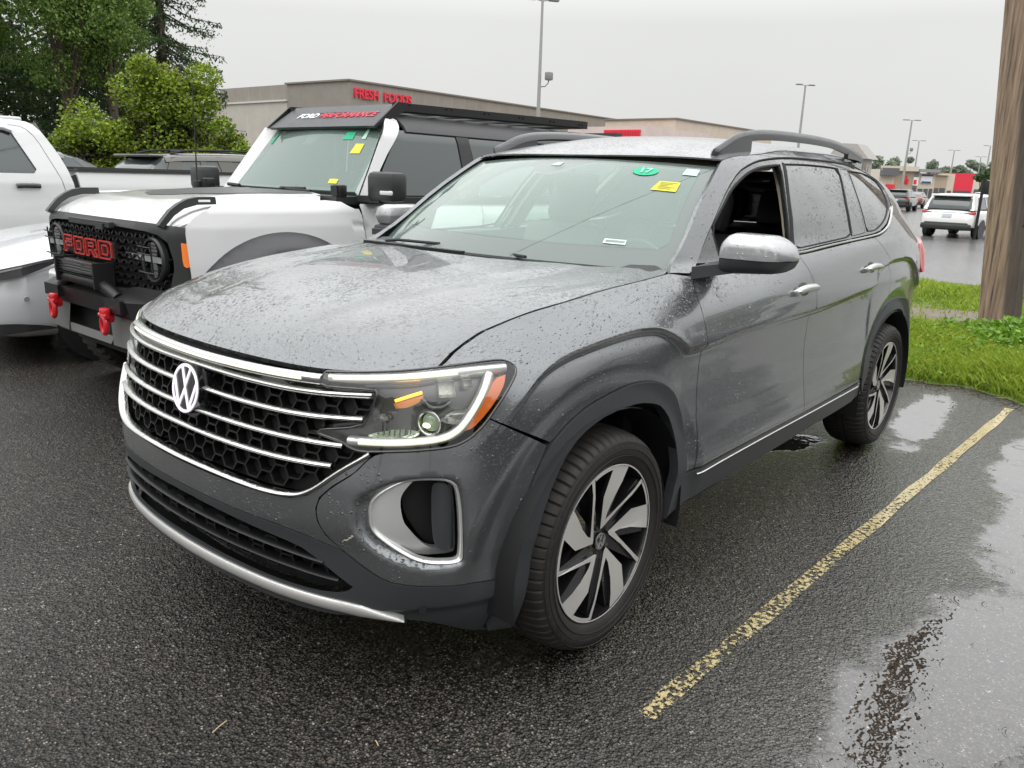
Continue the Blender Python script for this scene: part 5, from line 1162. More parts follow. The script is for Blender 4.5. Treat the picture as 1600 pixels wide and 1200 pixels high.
mb=MB(); mb.box((4.15,0,2.0),(.10,1.2,.06)); mb.build('rack_rear',BLKM,br)
mb=MB(); mb.bev((4.72,0,1.05),(.28,.8,.8),.1); mb.build('spare_wheel',RUB,br)
mb=MB(); mb.box((4.66,0,.95),(.04,1.8,.8)); mb.build('tailgate',WHITE,br)

# ============================================================ generic lofted car
def loftcar(name,loc,rz,St,Gh,m,label,cat,group=None,wheels=((.9,.32),(3.6,.32)),ww=.78,rimm=None,glass=None,roofm=None,rails=False,detail=True,tail=None,head=None,pil=True,clad=None,arch=True,ex=.42,front_glass=None):
    """St: (x, half width, z bottom, z shoulder, crown) ; Gh: (x, half base, z base, half top, z top)"""
    car_=empty(name,loc,rz,label,cat,group)
    def interp(T,x,k): return float(pch([t[0] for t in T],[t[k] for t in T])(x))
    xs=sorted(set([t[0] for t in St]+list(np.linspace(St[0][0],St[-1][0],46)))); K=30
    V=[];F=[];M=[]
    for x in xs:
        w_,zb,zt,cr=[interp(St,x,k) for k in (1,2,3,4)]
        zm=zb+(zt-zb)*.55
        for j in range(K):
            a=2*math.pi*j/K; ca,sa=math.cos(a),math.sin(a)
            y=w_*math.copysign(abs(ca)**ex,ca); 
            z=zm+(zt-zm)*abs(sa)**(ex*1.1)+cr*(1-abs(ca)**1.5) if sa>=0 else zm-(zm-zb)*abs(sa)**ex
            V.append((x,y,z))
    for i in range(len(xs)-1):
        for j in range(K):
            F.append((i*K+j,i*K+(j+1)%K,(i+1)*K+(j+1)%K,(i+1)*K+j))
            za=(V[i*K+j][2]+V[i*K+(j+1)%K][2])/2
            M.append(1 if (clad and za<clad) else 0)
    F.append(tuple(range(K))); F.append(tuple((len(xs)-1)*K+j for j in range(K))[::-1]); M+=[0,0]
    mb=MB(); mb.add(V,F,0,True); mb.M=M; BD_=mb.build('body',[m,clad and CHAR or BLACK],car_,auto=40)
    # greenhouse
    xs=[g[0] for g in Gh]; V=[];F=[]; sec=[(1,0,0),(.985,.5,0),(.0,1,1)]
    def ring(x,inset=0.):
        wb,z0,wt,z1=[interp(Gh,x,k) for k in (1,2,3,4)]
        P=[]
        for t in (0,.35,.7,.9): P.append((wb+(wt-wb)*(t/.9 if t<.9 else 1)-inset,z0+(z1-z0)*t*1.0))
        P.append((wt*.86-inset,z0+(z1-z0)*.985)); P.append((wt*.5,z1)); 
        P=P+[(0,z1+.004)]
        return [(x,-y,z) for y,z in P]+[(x,y,z) for y,z in P[::-1][1:]]
    gx=sorted(set(xs+list(np.linspace(xs[0],xs[-1],24)))); 
    for x in gx: V+=ring(x)
    n=13
    for i in range(len(gx)-1):
        for j in range(n-1): F.append((i*n+j,i*n+j+1,(i+1)*n+j+1,(i+1)*n+j))
    F.append(tuple(range(n))); F.append(tuple((len(gx)-1)*n+j for j in range(n))[::-1])
    mb=MB(); mb.add(V,F,0,True); mb.build('windows',glass or TGLASS,BD_,auto=40)
    # roof skin and pillars just proud of the glass
    zt=max(g[4] for g in Gh); R0=[x for x in gx if interp(Gh,x,4)>zt-.075]
    V=[];F=[]
    for x in R0:
        r=ring(x)[2:11]; r[0]=(x,r[0][1],r[0][2]+(r[1][2]-r[0][2])*.45); r[-1]=(x,r[-1][1],r[0][2]); V+= [(a,b*1.012,c+.010) for a,b,c in r]
    q=9
    for i in range(len(R0)-1):
        for j in range(q-1): F.append((i*q+j,i*q+j+1,(i+1)*q+j+1,(i+1)*q+j))
    mb=MB(); mb.add(V,F,0,True); RF=mb.build('roof',roofm or m,car_,auto=40)
    if pil:
        x0,x1=gx[0],gx[-1]; ra,rb=R0[0],R0[-1]
        for sd in (-1,1):
            def stroke(p,q,w,fx=0):
                V=[]
                for t in np.linspace(0,1,7):
                    x=p[0]+(q[0]-p[0])*t; tt=p[1]+(q[1]-p[1])*t
                    wb,z0,wt,z1=[interp(Gh,min(max(x,x0),x1),k) for k in (1,2,3,4)]
                    y=(wb+(wt-wb)*tt)+.008; z=z0+(z1-z0)*tt*.92
                    V+=[(x-w/2,sd*y,z),(x+w/2,sd*y,z)]
                MB().add(V,[(2*i,2*i+1,2*i+3,2*i+2) for i in range(6)],0,True).build('pillar',m,BD_)
            for (px_,qx_,w_) in pil_default(x0,ra,rb,x1) if pil is True else pil: stroke((px_,0),(qx_,1),w_)
    if rails:
        for sd in (-1,1):
            mb=MB(); P=[]
            for t in np.linspace(0,1,12):
                x=R0[0]+.15+(R0[-1]-R0[0]-.2)*t; P.append((x,sd*interp(Gh,x,3)*.84,interp(Gh,x,4)+.01+.045*min(1,min(t,1-t)*8)))
            mb.tube(P,.018,6); mb.build('roof_rail',BLACK,RF)
    for (wx,r) in wheels:
        for sd in (-1,1):
            plain_wheel(car_,wx,sd*ww,r,.23,ri=.66,spokes=5,rimm=rimm or SILVER,n=32)
            if arch:
                mb=MB(); yb=interp(St,wx,1); V=[];K2=18
                for t in np.linspace(math.radians(-8),math.radians(188),K2):
                    for rr,yy in ((r*1.06,-.0),(r*1.17,.006)): V.append((wx+rr*math.cos(t),sd*(yb+yy),r+rr*math.sin(t)))
                mb.add(V,[(2*k,2*k+1,2*k+3,2*k+2) for k in range(K2-1)],0,True)
                mb.cyl((wx,sd*(yb-.08),r),(0,1,0),r*1.10,.165,28); mb.build('wheel_arch',CHAR if clad else BLACK,car_)
    return car_,BD_
def pil_default(x0,ra,rb,x1): 
    return [(x0+.05,ra,.07),((ra+rb)/2,(ra+rb)/2,.09),((rb+x1)/2-.05,rb-.15,.12),(x1-.05,rb,.10)]
# ============================================================ silver-white saloon nose at the left
SW=mat('pearl white paint',(.62,.63,.645),.25,.2,coat=1.,crough=.02,drops=.1)
St=[(0,.55,.42,.60,.04),(.05,.72,.30,.68,.05),(.15,.82,.22,.755,.06),(.30,.88,.19,.80,.075),(.6,.915,.18,.855,.09),(1.0,.925,.18,.90,.10),(1.5,.93,.18,.93,.08),(2.5,.935,.18,.95,.06),(3.6,.93,.2,.96,.06),(4.3,.88,.24,.95,.06),(4.65,.74,.34,.88,.04)]
Gh=[(1.35,.76,.92,.62,.94),(1.8,.80,.93,.62,1.09),(2.2,.82,.93,.58,1.19),(2.7,.82,.93,.58,1.20),(3.2,.80,.93,.56,1.16),(3.9,.72,.93,.5,1.02),(4.2,.66,.93,.5,.95)]
sed,sb=loftcar('sports_car',(-.17,5.19,0),0,St,Gh,SW,'silver white low sports car, only its nose and slim headlight showing at the left edge','sports car',wheels=((.86,.34),(3.74,.34)),ww=.80,ex=.36)
def sface(s,z,off=0.): # front corner skin in (distance round the corner, height)
    s=np.asarray(s,float);z=np.asarray(z,float); xx=interp_x(s); w_=np.interp(xx,[t[0] for t in St],[t[1] for t in St])
    return np.stack(np.broadcast_arrays(xx-.012-off*.5,-w_-.012-off,z),-1)
def interp_x(s): return np.clip(s,0.02,2)
for sd in (1,-1):
    HLs=panel('headlight',[(.02,.695),(.12,.665),(.25,.68),(.40,.735),(.56,.80),(.66,.835),(.50,.825),(.30,.785),(.12,.745),(.02,.73)],sface,mat('smoked headlamp',(.08,.08,.085),.08,.3,coat=1.),sed,off=.02,step=.03,rnd=1,side=sd,th=.03)
    panel('light_strip',[(.04,.700),(.20,.735),(.40,.785),(.56,.815),(.40,.800),(.20,.752),(.04,.715)],sface,mat('clear lamp chrome',(.6,.6,.6),.15,.8),HLs,off=.028,step=.03,rnd=0,side=sd,th=0)
    panel('bumper_intake',[(.02,.34),(.20,.355),(.42,.325),(.52,.29),(.30,.285),(.16,.265),(.02,.262)],sface,BLACK,sed,off=.016,step=.04,rnd=1,side=sd,th=0)
    MB().cyl((.28,-sd*.915,.53),(0,1,0),.02,.01,14).build('parking_sensor',SILVER,sed)
# ============================================================ white pickup behind
pk=empty('pickup_truck',(0,7.75,0),math.radians(1),'white crew cab pickup truck with black bed rail, parked behind the low silver sedan','pickup truck')
def pside(x,z,off=0.):
    x=np.asarray(x,float);z=np.asarray(z,float)
    y=np.interp(z,[.45,.7,1.0,1.30,1.42,1.50,1.80,1.90,1.95],[.93,.955,.97,.955,.93,.905,.80,.74,.64])+off
    return np.stack(np.broadcast_arrays(x,-y,z),-1)
pw=[(.60,1.40),(.40,1.78),(.46,1.835),(1.02,1.835),(1.12,1.80),(1.30,1.42),(1.28,1.40)]
fw=[(-.55,1.40),(-.15,1.80),(-.05,1.835),(.30,1.835),(.34,1.80),(.40,1.40)]
for sd in (1,-1):
    CAB=panel('cab',[(-.9,.50),(-.9,1.36),(-.62,1.40),(-.2,1.86),(-.1,1.915),(.9,1.925),(1.18,1.915),(1.28,1.87),(1.42,1.62),(1.505,1.38),(1.55,1.10),(1.56,.50)],pside,WHITE2,pk,holes=[fw,[(.45,1.40),(.45,1.79),(.50,1.82),(.96,1.82),(1.03,1.79),(1.18,1.44),(1.15,1.40)]],step=.05,rnd=1,side=sd)
    panel('cab_window',[(.44,1.39),(.44,1.83),(1.0,1.83),(1.20,1.43),(1.17,1.39)],pside,TGLASS,CAB,off=-.02,step=.1,rnd=0,side=sd,th=0)
    panel('cab_window',[(-.56,1.39),(-.05,1.84),(.33,1.84),(.41,1.39)],pside,TGLASS,CAB,off=-.02,step=.1,rnd=0,side=sd,th=0)
    X,n=along([(.44,1.795),(.52,1.828),(.95,1.828),(1.03,1.795)],pside,.012,rnd=1); sweep('rain_deflector',X,n,.035,.01,mat('smoked acrylic',(.05,.055,.06),.1,coat=1.),CAB,side=sd)
    # door shut line laid on as a thin dark strip
    X,n=along([(1.02,1.865),(1.16,1.85),(1.25,1.74),(1.34,1.50),(1.42,1.30),(1.44,1.0),(1.40,.6)],pside,.001,rnd=1); sweep('door_gap',X,n,.006,.002,mat('shut line',(.12,.12,.12),.8),CAB,side=sd,bulge=.05)
    mb=MB(); X,n=along([(.96,1.275),(1.0,1.28),(1.14,1.28),(1.18,1.275)],pside,.035,rnd=1); sweep('door_handle',X,n,.045,.02,BLACKG,CAB,side=sd,bulge=.4)
    mb=MB(); mb.bev((.20,-sd*.97,1.277),(.22,.03,.045),.012); mb.build('door_handle',BLACKG,CAB)
    BED=panel('bed_side',[(1.60,.55),(1.60,1.10),(1.565,1.38),(1.56,1.42),(4.0,1.435),(4.0,.55)],pside,WHITE2,pk,step=.08,rnd=0,side=sd,th=.05)
    panel('gap_seal',[(1.50,1.38),(1.555,1.10),(1.555,.5),(1.61,.5),(1.61,1.10),(1.57,1.40)],pside,BLACK,pk,off=-.03,step=.08,rnd=0,side=sd,th=0)
    mb=MB(); mb.box((2.79,-sd*.905,1.445),(2.44,.09,.035)); mb.build('bed_rail',CHAR,BED)
    panel('fender',[(-2.35,.7),(-2.3,1.18),(-1.6,1.27),(-.91,1.33),(-.91,.5),(-1.2,.6),(-1.35,.95),(-1.8,1.0),(-2.1,.9)],pside,WHITE2,pk,step=.08,rnd=0,side=sd)
mb=MB(); mb.bev((.62,0,1.925),(1.15,1.34,.05),.02); mb.build('cab_roof',WHITE2,pk)
mb=MB(); mb.add([(1.505,-.9,1.38),(1.505,.9,1.38),(1.28,.76,1.90),(1.28,-.76,1.90),(1.56,-.95,.5),(1.56,.95,.5)],[(0,1,2,3),(4,5,1,0)]); mb.build('cab_back',WHITE2,pk)
mb=MB(); mb.box((-1.6,0,1.20),(1.4,1.8,.12)); mb.box((-2.35,0,.95),(.1,1.7,.5)); mb.build('hood',WHITE2,pk)
mb=MB(); mb.add([(-.62,-.85,1.38),(-.62,.85,1.38),(-.12,.70,1.90),(-.12,-.70,1.90)],[(0,1,2,3)]); mb.build('windshield',TGLASS,pk)
mb=MB(); mb.box((.8,0,.6),(5.4,1.3,.25)); mb.box((2.8,0,.95),(2.3,1.6,.1)); mb.box((.4,0,.95),(1.6,1.6,.5)); mb.build('underbody',BLACK,pk)
mb=MB(); mb.box((4.02,0,1.0),(.05,1.85,.85)); mb.build('tailgate',WHITE2,pk)
for wx in (-1.62,2.15):
    for s in (-1,1): plain_wheel(pk,wx,s*.84,.41,.28,ri=.6,rimm=SILVER,n=48)
# ============================================================ two dark SUVs beyond the pickup (seen from behind, facing away)
OLIVE=mat('olive grey paint',(.075,.070,.058),.3,.5,coat=1.,drops=.2); SLATE=mat('slate grey paint',(.11,.115,.125),.3,.5,coat=1.,drops=.2)
StS=[(0,.72,.45,.80,.02),(.08,.86,.34,1.02,.03),(.3,.93,.3,1.12,.03),(1.0,.96,.28,1.16,.02),(2.5,.97,.28,1.14,.02),(3.4,.96,.28,1.12,.03),(3.7,.95,.28,1.10,.05),(4.4,.92,.3,1.02,.05),(4.8,.84,.34,.92,.04),(4.95,.66,.42,.78,.02)]
GhS=[(.10,.84,1.10,.66,1.18),(.20,.84,1.12,.68,1.45),(.42,.85,1.13,.69,1.665),(.8,.86,1.14,.70,1.70),(1.8,.87,1.14,.71,1.725),(2.5,.87,1.13,.70,1.70),(3.0,.86,1.12,.66,1.60),(3.4,.85,1.11,.66,1.40),(3.85,.84,1.08,.7,1.12)]
PW=mat('rear wiper black',(.01,.01,.01),.5)
def darksuv(loc,m,label,rz=0):
    c,b=loftcar('suv',loc,rz,StS,GhS,m,label,'SUV','dark SUVs parked beyond the white pickup',wheels=((1.0,.37),(3.95,.37)),ww=.82,rails=True,pil=[(.35,.62,.20),(1.05,1.05,.10),(1.55,1.42,.26) ,(2.45,2.45,.10),(3.55,2.9,.10)])
    mb=MB(); mb.bev((.38,0,1.655),(.36,1.26,.045),.02); mb.build('rear_spoiler',m,c)
    mb=MB(); mb.tube([(.13,.0,1.22),(.17,-.30,1.28)],.012,6); mb.build('rear_wiper',PW,c)
    mb=MB(); mb.bev((1.0,-.0,1.74),(.22,.10,.05),.02); mb.build('roof_antenna',BLACK,c)
    for s in (-1,1): mb=MB(); mb.bev((.14,s*.80,1.02),(.12,.22,.16),.03); mb.build('tail_light',REDL,c)
    return c
darksuv((3.95,11.15,0),OLIVE,'olive grey SUV with rear spoiler, showing just over the white pickup bed')
darksuv((1.1,13.6,0),SLATE,'slate grey SUV roof between the pickup cab and the olive grey SUV')
# ============================================================ cars in the far lot
def farcar(name,loc,rz,m,label,cat,group='cars parked in the far lot',scale=1.,kind='suv',rear=True,tailm=REDL,clad=None,plate=True):
    S=StS; G=GhS
    if kind=='sedan':
        S=[(0,.70,.45,.85,.02),(.1,.84,.3,.98,.02),(.9,.90,.25,1.0,.02),(2.4,.91,.22,.96,.02),(3.6,.90,.24,.90,.05),(4.5,.80,.3,.78,.04),(4.75,.62,.4,.68,.02)]
        G=[(.55,.74,.99,.66,1.0),(1.0,.76,1.0,.60,1.28),(1.6,.78,.99,.58,1.44),(2.4,.78,.97,.58,1.44),(2.9,.78,.95,.62,1.28),(3.5,.77,.92,.68,.94)]
    c,b=loftcar(name,loc,rz,S,G,m,label,cat,group,wheels=((.95,.34),(3.8,.34)),ww=.80,clad=clad,pil=True)
    for s in (-1,1):
        mb=MB()
        if kind=='suv': mb.bev((.11,s*.68,.975),(.10,.34,.085),.03); mb.bev((.17,s*.84,1.0),(.16,.14,.10),.03)
        else: mb.bev((.06,s*.70,.86),(.10,.28,.10),.03)
        mb.build('tail_light',tailm,c)
    if kind=='suv':
        mb=MB(); mb.bev((.30,0,1.655),(.42,1.34,.075),.03); mb.build('rear_spoiler',m,c)
        for s in (-1,1): mb=MB(); mb.add([(.085,s*.86,1.10),(.085,s*.72,1.10),(.36,s*.60,1.66),(.36,s*.71,1.66),(.5,s*.875,1.10),(.72,s*.72,1.66)],[(0,1,2,3),(0,3,5,4)],0,False); mb.build('rear_pillar',m,c)
    if plate: mb=MB(); mb.box((-.0+.015,0,.86 if kind=='suv' else .72),(.03,.32,.16)); mb.build('number_plate',mat('number plate',(.62,.66,.70),.5),c)
    mb=MB(); mb.bev((.02,0,.52),(.10,1.5,.20),.05); mb.build('bumper',CHAR,c)
    c.scale=(scale,scale,scale*.92)
    return c
WF=mat('far white paint',(.78,.78,.77),.35,coat=.8); KF=mat('far black paint',(.012,.012,.014),.25,coat=1.); GF_=mat('far grey paint',(.16,.17,.18),.3,.4,coat=1.); SF=mat('far silver paint',(.55,.56,.57),.3,.4,coat=.8); CF=mat('far copper paint',(.22,.10,.07),.3,.4,coat=.8)
AWH=farcar('suv',(27.9,4.28,0),math.radians(-5),WF,'white SUV seen from behind with black lower bumper, parked left of the wooden pole','SUV',group=None,scale=.91,clad=.48)
mb=MB(); mb.bev((.02,0,.45),(.16,1.72,.22),.06); mb.build('rear_bumper',CHAR,AWH)
mb=MB(); mb.box((.065,0,.995),(.03,1.0,.018)); mb.build('tailgate_trim',SILVER,AWH)
farcar('suv',(59.5,14.6,0),math.radians(6),KF,'black SUV seen from behind, beneath the tall lamp post in the far lot','SUV',scale=.95)
farcar('sedan',(60.5,11.7,0),math.radians(6),GF_,'dark grey sedan parked right beside the black SUV in the far lot','sedan',kind='sedan')
farcar('suv',(52,7.6,0),math.radians(4),SF,'silver SUV parked just behind the white SUV','SUV',scale=.95)
farcar('sedan',(66,10.8,0),math.radians(4),GF_,'blue grey sedan between the black SUV and the silver SUV','sedan',kind='sedan')
farcar('suv',(58,3.0,0),math.radians(0),GF_,'grey SUV left of the black sign post in the far lot','SUV',scale=.9)
farcar('suv',(41,.6,0),math.radians(88),KF,'black SUV standing sideways behind the wooden pole','SUV',scale=1.)
farcar('sedan',(72,16.8,0),math.radians(6),CF,'copper coloured sedan left of the black SUV, far away','sedan',kind='sedan')
farcar('sedan',(36.5,-1.3,0),math.radians(60),WF,'white sedan cut by the right edge beyond the wooden pole','sedan',kind='sedan')
# ============================================================ ground
def math_(nt,op,a,b=None,clamp=False):
    n=N(nt,'ShaderNodeMath',operation=op,use_clamp=clamp)
    for i,v in enumerate((a,b)):
        if v is None: continue
        if isinstance(v,(int,float)): n.inputs[i].default_value=v
        else: L(nt,v,n.inputs[i])
    return n.outputs[0]
def rng_(nt,v,a,b,c=0.,d=1.,sm=True):
    n=N(nt,'ShaderNodeMapRange'); 
    if sm: n.interpolation_type='SMOOTHSTEP'
    L(nt,v,n.inputs[0]); 
    for i,x in enumerate((a,b,c,d)): n.inputs[i+1].default_value=x
    return n.outputs[0]
PUD=[(.75,-1.98,1.0,.28,-6),(.10,-1.86,.45,.18,20),(2.6,-2.05,1.3,.32,-3),(2.55,-.50,.42,.16,-30),(3.9,-1.02,.9,.16,5),(3.35,-1.75,.9,.18,0),(-.5,-2.2,.35,.3,0),(5.5,-2.6,2.,.5,0),(2.2,-3.2,1.2,.4,0),(1.55,-.2,.5,.2,10)]
def asphalt():
    m=bpy.data.materials.new('wet asphalt'); m.use_nodes=True; nt=m.node_tree; b=nt.nodes['Principled BSDF']; I=b.inputs
    P=N(nt,'ShaderNodeNewGeometry').outputs['Position']; sp=N(nt,'ShaderNodeSeparateXYZ'); L(nt,P,sp.inputs[0]); X,Y=sp.outputs[0],sp.outputs[1]
    def noise(sc,det=4.,rough=.55,vec=P): n=N(nt,'ShaderNodeTexNoise',i_Scale=sc,i_Detail=det,i_Roughness=rough); L(nt,vec,n.inputs['Vector']); return n
    # puddle mask: ellipses broken up by noise
    best=None
    for cx,cy,rx,ry,ro in PUD:
        c,s=math.cos(math.radians(ro)),math.sin(math.radians(ro))
        dx=math_(nt,'SUBTRACT',X,cx); dy=math_(nt,'SUBTRACT',Y,cy)
        u=math_(nt,'DIVIDE',math_(nt,'ADD',math_(nt,'MULTIPLY',dx,c),math_(nt,'MULTIPLY',dy,s)),rx)
        v=math_(nt,'DIVIDE',math_(nt,'SUBTRACT',math_(nt,'MULTIPLY',dy,c),math_(nt,'MULTIPLY',dx,s)),ry)
        q=math_(nt,'SUBTRACT',1.,math_(nt,'SQRT',math_(nt,'ADD',math_(nt,'MULTIPLY',u,u),math_(nt,'MULTIPLY',v,v))))
        best=q if best is None else math_(nt,'MAXIMUM',best,q)
    n1=noise(3.2,5.).outputs[0]; n2=noise(.55,4.).outputs[0]; n3=noise(14.,3.).outputs[0]
    lvl=math_(nt,'ADD',best,math_(nt,'ADD',math_(nt,'MULTIPLY',math_(nt,'SUBTRACT',n1,.5),1.1),math_(nt,'MULTIPLY',math_(nt,'SUBTRACT',n3,.5),.35)))
    far=rng_(nt,X,6.,14.)   # beyond the verge everything stands in a film of water
    lvl2=math_(nt,'ADD',lvl,math_(nt,'MULTIPLY',far,math_(nt,'ADD',.75,math_(nt,'MULTIPLY',math_(nt,'SUBTRACT',n2,.5),4.5))))
    pud=rng_(nt,lvl2,-.12,.30); rim=rng_(nt,lvl2,-.75,.10)
    # wet film: strongest on the right and round the rear
    film=math_(nt,'ADD',math_(nt,'MULTIPLY',rng_(nt,Y,-.75,-1.6),.60),math_(nt,'MULTIPLY',rng_(nt,X,.8,2.8),.40))
    film=math_(nt,'ADD',math_(nt,'ADD',film,math_(nt,'MULTIPLY',rim,.35)),math_(nt,'MULTIPLY',math_(nt,'SUBTRACT',n2,.5),1.0),clamp=True)
    wet=math_(nt,'MAXIMUM',film,pud)
    # stones; pale specks are chips with wet glints put into their colour
    v1=N(nt,'ShaderNodeTexVoronoi',feature='F1',i_Scale=118.); L(nt,P,v1.inputs['Vector'])
    v2=N(nt,'ShaderNodeTexVoronoi',feature='F1',i_Scale=56.); L(nt,P,v2.inputs['Vector'])
    nf=noise(320.,3.).outputs[0]; nm=noise(28.,4.).outputs[0]
    sc=N(nt,'ShaderNodeSeparateXYZ'); L(nt,v1.outputs['Color'],sc.inputs[0]); sd_=N(nt,'ShaderNodeSeparateXYZ'); L(nt,v2.outputs['Color'],sd_.inputs[0])
    speck=math_(nt,'MULTIPLY',rng_(nt,sc.outputs[0],.82,.95),rng_(nt,v1.outputs['Distance'],.20,.42,1.,0.)); speck2=math_(nt,'MULTIPLY',rng_(nt,sd_.outputs[1],.93,.97),rng_(nt,v2.outputs['Distance'],.42,.30))
    col=N(nt,'ShaderNodeMixRGB'); col.inputs[1].default_value=(.053,.044,.036,1); col.inputs[2].default_value=(.30,.275,.24,1)
    L(nt,math_(nt,'ADD',math_(nt,'MULTIPLY',speck,.55),math_(nt,'MULTIPLY',speck2,.8),clamp=True),col.inputs[0])
    tint=N(nt,'ShaderNodeMixRGB',blend_type='MULTIPLY'); tint.inputs[0].default_value=1; L(nt,col.outputs[0],tint.inputs[1])
    cc=N(nt,'ShaderNodeCombineXYZ'); big=rng_(nt,noise(1.1,5.).outputs[0],.3,.7,.72,1.3,False)
    for i in range(3): L(nt,math_(nt,'MULTIPLY',math_(nt,'MULTIPLY',big,math_(nt,'MULTIPLY',rng_(nt,v1.outputs['Distance'],.26,.58,1.45,.12),rng_(nt,nm,.35,.65,.6,1.4))),math_(nt,'SUBTRACT',1.,math_(nt,'MULTIPLY',wet,.35))),cc.inputs[i])
    L(nt,cc.outputs[0],tint.inputs[2]); fl=N(nt,'ShaderNodeMixRGB'); L(nt,math_(nt,'MULTIPLY',far,.9),fl.inputs[0]); L(nt,tint.outputs[0],fl.inputs[1]); fl.inputs[2].default_value=(.15,.148,.145,1); L(nt,fl.outputs[0],I['Base Color'])
    rg=math_(nt,'SUBTRACT',.29,math_(nt,'MULTIPLY',wet,.19)); rg=math_(nt,'MULTIPLY',rg,math_(nt,'SUBTRACT',1.,math_(nt,'MULTIPLY',pud,.86)))
    L(nt,rg,I['Roughness']); L(nt,math_(nt,'ADD',1.42,math_(nt,'MULTIPLY',wet,.38)),I['IOR'])
    L(nt,math_(nt,'MAXIMUM',pud,math_(nt,'MULTIPLY',math_(nt,'ADD',.25,math_(nt,'MULTIPLY',rng_(nt,wet,.0,.8),.75)),rng_(nt,sc.outputs[2],.25,.75,.15,1.))),I['Coat Weight']); I['Coat Roughness'].default_value=.06; I['Coat IOR'].default_value=1.45
    h=math_(nt,'ADD',math_(nt,'ADD',math_(nt,'MULTIPLY',math_(nt,'SUBTRACT',1.,v1.outputs['Distance']),.55),math_(nt,'MULTIPLY',math_(nt,'SUBTRACT',1.,v2.outputs['Distance']),.55)),math_(nt,'ADD',math_(nt,'MULTIPLY',nf,.35),math_(nt,'MULTIPLY',nm,.7)))
    damp=math_(nt,'SUBTRACT',1.,math_(nt,'ADD',math_(nt,'MULTIPLY',pud,.985),math_(nt,'MULTIPLY',film,.42)),clamp=True)
    damp=math_(nt,'MULTIPLY',damp,rng_(nt,X,20.,8.,.25,1.))
    b1=N(nt,'ShaderNodeBump'); b1.inputs['Distance'].default_value=.0085; b1.inputs['Strength'].default_value=1.; L(nt,math_(nt,'MULTIPLY',h,damp),b1.inputs['Height'])
    # rain rings on standing water
    rr=None
    for sc_,fr in ((5.5,95.),(8.5,120.)):
        vr=N(nt,'ShaderNodeTexVoronoi',feature='F1',i_Scale=sc_); L(nt,P,vr.inputs['Vector']); sr=N(nt,'ShaderNodeSeparateXYZ'); L(nt,vr.outputs['Color'],sr.inputs[0])
        R=math_(nt,'MULTIPLY',sr.outputs[1],.42); d=math_(nt,'SUBTRACT',vr.outputs['Distance'],R)
        env=math_(nt,'MULTIPLY',rng_(nt,math_(nt,'ABSOLUTE',d),.16,.0),rng_(nt,sr.outputs[0],.62,.78))
        w=math_(nt,'MULTIPLY',math_(nt,'SINE',math_(nt,'MULTIPLY',d,fr)),env); rr=w if rr is None else math_(nt,'ADD',rr,w)
    nw=noise(22.,2.).outputs[0]
    b2=N(nt,'ShaderNodeBump'); b2.inputs['Distance'].default_value=.0011; b2.inputs['Strength'].default_value=1.
    L(nt,math_(nt,'MULTIPLY',math_(nt,'ADD',math_(nt,'MULTIPLY',rr,.22),math_(nt,'MULTIPLY',nw,1.6)),math_(nt,'MULTIPLY',pud,rng_(nt,X,14.,5.))),b2.inputs['Height']); L(nt,b1.outputs[0],b2.inputs['Normal'])
    L(nt,b2.outputs[0],I['Normal'])
    b3=N(nt,'ShaderNodeBump'); b3.inputs['Distance'].default_value=.0030; b3.inputs['Strength'].default_value=1.; L(nt,math_(nt,'MULTIPLY',h,damp),b3.inputs['Height']); L(nt,b2.outputs[0],b3.inputs['Normal']) 
    L(nt,b2.outputs[0],I['Coat Normal'])
    return m
ASP=asphalt()
tag(mesh('ground',[(-150,-400,0),(700,-400,0),(700,500,0),(-150,500,0)],[(0,1,2,3)],ASP,None),kind='structure')
# worn yellow line
def worn(name,colr,thr,scale=34.):
    m=bpy.data.materials.new(name); m.use_nodes=True; nt=m.node_tree; b=nt.nodes['Principled BSDF']; out=nt.nodes['Material Output']
    b.inputs['Base Color'].default_value=(*colr,1); b.inputs['Roughness'].default_value=.35; b.inputs['Coat Weight'].default_value=.4
    P=N(nt,'ShaderNodeNewGeometry').outputs['Position']
    n=N(nt,'ShaderNodeTexNoise',i_Scale=scale,i_Detail=8.,i_Roughness=.72); L(nt,P,n.inputs['Vector']); n2=N(nt,'ShaderNodeTexNoise',i_Scale=2.3,i_Detail=3.); L(nt,P,n2.inputs['Vector'])
    sp=N(nt,'ShaderNodeSeparateXYZ'); L(nt,P,sp.inputs[0])
    q=math_(nt,'ADD',math_(nt,'ADD',n.outputs[0],math_(nt,'MULTIPLY',math_(nt,'SUBTRACT',n2.outputs[0],.5),.25)),math_(nt,'MULTIPLY',rng_(nt,sp.outputs[0],0,3.5,-.03,.06),1.))
    k=rng_(nt,q,thr,thr+.03); t=N(nt,'ShaderNodeBsdfTransparent'); mx=N(nt,'ShaderNodeMixShader'); L(nt,k,mx.inputs[0]); L(nt,t.outputs[0],mx.inputs[1]); L(nt,b.outputs[0],mx.inputs[2]); L(nt,mx.outputs[0],out.inputs[0])
    v1=N(nt,'ShaderNodeTexVoronoi',feature='F1',i_Scale=125.); L(nt,P,v1.inputs['Vector']); bp=N(nt,'ShaderNodeBump'); bp.inputs['Distance'].default_value=.003; bp.inputs['Strength'].default_value=1.; bp.invert=True; L(nt,v1.outputs['Distance'],bp.inputs['Height']); L(nt,bp.outputs[0],b.inputs['Normal'])
    return m
YEL=worn('worn yellow paint',(.50,.41,.20),.478,58.)
V=[];K=30
for i in range(K+1):
    t=i/K; x=-.22+(4.62+.22)*t; y=-1.270+(-1.43+1.270)*t - .0*math.sin(t*3); wv=.030+.003*math.sin(i*1.7)+(.0 if i else 0)
    V+=[(x,y-.006-wv+.012*math.sin(i*.9)*.3,.004),(x,y-.006+wv+.012*math.sin(i*1.3)*.3,.004)]
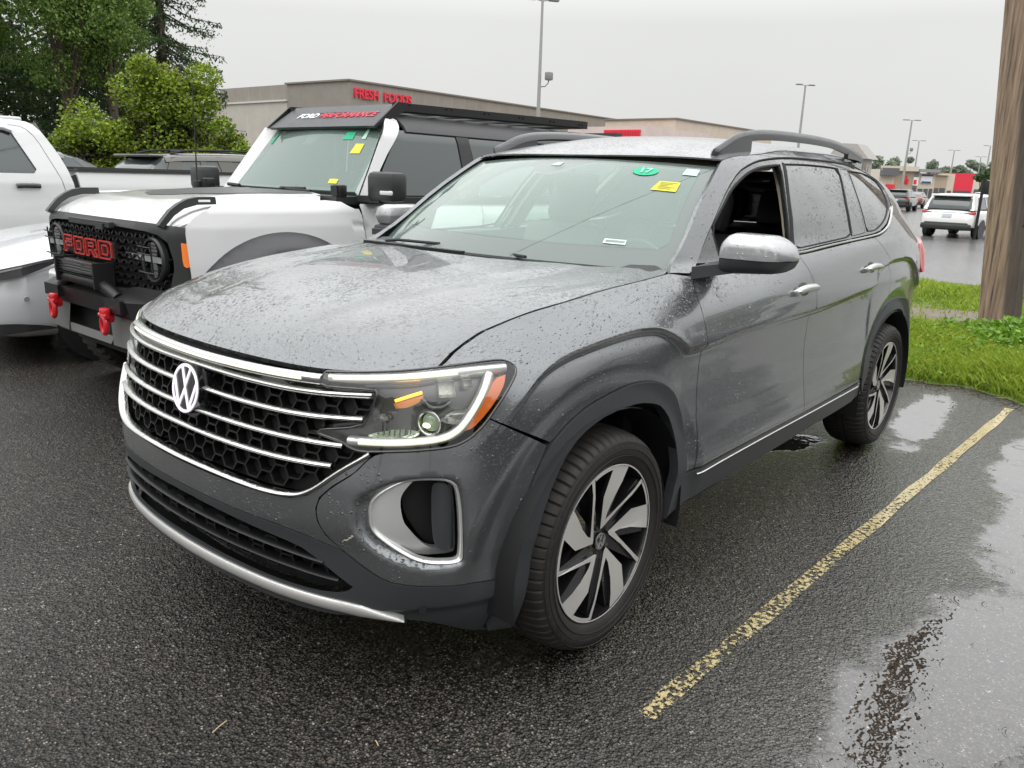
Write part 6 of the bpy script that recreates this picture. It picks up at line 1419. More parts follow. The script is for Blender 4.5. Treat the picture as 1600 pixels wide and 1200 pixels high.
F=[(2*i,2*i+2,2*i+3,2*i+1) for i in range(K)]
tag(mesh('parking_line',V,F,YEL,None),'worn yellow painted line on wet asphalt beside the grey SUV','painted line')
WHL=worn('worn white paint',(.55,.55,.52),.42,5.)
for k,(x0,y0,x1,y1) in enumerate([(16,2.6,21,3.2),(19,-.5,26,.3),(24,6.3,32,7.2)]):
    d=Vector((x1-x0,y1-y0,0)).normalized(); n=Vector((-d.y,d.x,0))*.07
    tag(mesh('lot_line',[(x0-n.x,y0-n.y,.004),(x1-n.x,y1-n.y,.004),(x1+n.x,y1+n.y,.004),(x0+n.x,y0+n.y,.004)],[(0,1,2,3)],WHL,None),['faded line across the far lot nearest the grass','faded line in the far lot at the right, beyond the pole','faded line beside the white SUV in the far lot'][k],'painted line',group='faded lines in the far lot')
# litter
STR=mat('straw',(.55,.42,.22),.8)
for (x,y,a,l,lab) in ((-1.085,-.415,.3,.028,'short pale twig lying on asphalt in the lower left foreground'),(-.83,-.79,1.2,.012,'tiny yellow leaf scrap on asphalt right of the twig')):
    mb=MB(); mb.tube([(x-l*math.cos(a),y-l*math.sin(a),.006),(x,y,.008),(x+l*math.cos(a),y+l*math.sin(a),.006)],.0016,5); tag(mb.build('twig',STR,None),lab,'twig')
# ============================================================ verge
def verge_edge(y): return np.interp(y,[-30,-6,-2.2,-1.5,-1.2,-.9,-.6,0,3,30],[4.6,4.6,4.75,4.86,5.05,5.00,4.94,4.98,5.0,5.0])+.05*np.sin(np.asarray(y)*5.3)+.03*np.sin(np.asarray(y)*17.)
def soilm():
    m=mat('verge soil',(.05,.075,.02),.9,noise=(8,.5)); return m
def vh(x,y): 
    e=verge_edge(y); return .003+.045*sst(0,.5,x-e)+.03*np.sin(x*1.1)*np.sin(y*.8+1)*sst(.2,1.,x-e)
ys=np.concatenate([np.linspace(-1.95,3,84),np.linspace(3.3,60,30)]); xsn=np.linspace(0,1,40)
V=[];F=[]
for y in ys:
    e=float(verge_edge(y))
    for t in xsn: x=e+(12.55+.0*y-e)*t; V.append((x,y,float(vh(x,y))))
n=len(xsn)
for i in range(len(ys)-1):
    for j in range(n-1): F.append((i*n+j,i*n+j+1,(i+1)*n+j+1,(i+1)*n+j))
def groundcover():
    m=bpy.data.materials.new('grassy soil'); m.use_nodes=True; nt=m.node_tree; b=nt.nodes['Principled BSDF']; b.inputs['Roughness'].default_value=.85
    P=N(nt,'ShaderNodeNewGeometry').outputs['Position']; sp=N(nt,'ShaderNodeSeparateXYZ'); L(nt,P,sp.inputs[0])
    n=N(nt,'ShaderNodeTexNoise',i_Scale=1.7,i_Detail=6.); L(nt,P,n.inputs['Vector'])
    dx=math_(nt,'DIVIDE',math_(nt,'SUBTRACT',sp.outputs[0],8.5),1.15); dy=math_(nt,'DIVIDE',math_(nt,'SUBTRACT',sp.outputs[1],.35),1.5)
    q=math_(nt,'SUBTRACT',1.15,math_(nt,'SQRT',math_(nt,'ADD',math_(nt,'MULTIPLY',dx,dx),math_(nt,'MULTIPLY',dy,dy))))
    k=rng_(nt,math_(nt,'ADD',q,math_(nt,'MULTIPLY',math_(nt,'SUBTRACT',n.outputs[0],.5),1.2)),-.1,.15)
    mx=N(nt,'ShaderNodeMixRGB'); L(nt,k,mx.inputs[0]); mx.inputs[1].default_value=(.09,.14,.025,1); mx.inputs[2].default_value=(.17,.14,.11,1)
    n2=N(nt,'ShaderNodeTexNoise',i_Scale=30.,i_Detail=6.); L(nt,P,n2.inputs['Vector']); c=N(nt,'ShaderNodeMixRGB',blend_type='MULTIPLY'); c.inputs[0].default_value=1; L(nt,mx.outputs[0],c.inputs[1]); cc=N(nt,'ShaderNodeCombineXYZ'); r=rng_(nt,n2.outputs[0],.3,.7,.6,1.4,False)
    for i in range(3): L(nt,r,cc.inputs[i])
    L(nt,cc.outputs[0],c.inputs[2]); L(nt,c.outputs[0],b.inputs['Base Color']); bp=N(nt,'ShaderNodeBump'); bp.inputs['Distance'].default_value=.02; L(nt,n2.outputs[0],bp.inputs['Height']); L(nt,bp.outputs[0],b.inputs['Normal'])
    return m
tag(mesh('verge_ground',V,F,groundcover(),None),kind='structure')
def bare(x,y): 
    return (1.12-np.hypot((x-8.5)/1.15,(y-.35)/1.5)+.25*np.sin(x*3.1)*np.sin(y*2.7)+.2*np.sin(x*7+y*5))>0
def leafmat(name,cols,rough=.55,scale=3.,trans=.35):
    m=bpy.data.materials.new(name); m.use_nodes=True; nt=m.node_tree; nt.nodes.clear()
    at=N(nt,'ShaderNodeAttribute',attribute_name='tone'); 
    cr=N(nt,'ShaderNodeValToRGB'); L(nt,at.outputs['Fac'],cr.inputs[0]); e=cr.color_ramp.elements
    e[0].color=(*cols[0],1); e[1].color=(*cols[-1],1)
    for i,c in enumerate(cols[1:-1]): q=e.new((i+1)/(len(cols)-1)); q.color=(*c,1)
    d=N(nt,'ShaderNodeBsdfPrincipled'); d.inputs['Roughness'].default_value=rough; L(nt,cr.outputs[0],d.inputs['Base Color'])
    t=N(nt,'ShaderNodeBsdfTranslucent'); L(nt,cr.outputs[0],t.inputs[0]); mx=N(nt,'ShaderNodeMixShader'); mx.inputs[0].default_value=trans
    L(nt,d.outputs[0],mx.inputs[1]); L(nt,t.outputs[0],mx.inputs[2]); L(nt,mx.outputs[0],N(nt,'ShaderNodeOutputMaterial').inputs[0]); return m
def bigmesh(name,V,F4,m,parent=None,tone=None):
    """V (n,3) array, F (k,m) array of equal-size faces; tone per face"""
    V=np.asarray(V,np.float32); F4=np.asarray(F4,np.int32); k,c=F4.shape
    me=bpy.data.meshes.new(name); me.vertices.add(len(V)); me.vertices.foreach_set('co',V.ravel())
    me.loops.add(k*c); me.loops.foreach_set('vertex_index',F4.ravel()); me.polygons.add(k); me.polygons.foreach_set('loop_start',np.arange(0,k*c,c,dtype=np.int32))
    try: me.polygons.foreach_set('loop_total',np.full(k,c,dtype=np.int32))
    except Exception: pass
    me.materials.append(m); me.update(calc_edges=True)
    if tone is not None: a=me.attributes.new('tone','FLOAT','FACE'); a.data.foreach_set('value',np.asarray(tone,np.float32))
    o=bpy.data.objects.new(name,me); COL.objects.link(o)
    if parent is not None: o.parent=parent
    return o
def blades(n,x0,x1,y0,y1,h0,h1,w,dens=None):
    x=RNG.uniform(x0,x1,n); y=RNG.uniform(y0,y1,n); e=verge_edge(y); k=(x>e+RNG.uniform(0,.12,n))&~(bare(x,y)&(RNG.random(n)<.93))
    k&=(np.hypot(x-8.19,y+.75)>.2)
    if dens is not None: k&=RNG.random(n)<dens(x,y)
    x,y=x[k],y[k]; n=len(x); z=vh(x,y); h=RNG.uniform(h0,h1,n)*(.6+.5*np.sin(x*2.3+1)*np.sin(y*3.1)+.35); h=np.maximum(h,.02)
    a=RNG.uniform(0,2*np.pi,n); ww=w*RNG.uniform(.6,1.4,n); lx=RNG.normal(0,.45,n)*h; ly=RNG.normal(0,.45,n)*h
    dx,dy=np.cos(a)*ww/2,np.sin(a)*ww/2
    V=np.stack([np.stack([x-dx,y-dy,z-.01],1),np.stack([x+dx,y+dy,z-.01],1),np.stack([x+lx*.45+dx*.8,y+ly*.45+dy*.8,z+h*.62],1),np.stack([x+lx,y+ly,z+h*.95],1)],1).reshape(-1,3)
    F=np.arange(4*n).reshape(-1,4); return V,F,np.clip(RNG.normal(.5,.2,n)+.15*np.sin(x*1.7)*np.sin(y*2.1),0,1)
GRM=leafmat('grass blade',[(.09,.15,.015),(.26,.36,.03),(.42,.50,.08)])
def merge(parts):
    V=[];F=[];T=[];o=0
    for v,f,t in parts: V.append(v);F.append(f+o);T.append(t);o+=len(v)
    return np.concatenate(V),np.concatenate(F),np.concatenate(T)
V,F,T=merge([blades(72000,4.85,8.0,-2.0,.9,.035,.12,.008),blades(30000,7.5,12.5,-2.3,3.,.03,.085,.016),blades(9000,4.9,12.5,2.8,9,.05,.12,.02)])
tag(bigmesh('grass',V,F,GRM,None,T),'bright green grass verge behind the parked cars','grass',kind='stuff')
def leafcluster(x,y,z,r,n,size,flat=.5):
    c=RNG.normal(0,1,(n,3)); c/=np.linalg.norm(c,axis=1)[:,None]; c*=RNG.uniform(.3,1,(n,1))*np.array([r,r,r*flat]); c+=np.array([x,y,z])
    return c,RNG.uniform(.6,1.4,n)*size
def leaves(c,size,droop=0.,aspect=1.6):
    n=len(c); a=RNG.normal(0,1,(n,3)); a[:,2]=a[:,2]*.6-droop; a/=np.linalg.norm(a,axis=1)[:,None]; b=np.cross(a,RNG.normal(0,1,(n,3))); b/=np.linalg.norm(b,axis=1)[:,None]
    s=np.asarray(size)[:,None]; A=a*s*aspect/2; Bv=b*s/2
    V=np.stack([c-A,c+Bv-A*.1,c+A,c-Bv-A*.1],1).reshape(-1,3); return V,np.arange(4*n).reshape(-1,4)
# broad weeds in the verge
cs=[];ss=[]
for i in range(2600):
    x=RNG.uniform(4.95,8.6); y=RNG.uniform(-2.2,.9)
    if x<verge_edge(y)+.05 or bare(np.array([x]),np.array([y]))[0] or np.hypot(x-8.19,y+.75)<.2: continue
    near=math.exp(-((x-7.6)**2+(y+1.1)**2)/.9)
    if RNG.random()>.10+near: continue
    c,s=leafcluster(x,y,float(vh(x,y))+.05+.10*near,.06+.05*near,int(5+14*near),.024+.018*near,.9); cs.append(c);ss.append(s)
V,F=leaves(np.concatenate(cs),np.concatenate(ss),.1,1.5)
tag(bigmesh('weeds',V,F,leafmat('weed leaf',[(.06,.15,.012),(.17,.32,.03),(.28,.45,.05)]),None,np.clip(RNG.normal(.5,.22,len(F)),0,1)),'broad leafy weeds round the foot of the wooden pole','weeds',kind='stuff')
mb=MB()
for (x,y,r) in ((8.35,-.02,.05),(5.08,-.35,.012),(4.93,-1.25,.02),(4.9,-1.0,.012)): mb.bev((x,y,float(vh(x,y))+.01),(r*2,r*1.4,.02),.008)
n_=2600; yy=RNG.uniform(-1.95,2.,n_); xx=verge_edge(yy)+RNG.normal(-.06,.10,n_); c_=np.stack([xx,yy,np.full(n_,.006)+RNG.uniform(0,.006,n_)],1)
V,F=leaves(c_,RNG.uniform(.5,1.5,n_)*.014,0.,1.8); V[:,2]=np.maximum(V[:,2]*.4,.004)
tag(bigmesh('leaf_litter',V,F,leafmat('litter',[(.03,.022,.015),(.10,.075,.045),(.28,.20,.11)]),None,RNG.random(len(F))),'brown leaf litter and grit along the edge of the grass','litter',kind='stuff')
# ============================================================ wooden utility pole
def woodm():
    m=bpy.data.materials.new('weathered wood'); m.use_nodes=True; nt=m.node_tree; b=nt.nodes['Principled BSDF']; b.inputs['Roughness'].default_value=.8
    tc=N(nt,'ShaderNodeTexCoord'); mp=N(nt,'ShaderNodeMapping'); mp.inputs['Scale'].default_value=(34,34,.9); L(nt,tc.outputs['Object'],mp.inputs[0])
    n=N(nt,'ShaderNodeTexNoise',i_Scale=1.,i_Detail=8.,i_Roughness=.65); L(nt,mp.outputs[0],n.inputs['Vector'])
    mp2=N(nt,'ShaderNodeMapping'); mp2.inputs['Scale'].default_value=(60,60,2.); L(nt,tc.outputs['Object'],mp2.inputs[0]); n2=N(nt,'ShaderNodeTexNoise',i_Scale=1.,i_Detail=4.); L(nt,mp2.outputs[0],n2.inputs['Vector'])
    cr=N(nt,'ShaderNodeValToRGB'); L(nt,n.outputs[0],cr.inputs[0]); e=cr.color_ramp.elements; e[0].position=.34; e[0].color=(.045,.034,.026,1); e[1].position=.66; e[1].color=(.52,.37,.24,1); q=e.new(.46); q.color=(.29,.19,.12,1)
    x=N(nt,'ShaderNodeMixRGB',blend_type='MULTIPLY'); x.inputs[0].default_value=.6; L(nt,cr.outputs[0],x.inputs[1]); L(nt,n2.outputs[0],x.inputs[2])
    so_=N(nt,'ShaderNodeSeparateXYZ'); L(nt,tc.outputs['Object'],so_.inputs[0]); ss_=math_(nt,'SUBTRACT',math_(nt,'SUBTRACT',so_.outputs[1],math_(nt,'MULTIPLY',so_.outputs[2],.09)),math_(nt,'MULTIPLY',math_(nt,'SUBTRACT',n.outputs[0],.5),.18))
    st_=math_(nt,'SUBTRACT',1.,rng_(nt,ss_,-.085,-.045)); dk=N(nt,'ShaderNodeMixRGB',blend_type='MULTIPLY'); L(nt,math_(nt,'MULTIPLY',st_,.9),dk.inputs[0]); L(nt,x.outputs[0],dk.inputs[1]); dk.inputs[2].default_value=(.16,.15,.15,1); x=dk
    g=N(nt,'ShaderNodeBrightContrast'); g.inputs['Bright'].default_value=.03; L(nt,x.outputs[0],g.inputs[0]); L(nt,g.outputs[0],b.inputs['Base Color'])
    bp=N(nt,'ShaderNodeBump'); bp.inputs['Distance'].default_value=.02; bp.inputs['Strength'].default_value=1.; L(nt,n.outputs[0],bp.inputs['Height']); L(nt,bp.outputs[0],b.inputs['Normal']); return m
po=empty('utility_pole',(8.19,-.74,0),0,'weathered brown wooden utility pole standing in the grass at the right','utility pole')
V=[];K=40;H=26
for i in range(H+1):
    t=i/H; z=-.1+9.6*t; r=.205-.055*t
    for k in range(K):
        a=2*math.pi*k/K; rr=r*(1+.03*math.sin(a*3+1)+.018*math.sin(a*7+z*.2)) -(.028 if (k in (7,)) else 0)-(.016 if k in (19,31) else 0)
        V.append((rr*math.cos(a)+.0*z,rr*math.sin(a)+.090*z,z))
F=[(i*K+k,i*K+(k+1)%K,(i+1)*K+(k+1)%K,(i+1)*K+k) for i in range(H) for k in range(K)]
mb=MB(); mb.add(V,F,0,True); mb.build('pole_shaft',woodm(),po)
mb=MB()
for z,a in ((2.6,-2.0),(1.9,-2.3),(3.1,-2.5),(1.2,-2.1)): mb.cyl((.2*math.cos(a),.2*math.sin(a)+.09*z,z),(math.cos(a),math.sin(a),0),.012,.03,8)
mb.build('pole_bolt',mat('rusty bolt',(.05,.035,.03),.7),po)
# ============================================================ lamp posts
POLM=mat('galvanised post',(.34,.34,.33),.5,.4)
def lamp(x,y,h,label,mid=False,r=.085,arms=(0,),heads=.55):
    e_=empty('street_lamp',(x,y,0),0,label,'lamp post','tall lamp posts over the parking lots')
    mb=MB(); mb.tube([(0,0,0),(0,0,h*.5),(0,0,h)],[r*1.35,r,r*.62],10); mb.cyl((0,0,.3),(0,0,1),.28,.6,14); mb.build('post',POLM,e_)
    for a in arms:
        mb=MB(); c,s=math.cos(a),math.sin(a); mb.tube([(0,0,h-.05),(c*.35,s*.35,h+.02)],.03,6); mb.bev((c*(.35+heads/2),s*(.35+heads/2),h+.03),(heads,.30,.11),.04,rz=a); mb.build('lamp_head',mat('lamp head grey',(.22,.22,.22),.5),e_)
    if mid:
        z=h*.62; mb=MB(); mb.tube([(0,0,z-.3),(.18,-.25,z-.28),(.30,-.36,z-.1),(.32,-.38,z+.05)],.035,6); mb.bev((.32,-.38,z+.25),(.35,.35,.42),.06); mb.build('flood_lamp',mat('lamp head grey',(.22,.22,.22),.5),e_)
    return e_
lamp(33.51,26.33,10.5,'nearest tall lamp post with small floodlight, rising above the black roof rack',True,.10,(-.6,2.5))
lamp(70.6,26.4,10.,'lamp post rising just behind the roof rail of the grey SUV',False,.12,(-.6,2.5))
lamp(111.9,28.4,10.,'tall lamp post in front of the tan store with red lettering',True,.14,(-.8,2.3),.8)
lamp(159.6,39.5,10.,'thin lamp post right of the tallest one in front of the plaza',False,.15,(-.8,2.3),.9)
lamp(198.,42.,10.,'distant lamp post left of the red fronted store',False,.16,(-.8,2.3),1.)
lamp(233.8,43.6,10.,'faint far lamp post above the red fronted store',False,.17,(-.8,2.3),1.1)
lamp(177.7,31.4,10.,'distant lamp post just left of the wooden pole',False,.16,(-.8,2.3),1.)
# black sign post
sg=empty('sign_post',(28.0,3.38,0),0,'black sign board on a thin post between the white SUV and the wooden pole','sign')
mb=MB(); mb.tube([(0,0,0),(0,0,1.95)],.045,8); mb.build('post',BLACK,sg); mb=MB(); mb.bev((.0,-.42,1.66),(.05,.86,.42),.01); mb.build('board',BLACK,sg)
# ============================================================ buildings
def wallm(name,base,panelw=1.5,line=.75,h=40,bump=.0):
    m=bpy.data.materials.new(name); m.use_nodes=True; nt=m.node_tree; b=nt.nodes['Principled BSDF']; b.inputs['Roughness'].default_value=.85
    tc=N(nt,'ShaderNodeTexCoord'); mp=N(nt,'ShaderNodeMapping'); L(nt,tc.outputs['UV'],mp.inputs[0])
    br_=N(nt,'ShaderNodeTexBrick',offset=0.,squash=1.); L(nt,mp.outputs[0],br_.inputs['Vector']); br_.inputs['Scale'].default_value=1.; br_.inputs['Brick Width'].default_value=panelw; br_.inputs['Row Height'].default_value=h; br_.inputs['Mortar Size'].default_value=.045; br_.inputs['Mortar Smooth'].default_value=.3
    c=base; br_.inputs['Color1'].default_value=(*c,1); br_.inputs['Color2'].default_value=(c[0]*.96,c[1]*.955,c[2]*.95,1); br_.inputs['Mortar'].default_value=(c[0]*line,c[1]*line,c[2]*line,1)
    n=N(nt,'ShaderNodeTexNoise',i_Scale=.7,i_Detail=8.,i_Roughness=.7); L(nt,mp.outputs[0],n.inputs['Vector']); x=N(nt,'ShaderNodeMixRGB',blend_type='MULTIPLY'); x.inputs[0].default_value=1; L(nt,br_.outputs[0],x.inputs[1]); cc=N(nt,'ShaderNodeCombineXYZ'); r=rng_(nt,n.outputs[0],.25,.75,.88,1.12,False)
    for i in range(3): L(nt,r,cc.inputs[i])
    L(nt,cc.outputs[0],x.inputs[2]); L(nt,x.outputs[0],b.inputs['Base Color']); return m
def walls(name,poly,h,m,parent=None,z0=0.,uvz=0.,closed=True,top=True):
    """upright walls along a footprint (list of xy), with UVs in metres"""
    n=len(poly); V=[(x,y,z0) for x,y in poly]+[(x,y,h) for x,y in poly]; F=[]; uv=[]; s=0
    rng=range(n if closed else n-1)
    for i in rng:
        j=(i+1)%n; l=math.hypot(poly[j][0]-poly[i][0],poly[j][1]-poly[i][1]); F.append((i,j,j+n,i+n)); uv+=[(s,z0),(s+l,z0),(s+l,h),(s,h)]; s+=l
    if closed and top: F.append(tuple(range(n,2*n))); uv+=[(0.01,0.01)]*n
    o=mesh(name,V,F,m,parent,False); ul=o.data.uv_layers.new(name='UVMap')
    for k,u in enumerate(uv): ul.data[k].uv=u
    return o
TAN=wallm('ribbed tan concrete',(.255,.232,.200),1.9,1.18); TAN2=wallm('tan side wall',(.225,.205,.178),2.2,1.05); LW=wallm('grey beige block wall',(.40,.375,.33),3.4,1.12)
REDS=mat('red sign letters',(.62,.03,.055),.4,emit=(.6,.02,.04),estr=.10)
ff=empty('store_building',(44.07,55.77,0),0,'large tan concrete store with red FRESH FOODS lettering, behind the off-road SUV','building')
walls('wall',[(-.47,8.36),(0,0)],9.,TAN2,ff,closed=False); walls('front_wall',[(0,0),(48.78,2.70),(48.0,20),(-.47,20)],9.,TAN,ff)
mb=MB()
for p,q in (((-.47,8.36),(0,0)),((0,0),(48.78,2.70))):
    d=Vector((q[0]-p[0],q[1]-p[1],0)); a=math.atan2(d.y,d.x); mb.box(((p[0]+q[0])/2,(p[1]+q[1])/2,9.02),(d.length+.3,.35,.14),rz=a)
mb.build('parapet_cap',mat('parapet metal',(.20,.17,.14),.6),ff)
fd=Vector((48.78,2.70,0)).normalized(); fn=Vector((fd.y,-fd.x,0))
text('lettering','FRESH',1.12,frame(Vector((1.95,.11,7.98))+fn*.12,fd,(0,0,1)),REDS,ff,ext=.08,bold=.02,sx=.95); text('lettering','FOODS',1.12,frame(Vector((5.75,.32,7.93))+fn*.12,fd,(0,0,1)),REDS,ff,ext=.08,bold=.02,sx=.95)
lw_=empty('low_building',(43.6,64.2,0),0,'long low grey beige building left of the tan store','building')
walls('wall',[(0,0.),(0,22),(14,22),(14,0)],7.55,LW,lw_)
mb=MB(); mb.box((-.02,11,7.57),(.3,22.2,.16)); mb.box((-.03,11,2.9),(.06,21.5,.10)); mb.build('parapet_cap',mat('pale coping',(.5,.48,.45),.6),lw_)
PEA=wallm('peach stucco',(.56,.475,.39),6.,.93); PINK=wallm('pink white stucco',(.60,.50,.46),3.,.96)
pe=empty('store_building',(77.5,42.8,0),0,'peach coloured store beyond the roof of the grey SUV','building')
walls('wall',[(0,0),(26,.3),(26,9),(0,9)],8.0,PEA,pe); mb=MB(); mb.box((13,.12,8.03),(26.4,.35,.14),rz=.0115); mb.box((0,4.5,8.03),(.35,9.2,.14)); mb.build('parapet_cap',mat('parapet metal',(.20,.17,.14),.6),pe)
pi_=empty('store_entrance',(62.9,38.2,0),0,'low pinkish store front with a long red sign, between roof rack and grey SUV roof','building')
walls('wall',[(0,-.8),(12,-.8),(12,8),(0,8)],6.25,PINK,pi_)
mb=MB(); mb.box((-.08,1.75,5.62),(.14,3.9,.62)); SG=mb.build('sign_board',REDS,pi_)
mb=MB()
for k in range(14): mb.box((-.17,.0+.27*k,5.62),(.05,.07,.36))
mb.build('sign_strokes',mat('dull red strokes',(.42,.02,.03),.5),SG)
gb=empty('gable_building',(111.4,35.6,0),0,'small grey building with sloping end roof, peeking over the roof rail','building')
walls('wall',[(0,-2.),(4,-2.),(4,3.2),(0,3.2)],5.3,wallm('grey siding',(.45,.42,.38),1.2,.9),gb)
mb=MB(); mb.add([(-.3,-2.8,5.2),(4,-2.8,5.2),(4,-1.0,7.1),(0.,-1.,7.1),(0,1.4,7.2),(4,1.4,7.2),(-.3,2.6,5.3),(4,2.6,5.3)],[(0,1,2,3),(2,5,4,3),(3,4,6,0),(4,5,7,6)]); mb.build('roof',mat('grey roof',(.33,.31,.29),.8),gb)
# plaza: storefront units along one line
PA=Vector((139.35,39.47,0)); PB=Vector((154.26,21.46,0)); pd=(PB-PA).normalized(); pn=Vector((pd.y,-pd.x,0)); 
if pn.x>0: pn=-pn
ang=math.atan2(pd.y,pd.x)
def zf(py,px): return 4.75-(py-262-.034*(px-1376))*.1008
def uf(px): return float(np.interp(px,[1376,1400,1431,1481,1523,1600],[0,2.48,5.69,11.02,15.37,23.38]))
def fbox(mb,px0,px1,py0,py1,d0,d1,mi=0):
    u0,u1=uf(px0),uf(px1); z1=zf(py0,(px0+px1)/2); z0=zf(py1,(px0+px1)/2); c=PA+pd*(u0+u1)/2+pn*(d0+d1)/2
    mb.box((c.x,c.y,(z0+z1)/2),(u1-u0,d1-d0,z1-z0),rz=ang,mi=mi)
DKW=mat('shop glass',(.06,.065,.07),.15,coat=1.); BRK=mat('brick pier',(.30,.17,.12),.8); CRM=mat('cream wall',(.58,.53,.44),.8); TNW=mat('plaza tan',(.42,.34,.25),.8); GRY=mat('plaza grey',(.27,.27,.27),.8); LTB=mat('plaza light',(.56,.50,.40),.8)
def unit(label,px0,px1,py0,m,extra,depth=8.,name='shop_building'):
    mb=MB(); fbox(mb,px0,px1,py0,312.,-depth,0.); o=mb.build(name,m,None); tag(o,label,'shop','shops of the plaza across the far lot')
    for nm,mm,rects in extra:
        q=MB()
        for r in rects: fbox(q,*r)
        c=q.build(nm,mm,o)
    return o
unit('cream shop with sloping dark roof and red band, leftmost of the plaza',1362,1400,264,CRM,[('awning',mat('dark slope roof',(.12,.12,.125),.7),[(1376,1401,262.5,274,0,1.2)]),('sign_band',REDS,[(1388,1400,288,294.5,0,.6)]),('shop_window',DKW,[(1380,1388,296,310,0,.1),(1390,1396,296,310,0,.1)]),('pier',BRK,[(1396,1399,294,312,0,.5)])])
unit('tan plaza store with tall red lettering and beige parapet',1400,1430,264,TNW,[('parapet',LTB,[(1376,1433,259.5,267,0,.8)]),('lettering',REDS,[(1412,1413.3,277,287,0,.2),(1414.5,1417,281,287,0,.2),(1418,1419.2,275,287,0,.2),(1420,1422.2,280,288,0,.2),(1415,1416,274,287,0,.2)]),('shop_window',DKW,[(1403,1410,297,311,0,.1),(1412,1420,297,311,0,.1),(1422,1428,297,311,0,.1)]),('pier',BRK,[(1400,1402.5,294,312,0,.4)])])
unit('narrow grey plaza unit with small red and white sign',1430,1437,268,GRY,[('sign_board',mat('sign white',(.75,.75,.75),.5),[(1429,1436.5,277,290,0,.3)]),('sign_mark',REDS,[(1429.5,1434,281,288,.3,.35)]),('shop_window',DKW,[(1431,1436,293,311,0,.1)])])
unit('beige plaza store with grey parapet and white and navy sign board',1437,1463,271,LTB,[('parapet',GRY,[(1434,1465,264.5,269.5,0,1.0)]),('sign_board',mat('sign white',(.75,.75,.75),.5),[(1441,1458,274,286.5,0,.2)]),('sign_mark',mat('sign navy',(.03,.05,.18),.5),[(1441,1458,273,275.3,.2,.3),(1442,1456,283.6,286,.2,.3)]),('shop_window',DKW,[(1439,1446,295,311,0,.1),(1448,1454,295,311,0,.1),(1456,1461,295,311,0,.1)])])
unit('low tan plaza unit with dark glass front',1463,1482,272,TNW,[('cornice',LTB,[(1463,1482,271,274,0,.5)]),('shop_window',DKW,[(1464,1470,294,311,0,.1),(1472,1480,294,311,0,.1)])])
unit('pale blank plaza unit left of the red store front',1482,1493,272,LTB,[('shop_window',DKW,[(1484,1490,298,311,0,.1)])])
unit('store with large red front panel, behind the small green tree',1493,1523,271,REDS,[('shop_window',DKW,[(1495,1520,298,311,0,.1)])])
unit('low cream plaza unit right of the red store',1523,1548,281,CRM,[('shop_window',DKW,[(1526,1534,296,311,0,.1),(1536,1544,296,311,0,.1)])])
unit('low beige plaza unit, partly behind the wooden pole',1548,1625,283,LTB,[('shop_window',DKW,[(1590,1605,296,311,0,.1)])])
# ============================================================ trees
BARK=mat('bark',(.075,.055,.042),.9,bump=(14,.6,.02)); VINE=mat('brown vine stems',(.10,.065,.045),.9)
def broad(name,x,y,zc,rx,rz_,n,size,m,label,cat='tree',group=None,trunk=True,seed=0,nc=26,droop=0.,ry=None,parent=None,tone=(.5,.2),zmin=.3):
    r=np.random.default_rng(seed+11); e_=empty(name,(x,y,0),0,label,cat,group); ry=ry or rx
    cc=r.normal(0,1,(nc,3)); cc/=np.linalg.norm(cc,axis=1)[:,None]; cc*=r.uniform(.35,.95,(nc,1))*np.array([rx,ry,rz_]); cc[:,2]+=zc
    cr_=r.uniform(.22,.42,nc)*min(rx,rz_)*1.15
    k=r.integers(0,nc,n); d=r.normal(0,1,(n,3)); d/=np.linalg.norm(d,axis=1)[:,None]; P=cc[k]+d*(cr_[k]*r.uniform(.55,1.08,n))[:,None]*np.array([1,1,.85])
    P=P[P[:,2]>zmin]; n=len(P)
    tn=np.clip(r.normal(tone[0],tone[1],n)+.20*(r.random(nc)[k[:n]]-.5),0,1)
    V,F=leaves(P,r.uniform(.6,1.4,n)*size,droop); bigmesh('crown',V,F,m,e_,tn)
    if trunk:
        mb=MB(); mb.tube([(0,0,0),(.05,0,zc*.5),(0,.05,zc)],[.03*rz_+.12,.025*rz_+.08,.06],8)
        for i in range(min(nc,12)): mb.tube([(0,0,zc*.45+.05*i*rz_*.3),tuple(cc[i]*.6+np.array([0,0,zc*.3])),tuple(cc[i])],[.06,.04,.015],5)
        mb.build('trunk',BARK,e_)
    return e_
LFD=leafmat('dark leaf',[(.030,.062,.011),(.095,.165,.026),(.20,.30,.055)]); LFB=leafmat('bright leaf',[(.035,.07,.008),(.18,.26,.016),(.36,.46,.045)]); LFM=leafmat('mid leaf',[(.03,.06,.02),(.06,.115,.035),(.10,.17,.05)]); LFH=leafmat('hazy leaf',[(.17,.21,.16),(.24,.29,.21),(.32,.37,.27)]); NDL=leafmat('spruce needles',[(.014,.034,.010),(.032,.068,.018),(.065,.12,.032)])
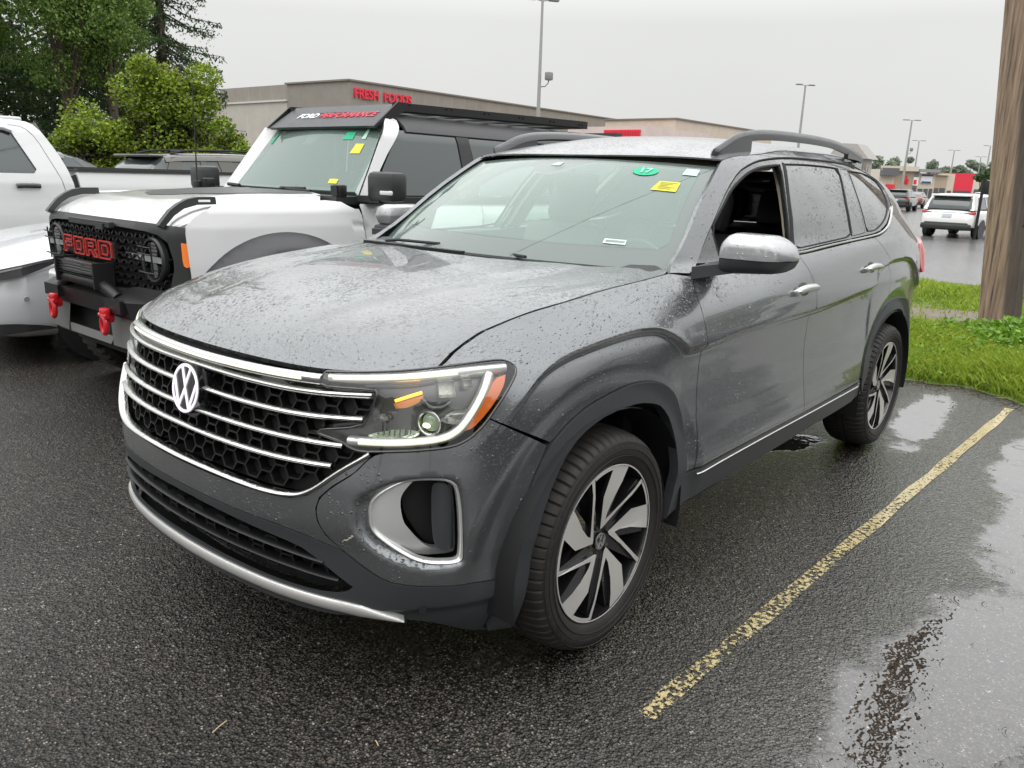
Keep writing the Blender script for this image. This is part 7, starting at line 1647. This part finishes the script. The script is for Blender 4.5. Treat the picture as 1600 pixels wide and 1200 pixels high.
def spruce(x,y,h,rb,label,seed,nb=190,dens=190,size=.052,z0=1.):
    r=np.random.default_rng(seed); e_=empty('spruce_tree',(x,y,0),0,label,'tree','tall evergreens at the upper left'); P=[];mb=MB()
    mb.tube([(0,0,0),(0,0,h*.5),(0,0,h)],[.24,.15,.03],8)
    for i in range(nb):
        t=(i+r.random())/nb; z=z0+(h-z0)*t; R=rb*(1-t)**.75*r.uniform(.6,1.1)+.25; a=r.uniform(0,2*np.pi)
        tip=np.array([R*math.cos(a),R*math.sin(a),z-.28*R+.0]); base=np.array([0,0,z+.05]); mid=(base+tip)/2+np.array([0,0,-.10*R])
        mb.tube([tuple(base),tuple(mid),tuple(tip)],[.035,.022,.008],4)
        m=int(dens*(.35+R/rb)); s=r.random(m)**.8; 
        c=((1-s)**2)[:,None]*base+(2*s*(1-s))[:,None]*mid+(s**2)[:,None]*tip
        side=np.array([-math.sin(a),math.cos(a),0]); w=(.10+.32*s*(1.1-s))*R*.75
        off=r.normal(0,.5,m)*w; c=c+side*off[:,None]; c[:,2]-=np.abs(off)*.35+r.exponential(.13,m)*(.5+.5*R/rb); c+=r.normal(0,.03,(m,3)); P.append(c)
    P=np.concatenate(P); n=len(P); V,F=leaves(P,r.uniform(.6,1.5,n)*size,1.1,2.2); bigmesh('crown',V,F,NDL,e_,np.clip(r.normal(.5,.22,n),0,1)); mb.build('trunk',BARK,e_); return e_
spruce(13.9,28.9,13.,3.1,'dark spruce with layered drooping boughs, rightmost of the tall evergreens',3)
spruce(10.9,30.3,14.,3.3,'tall dense evergreen in the middle of the upper left group',5,dens=150)
spruce(8.3,31.5,13.,3.0,'tall evergreen with bare trunk showing, near the upper left corner',8,dens=120)
broad('broadleaf_tree',9.6,27.2,6.4,2.5,2.6,24000,.062,LFD,'dark leafy tree with hanging boughs in front of the evergreens',group=None,seed=2,nc=30,droop=.9,tone=(.6,.25))
broad('broadleaf_tree',11.0,27.0,6.9,1.5,2.4,20000,.060,LFD,'dark leafy tree right of the other, drooping over the vine thicket',seed=12,nc=24,droop=.9,tone=(.75,.25))
broad('broadleaf_tree',6.7,27.5,6.6,2.2,3.0,18000,.065,LFD,'green leafy tree cut by the left edge of the picture',seed=4,nc=24,droop=.5,tone=(.7,.25))
broad('broadleaf_tree',11.,35.,4.2,7.,3.2,16000,.13,LFD,'dark background thicket of trees below the evergreens',seed=41,nc=40,trunk=True,tone=(.25,.2),ry=2.)
# vine-covered thickets
def vines(x,y,zc,rx,ry,rz_,n,label,seed,brown=.12):
    e_=broad('vine_thicket',x,y,zc,rx,rz_,n*3,.058,LFB,label,'bush','vine covered thickets behind the dark SUVs',trunk=False,seed=seed,nc=34,ry=ry,tone=(.52,.27),zmin=.2); r=np.random.default_rng(seed+90); mb=MB()
    for i in range(130):
        a=r.uniform(0,2*np.pi); q=r.uniform(.2,.75); p=np.array([rx*q*math.cos(a),ry*q*math.sin(a),r.uniform(.3,zc*.85)]); P=[p]
        for k in range(6): P.append(P[-1]+np.array([r.normal(0,.10),r.normal(0,.10),r.normal(.05,.14)]))
        mb.tube([tuple(v) for v in P],.011,4)
    mb.build('stems',VINE,e_)
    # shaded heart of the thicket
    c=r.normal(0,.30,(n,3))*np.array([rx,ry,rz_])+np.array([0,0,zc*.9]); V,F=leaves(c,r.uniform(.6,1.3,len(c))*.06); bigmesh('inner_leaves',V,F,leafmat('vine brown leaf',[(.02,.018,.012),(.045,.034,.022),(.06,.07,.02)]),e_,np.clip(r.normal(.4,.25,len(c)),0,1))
    return e_
vines(8.45,18.4,2.55,1.3,1.2,2.2,9000,'bright green vine thicket rising to a peak, the tallest behind the olive SUV',21)
vines(7.2,19.6,1.55,1.3,1.2,1.35,5500,'lower bright green vine thicket just right of the pickup cab',22)
vines(9.15,17.3,1.45,.85,1.0,1.25,4500,'vine thicket at the right, trailing down towards the tan building',23)
# trees behind the buildings
for i,(x,y,zt,r_,lab) in enumerate([(50,86,9.9,3.4,'pale hazy tree above the low building, left one'),(56,87,10.2,4.2,'pale hazy tree above the low building, right one nearest the tan store'),(45,88,9.0,2.6,'yellowish hazy tree just right of the evergreens'),
 (213,66,9.2,7,'hazy tree above the plaza roof, leftmost'),(222,58,9.6,8,'hazy tree behind the two lamp posts'),(232,49,9.8,9,'hazy tree mass right of centre behind the plaza'),(240,41,9.0,7,'hazy tree behind the red store'),(246,34,8.8,8,'hazy tree left of the wooden pole'),(250,22,9.0,9,'hazy tree right of the wooden pole')]):
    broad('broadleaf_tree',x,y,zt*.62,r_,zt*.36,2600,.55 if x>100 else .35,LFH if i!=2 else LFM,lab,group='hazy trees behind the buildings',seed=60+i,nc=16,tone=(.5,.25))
broad('broadleaf_tree',124,21.6,2.7,1.35,1.75,900,.28,LFM,'small green street tree in front of the red store',seed=77,nc=10,tone=(.6,.25))
# ============================================================ surroundings and added SUVs behind the photographer (seen only in reflections)
dl=empty('dealership_building',(6,-19,0),0,'low dark showroom building behind the camera','building')
walls('wall',[(0,0),(26,0),(26,-12),(0,-12)],4.2,mat('showroom cladding',(.035,.035,.036),.6),dl)
for i,(x,y,zt,r_) in enumerate([(-16,-6,8,4),(-19,6,9,4.5),(-17,18,9,5),(-12,-18,9,5),(34,-20,9,5),(0,-26,9,5)]):
    broad('broadleaf_tree',x,y,zt*.6,r_,zt*.42,1500,.6,LFD,['tree behind the camera to the west','tree beyond the row of noses','tree beyond the sedan','tree by the showroom','tree past the showroom','tree behind the showroom'][i],group='trees behind the camera',seed=90+i,nc=14)
for loc,m_,lab in (((-.2,-5.75,0),KF,'added black SUV two stalls over, unseen, darkening the door reflections'),((-.5,-8.45,0),GF_,'added dark grey SUV three stalls over, unseen, darkening the door reflections'),((5.4,-5.9,0),mat('deep blue paint',(.012,.016,.03),.25,coat=1.),'added dark blue SUV behind the black one, unseen, darkening the door reflections')):
    loftcar('suv',loc,0 if loc[0]<2 else math.radians(4),StS,GhS,m_,lab,'SUV','added dark SUVs out of view, darkening the door reflections',wheels=((1.0,.37),(3.95,.37)),ww=.82,rails=True)  # unseen SUVs added so the lower doors mirror something dark
rc,_=loftcar('sedan',(6.8,-9.2,0),math.radians(180),[(0,.70,.45,.85,.02),(.1,.84,.3,.98,.02),(.9,.90,.25,1.0,.02),(2.4,.91,.22,.96,.02),(3.6,.90,.24,.90,.05),(4.5,.80,.3,.78,.04),(4.75,.62,.4,.68,.02)],[(.55,.74,.99,.66,1.0),(1.0,.76,1.0,.60,1.28),(1.6,.78,.99,.58,1.44),(2.4,.78,.97,.58,1.44),(2.9,.78,.95,.62,1.28),(3.5,.77,.92,.68,.94)],mat('red car paint',(.35,.02,.02),.3,coat=1.),'red sedan parked across the aisle, behind the camera','sedan',wheels=((.95,.34),(3.8,.34)),ww=.8)

# overhead service cable from the wooden pole (mirrored as a thin line in the windscreen)
mb=MB(); mb.tube(chaikin([(8.15,.1,9.0),(5.6,.45,7.6),(3.9,.60,6.75),(2.89,.76,6.5),(1.88,1.24,6.5),(.93,2.0,6.5),(.08,3.18,6.5),(-1.2,5.2,6.55),(-4.,9.5,6.8),(-9.,17.,7.4)],2,closed=False),.014,6)
tag(mb.build('overhead_cable',BLACK,None),'thin black overhead cable running from the wooden pole across the parking row','cable')
mb=MB(); lf=mb.tube([(0,0,0),(0,0,7.4)],[.09,.06],10).build('post',POLM,tag(empty('street_lamp',(-9.,17.,0)),'cable post beyond the row of noses, outside the picture','lamp post'))
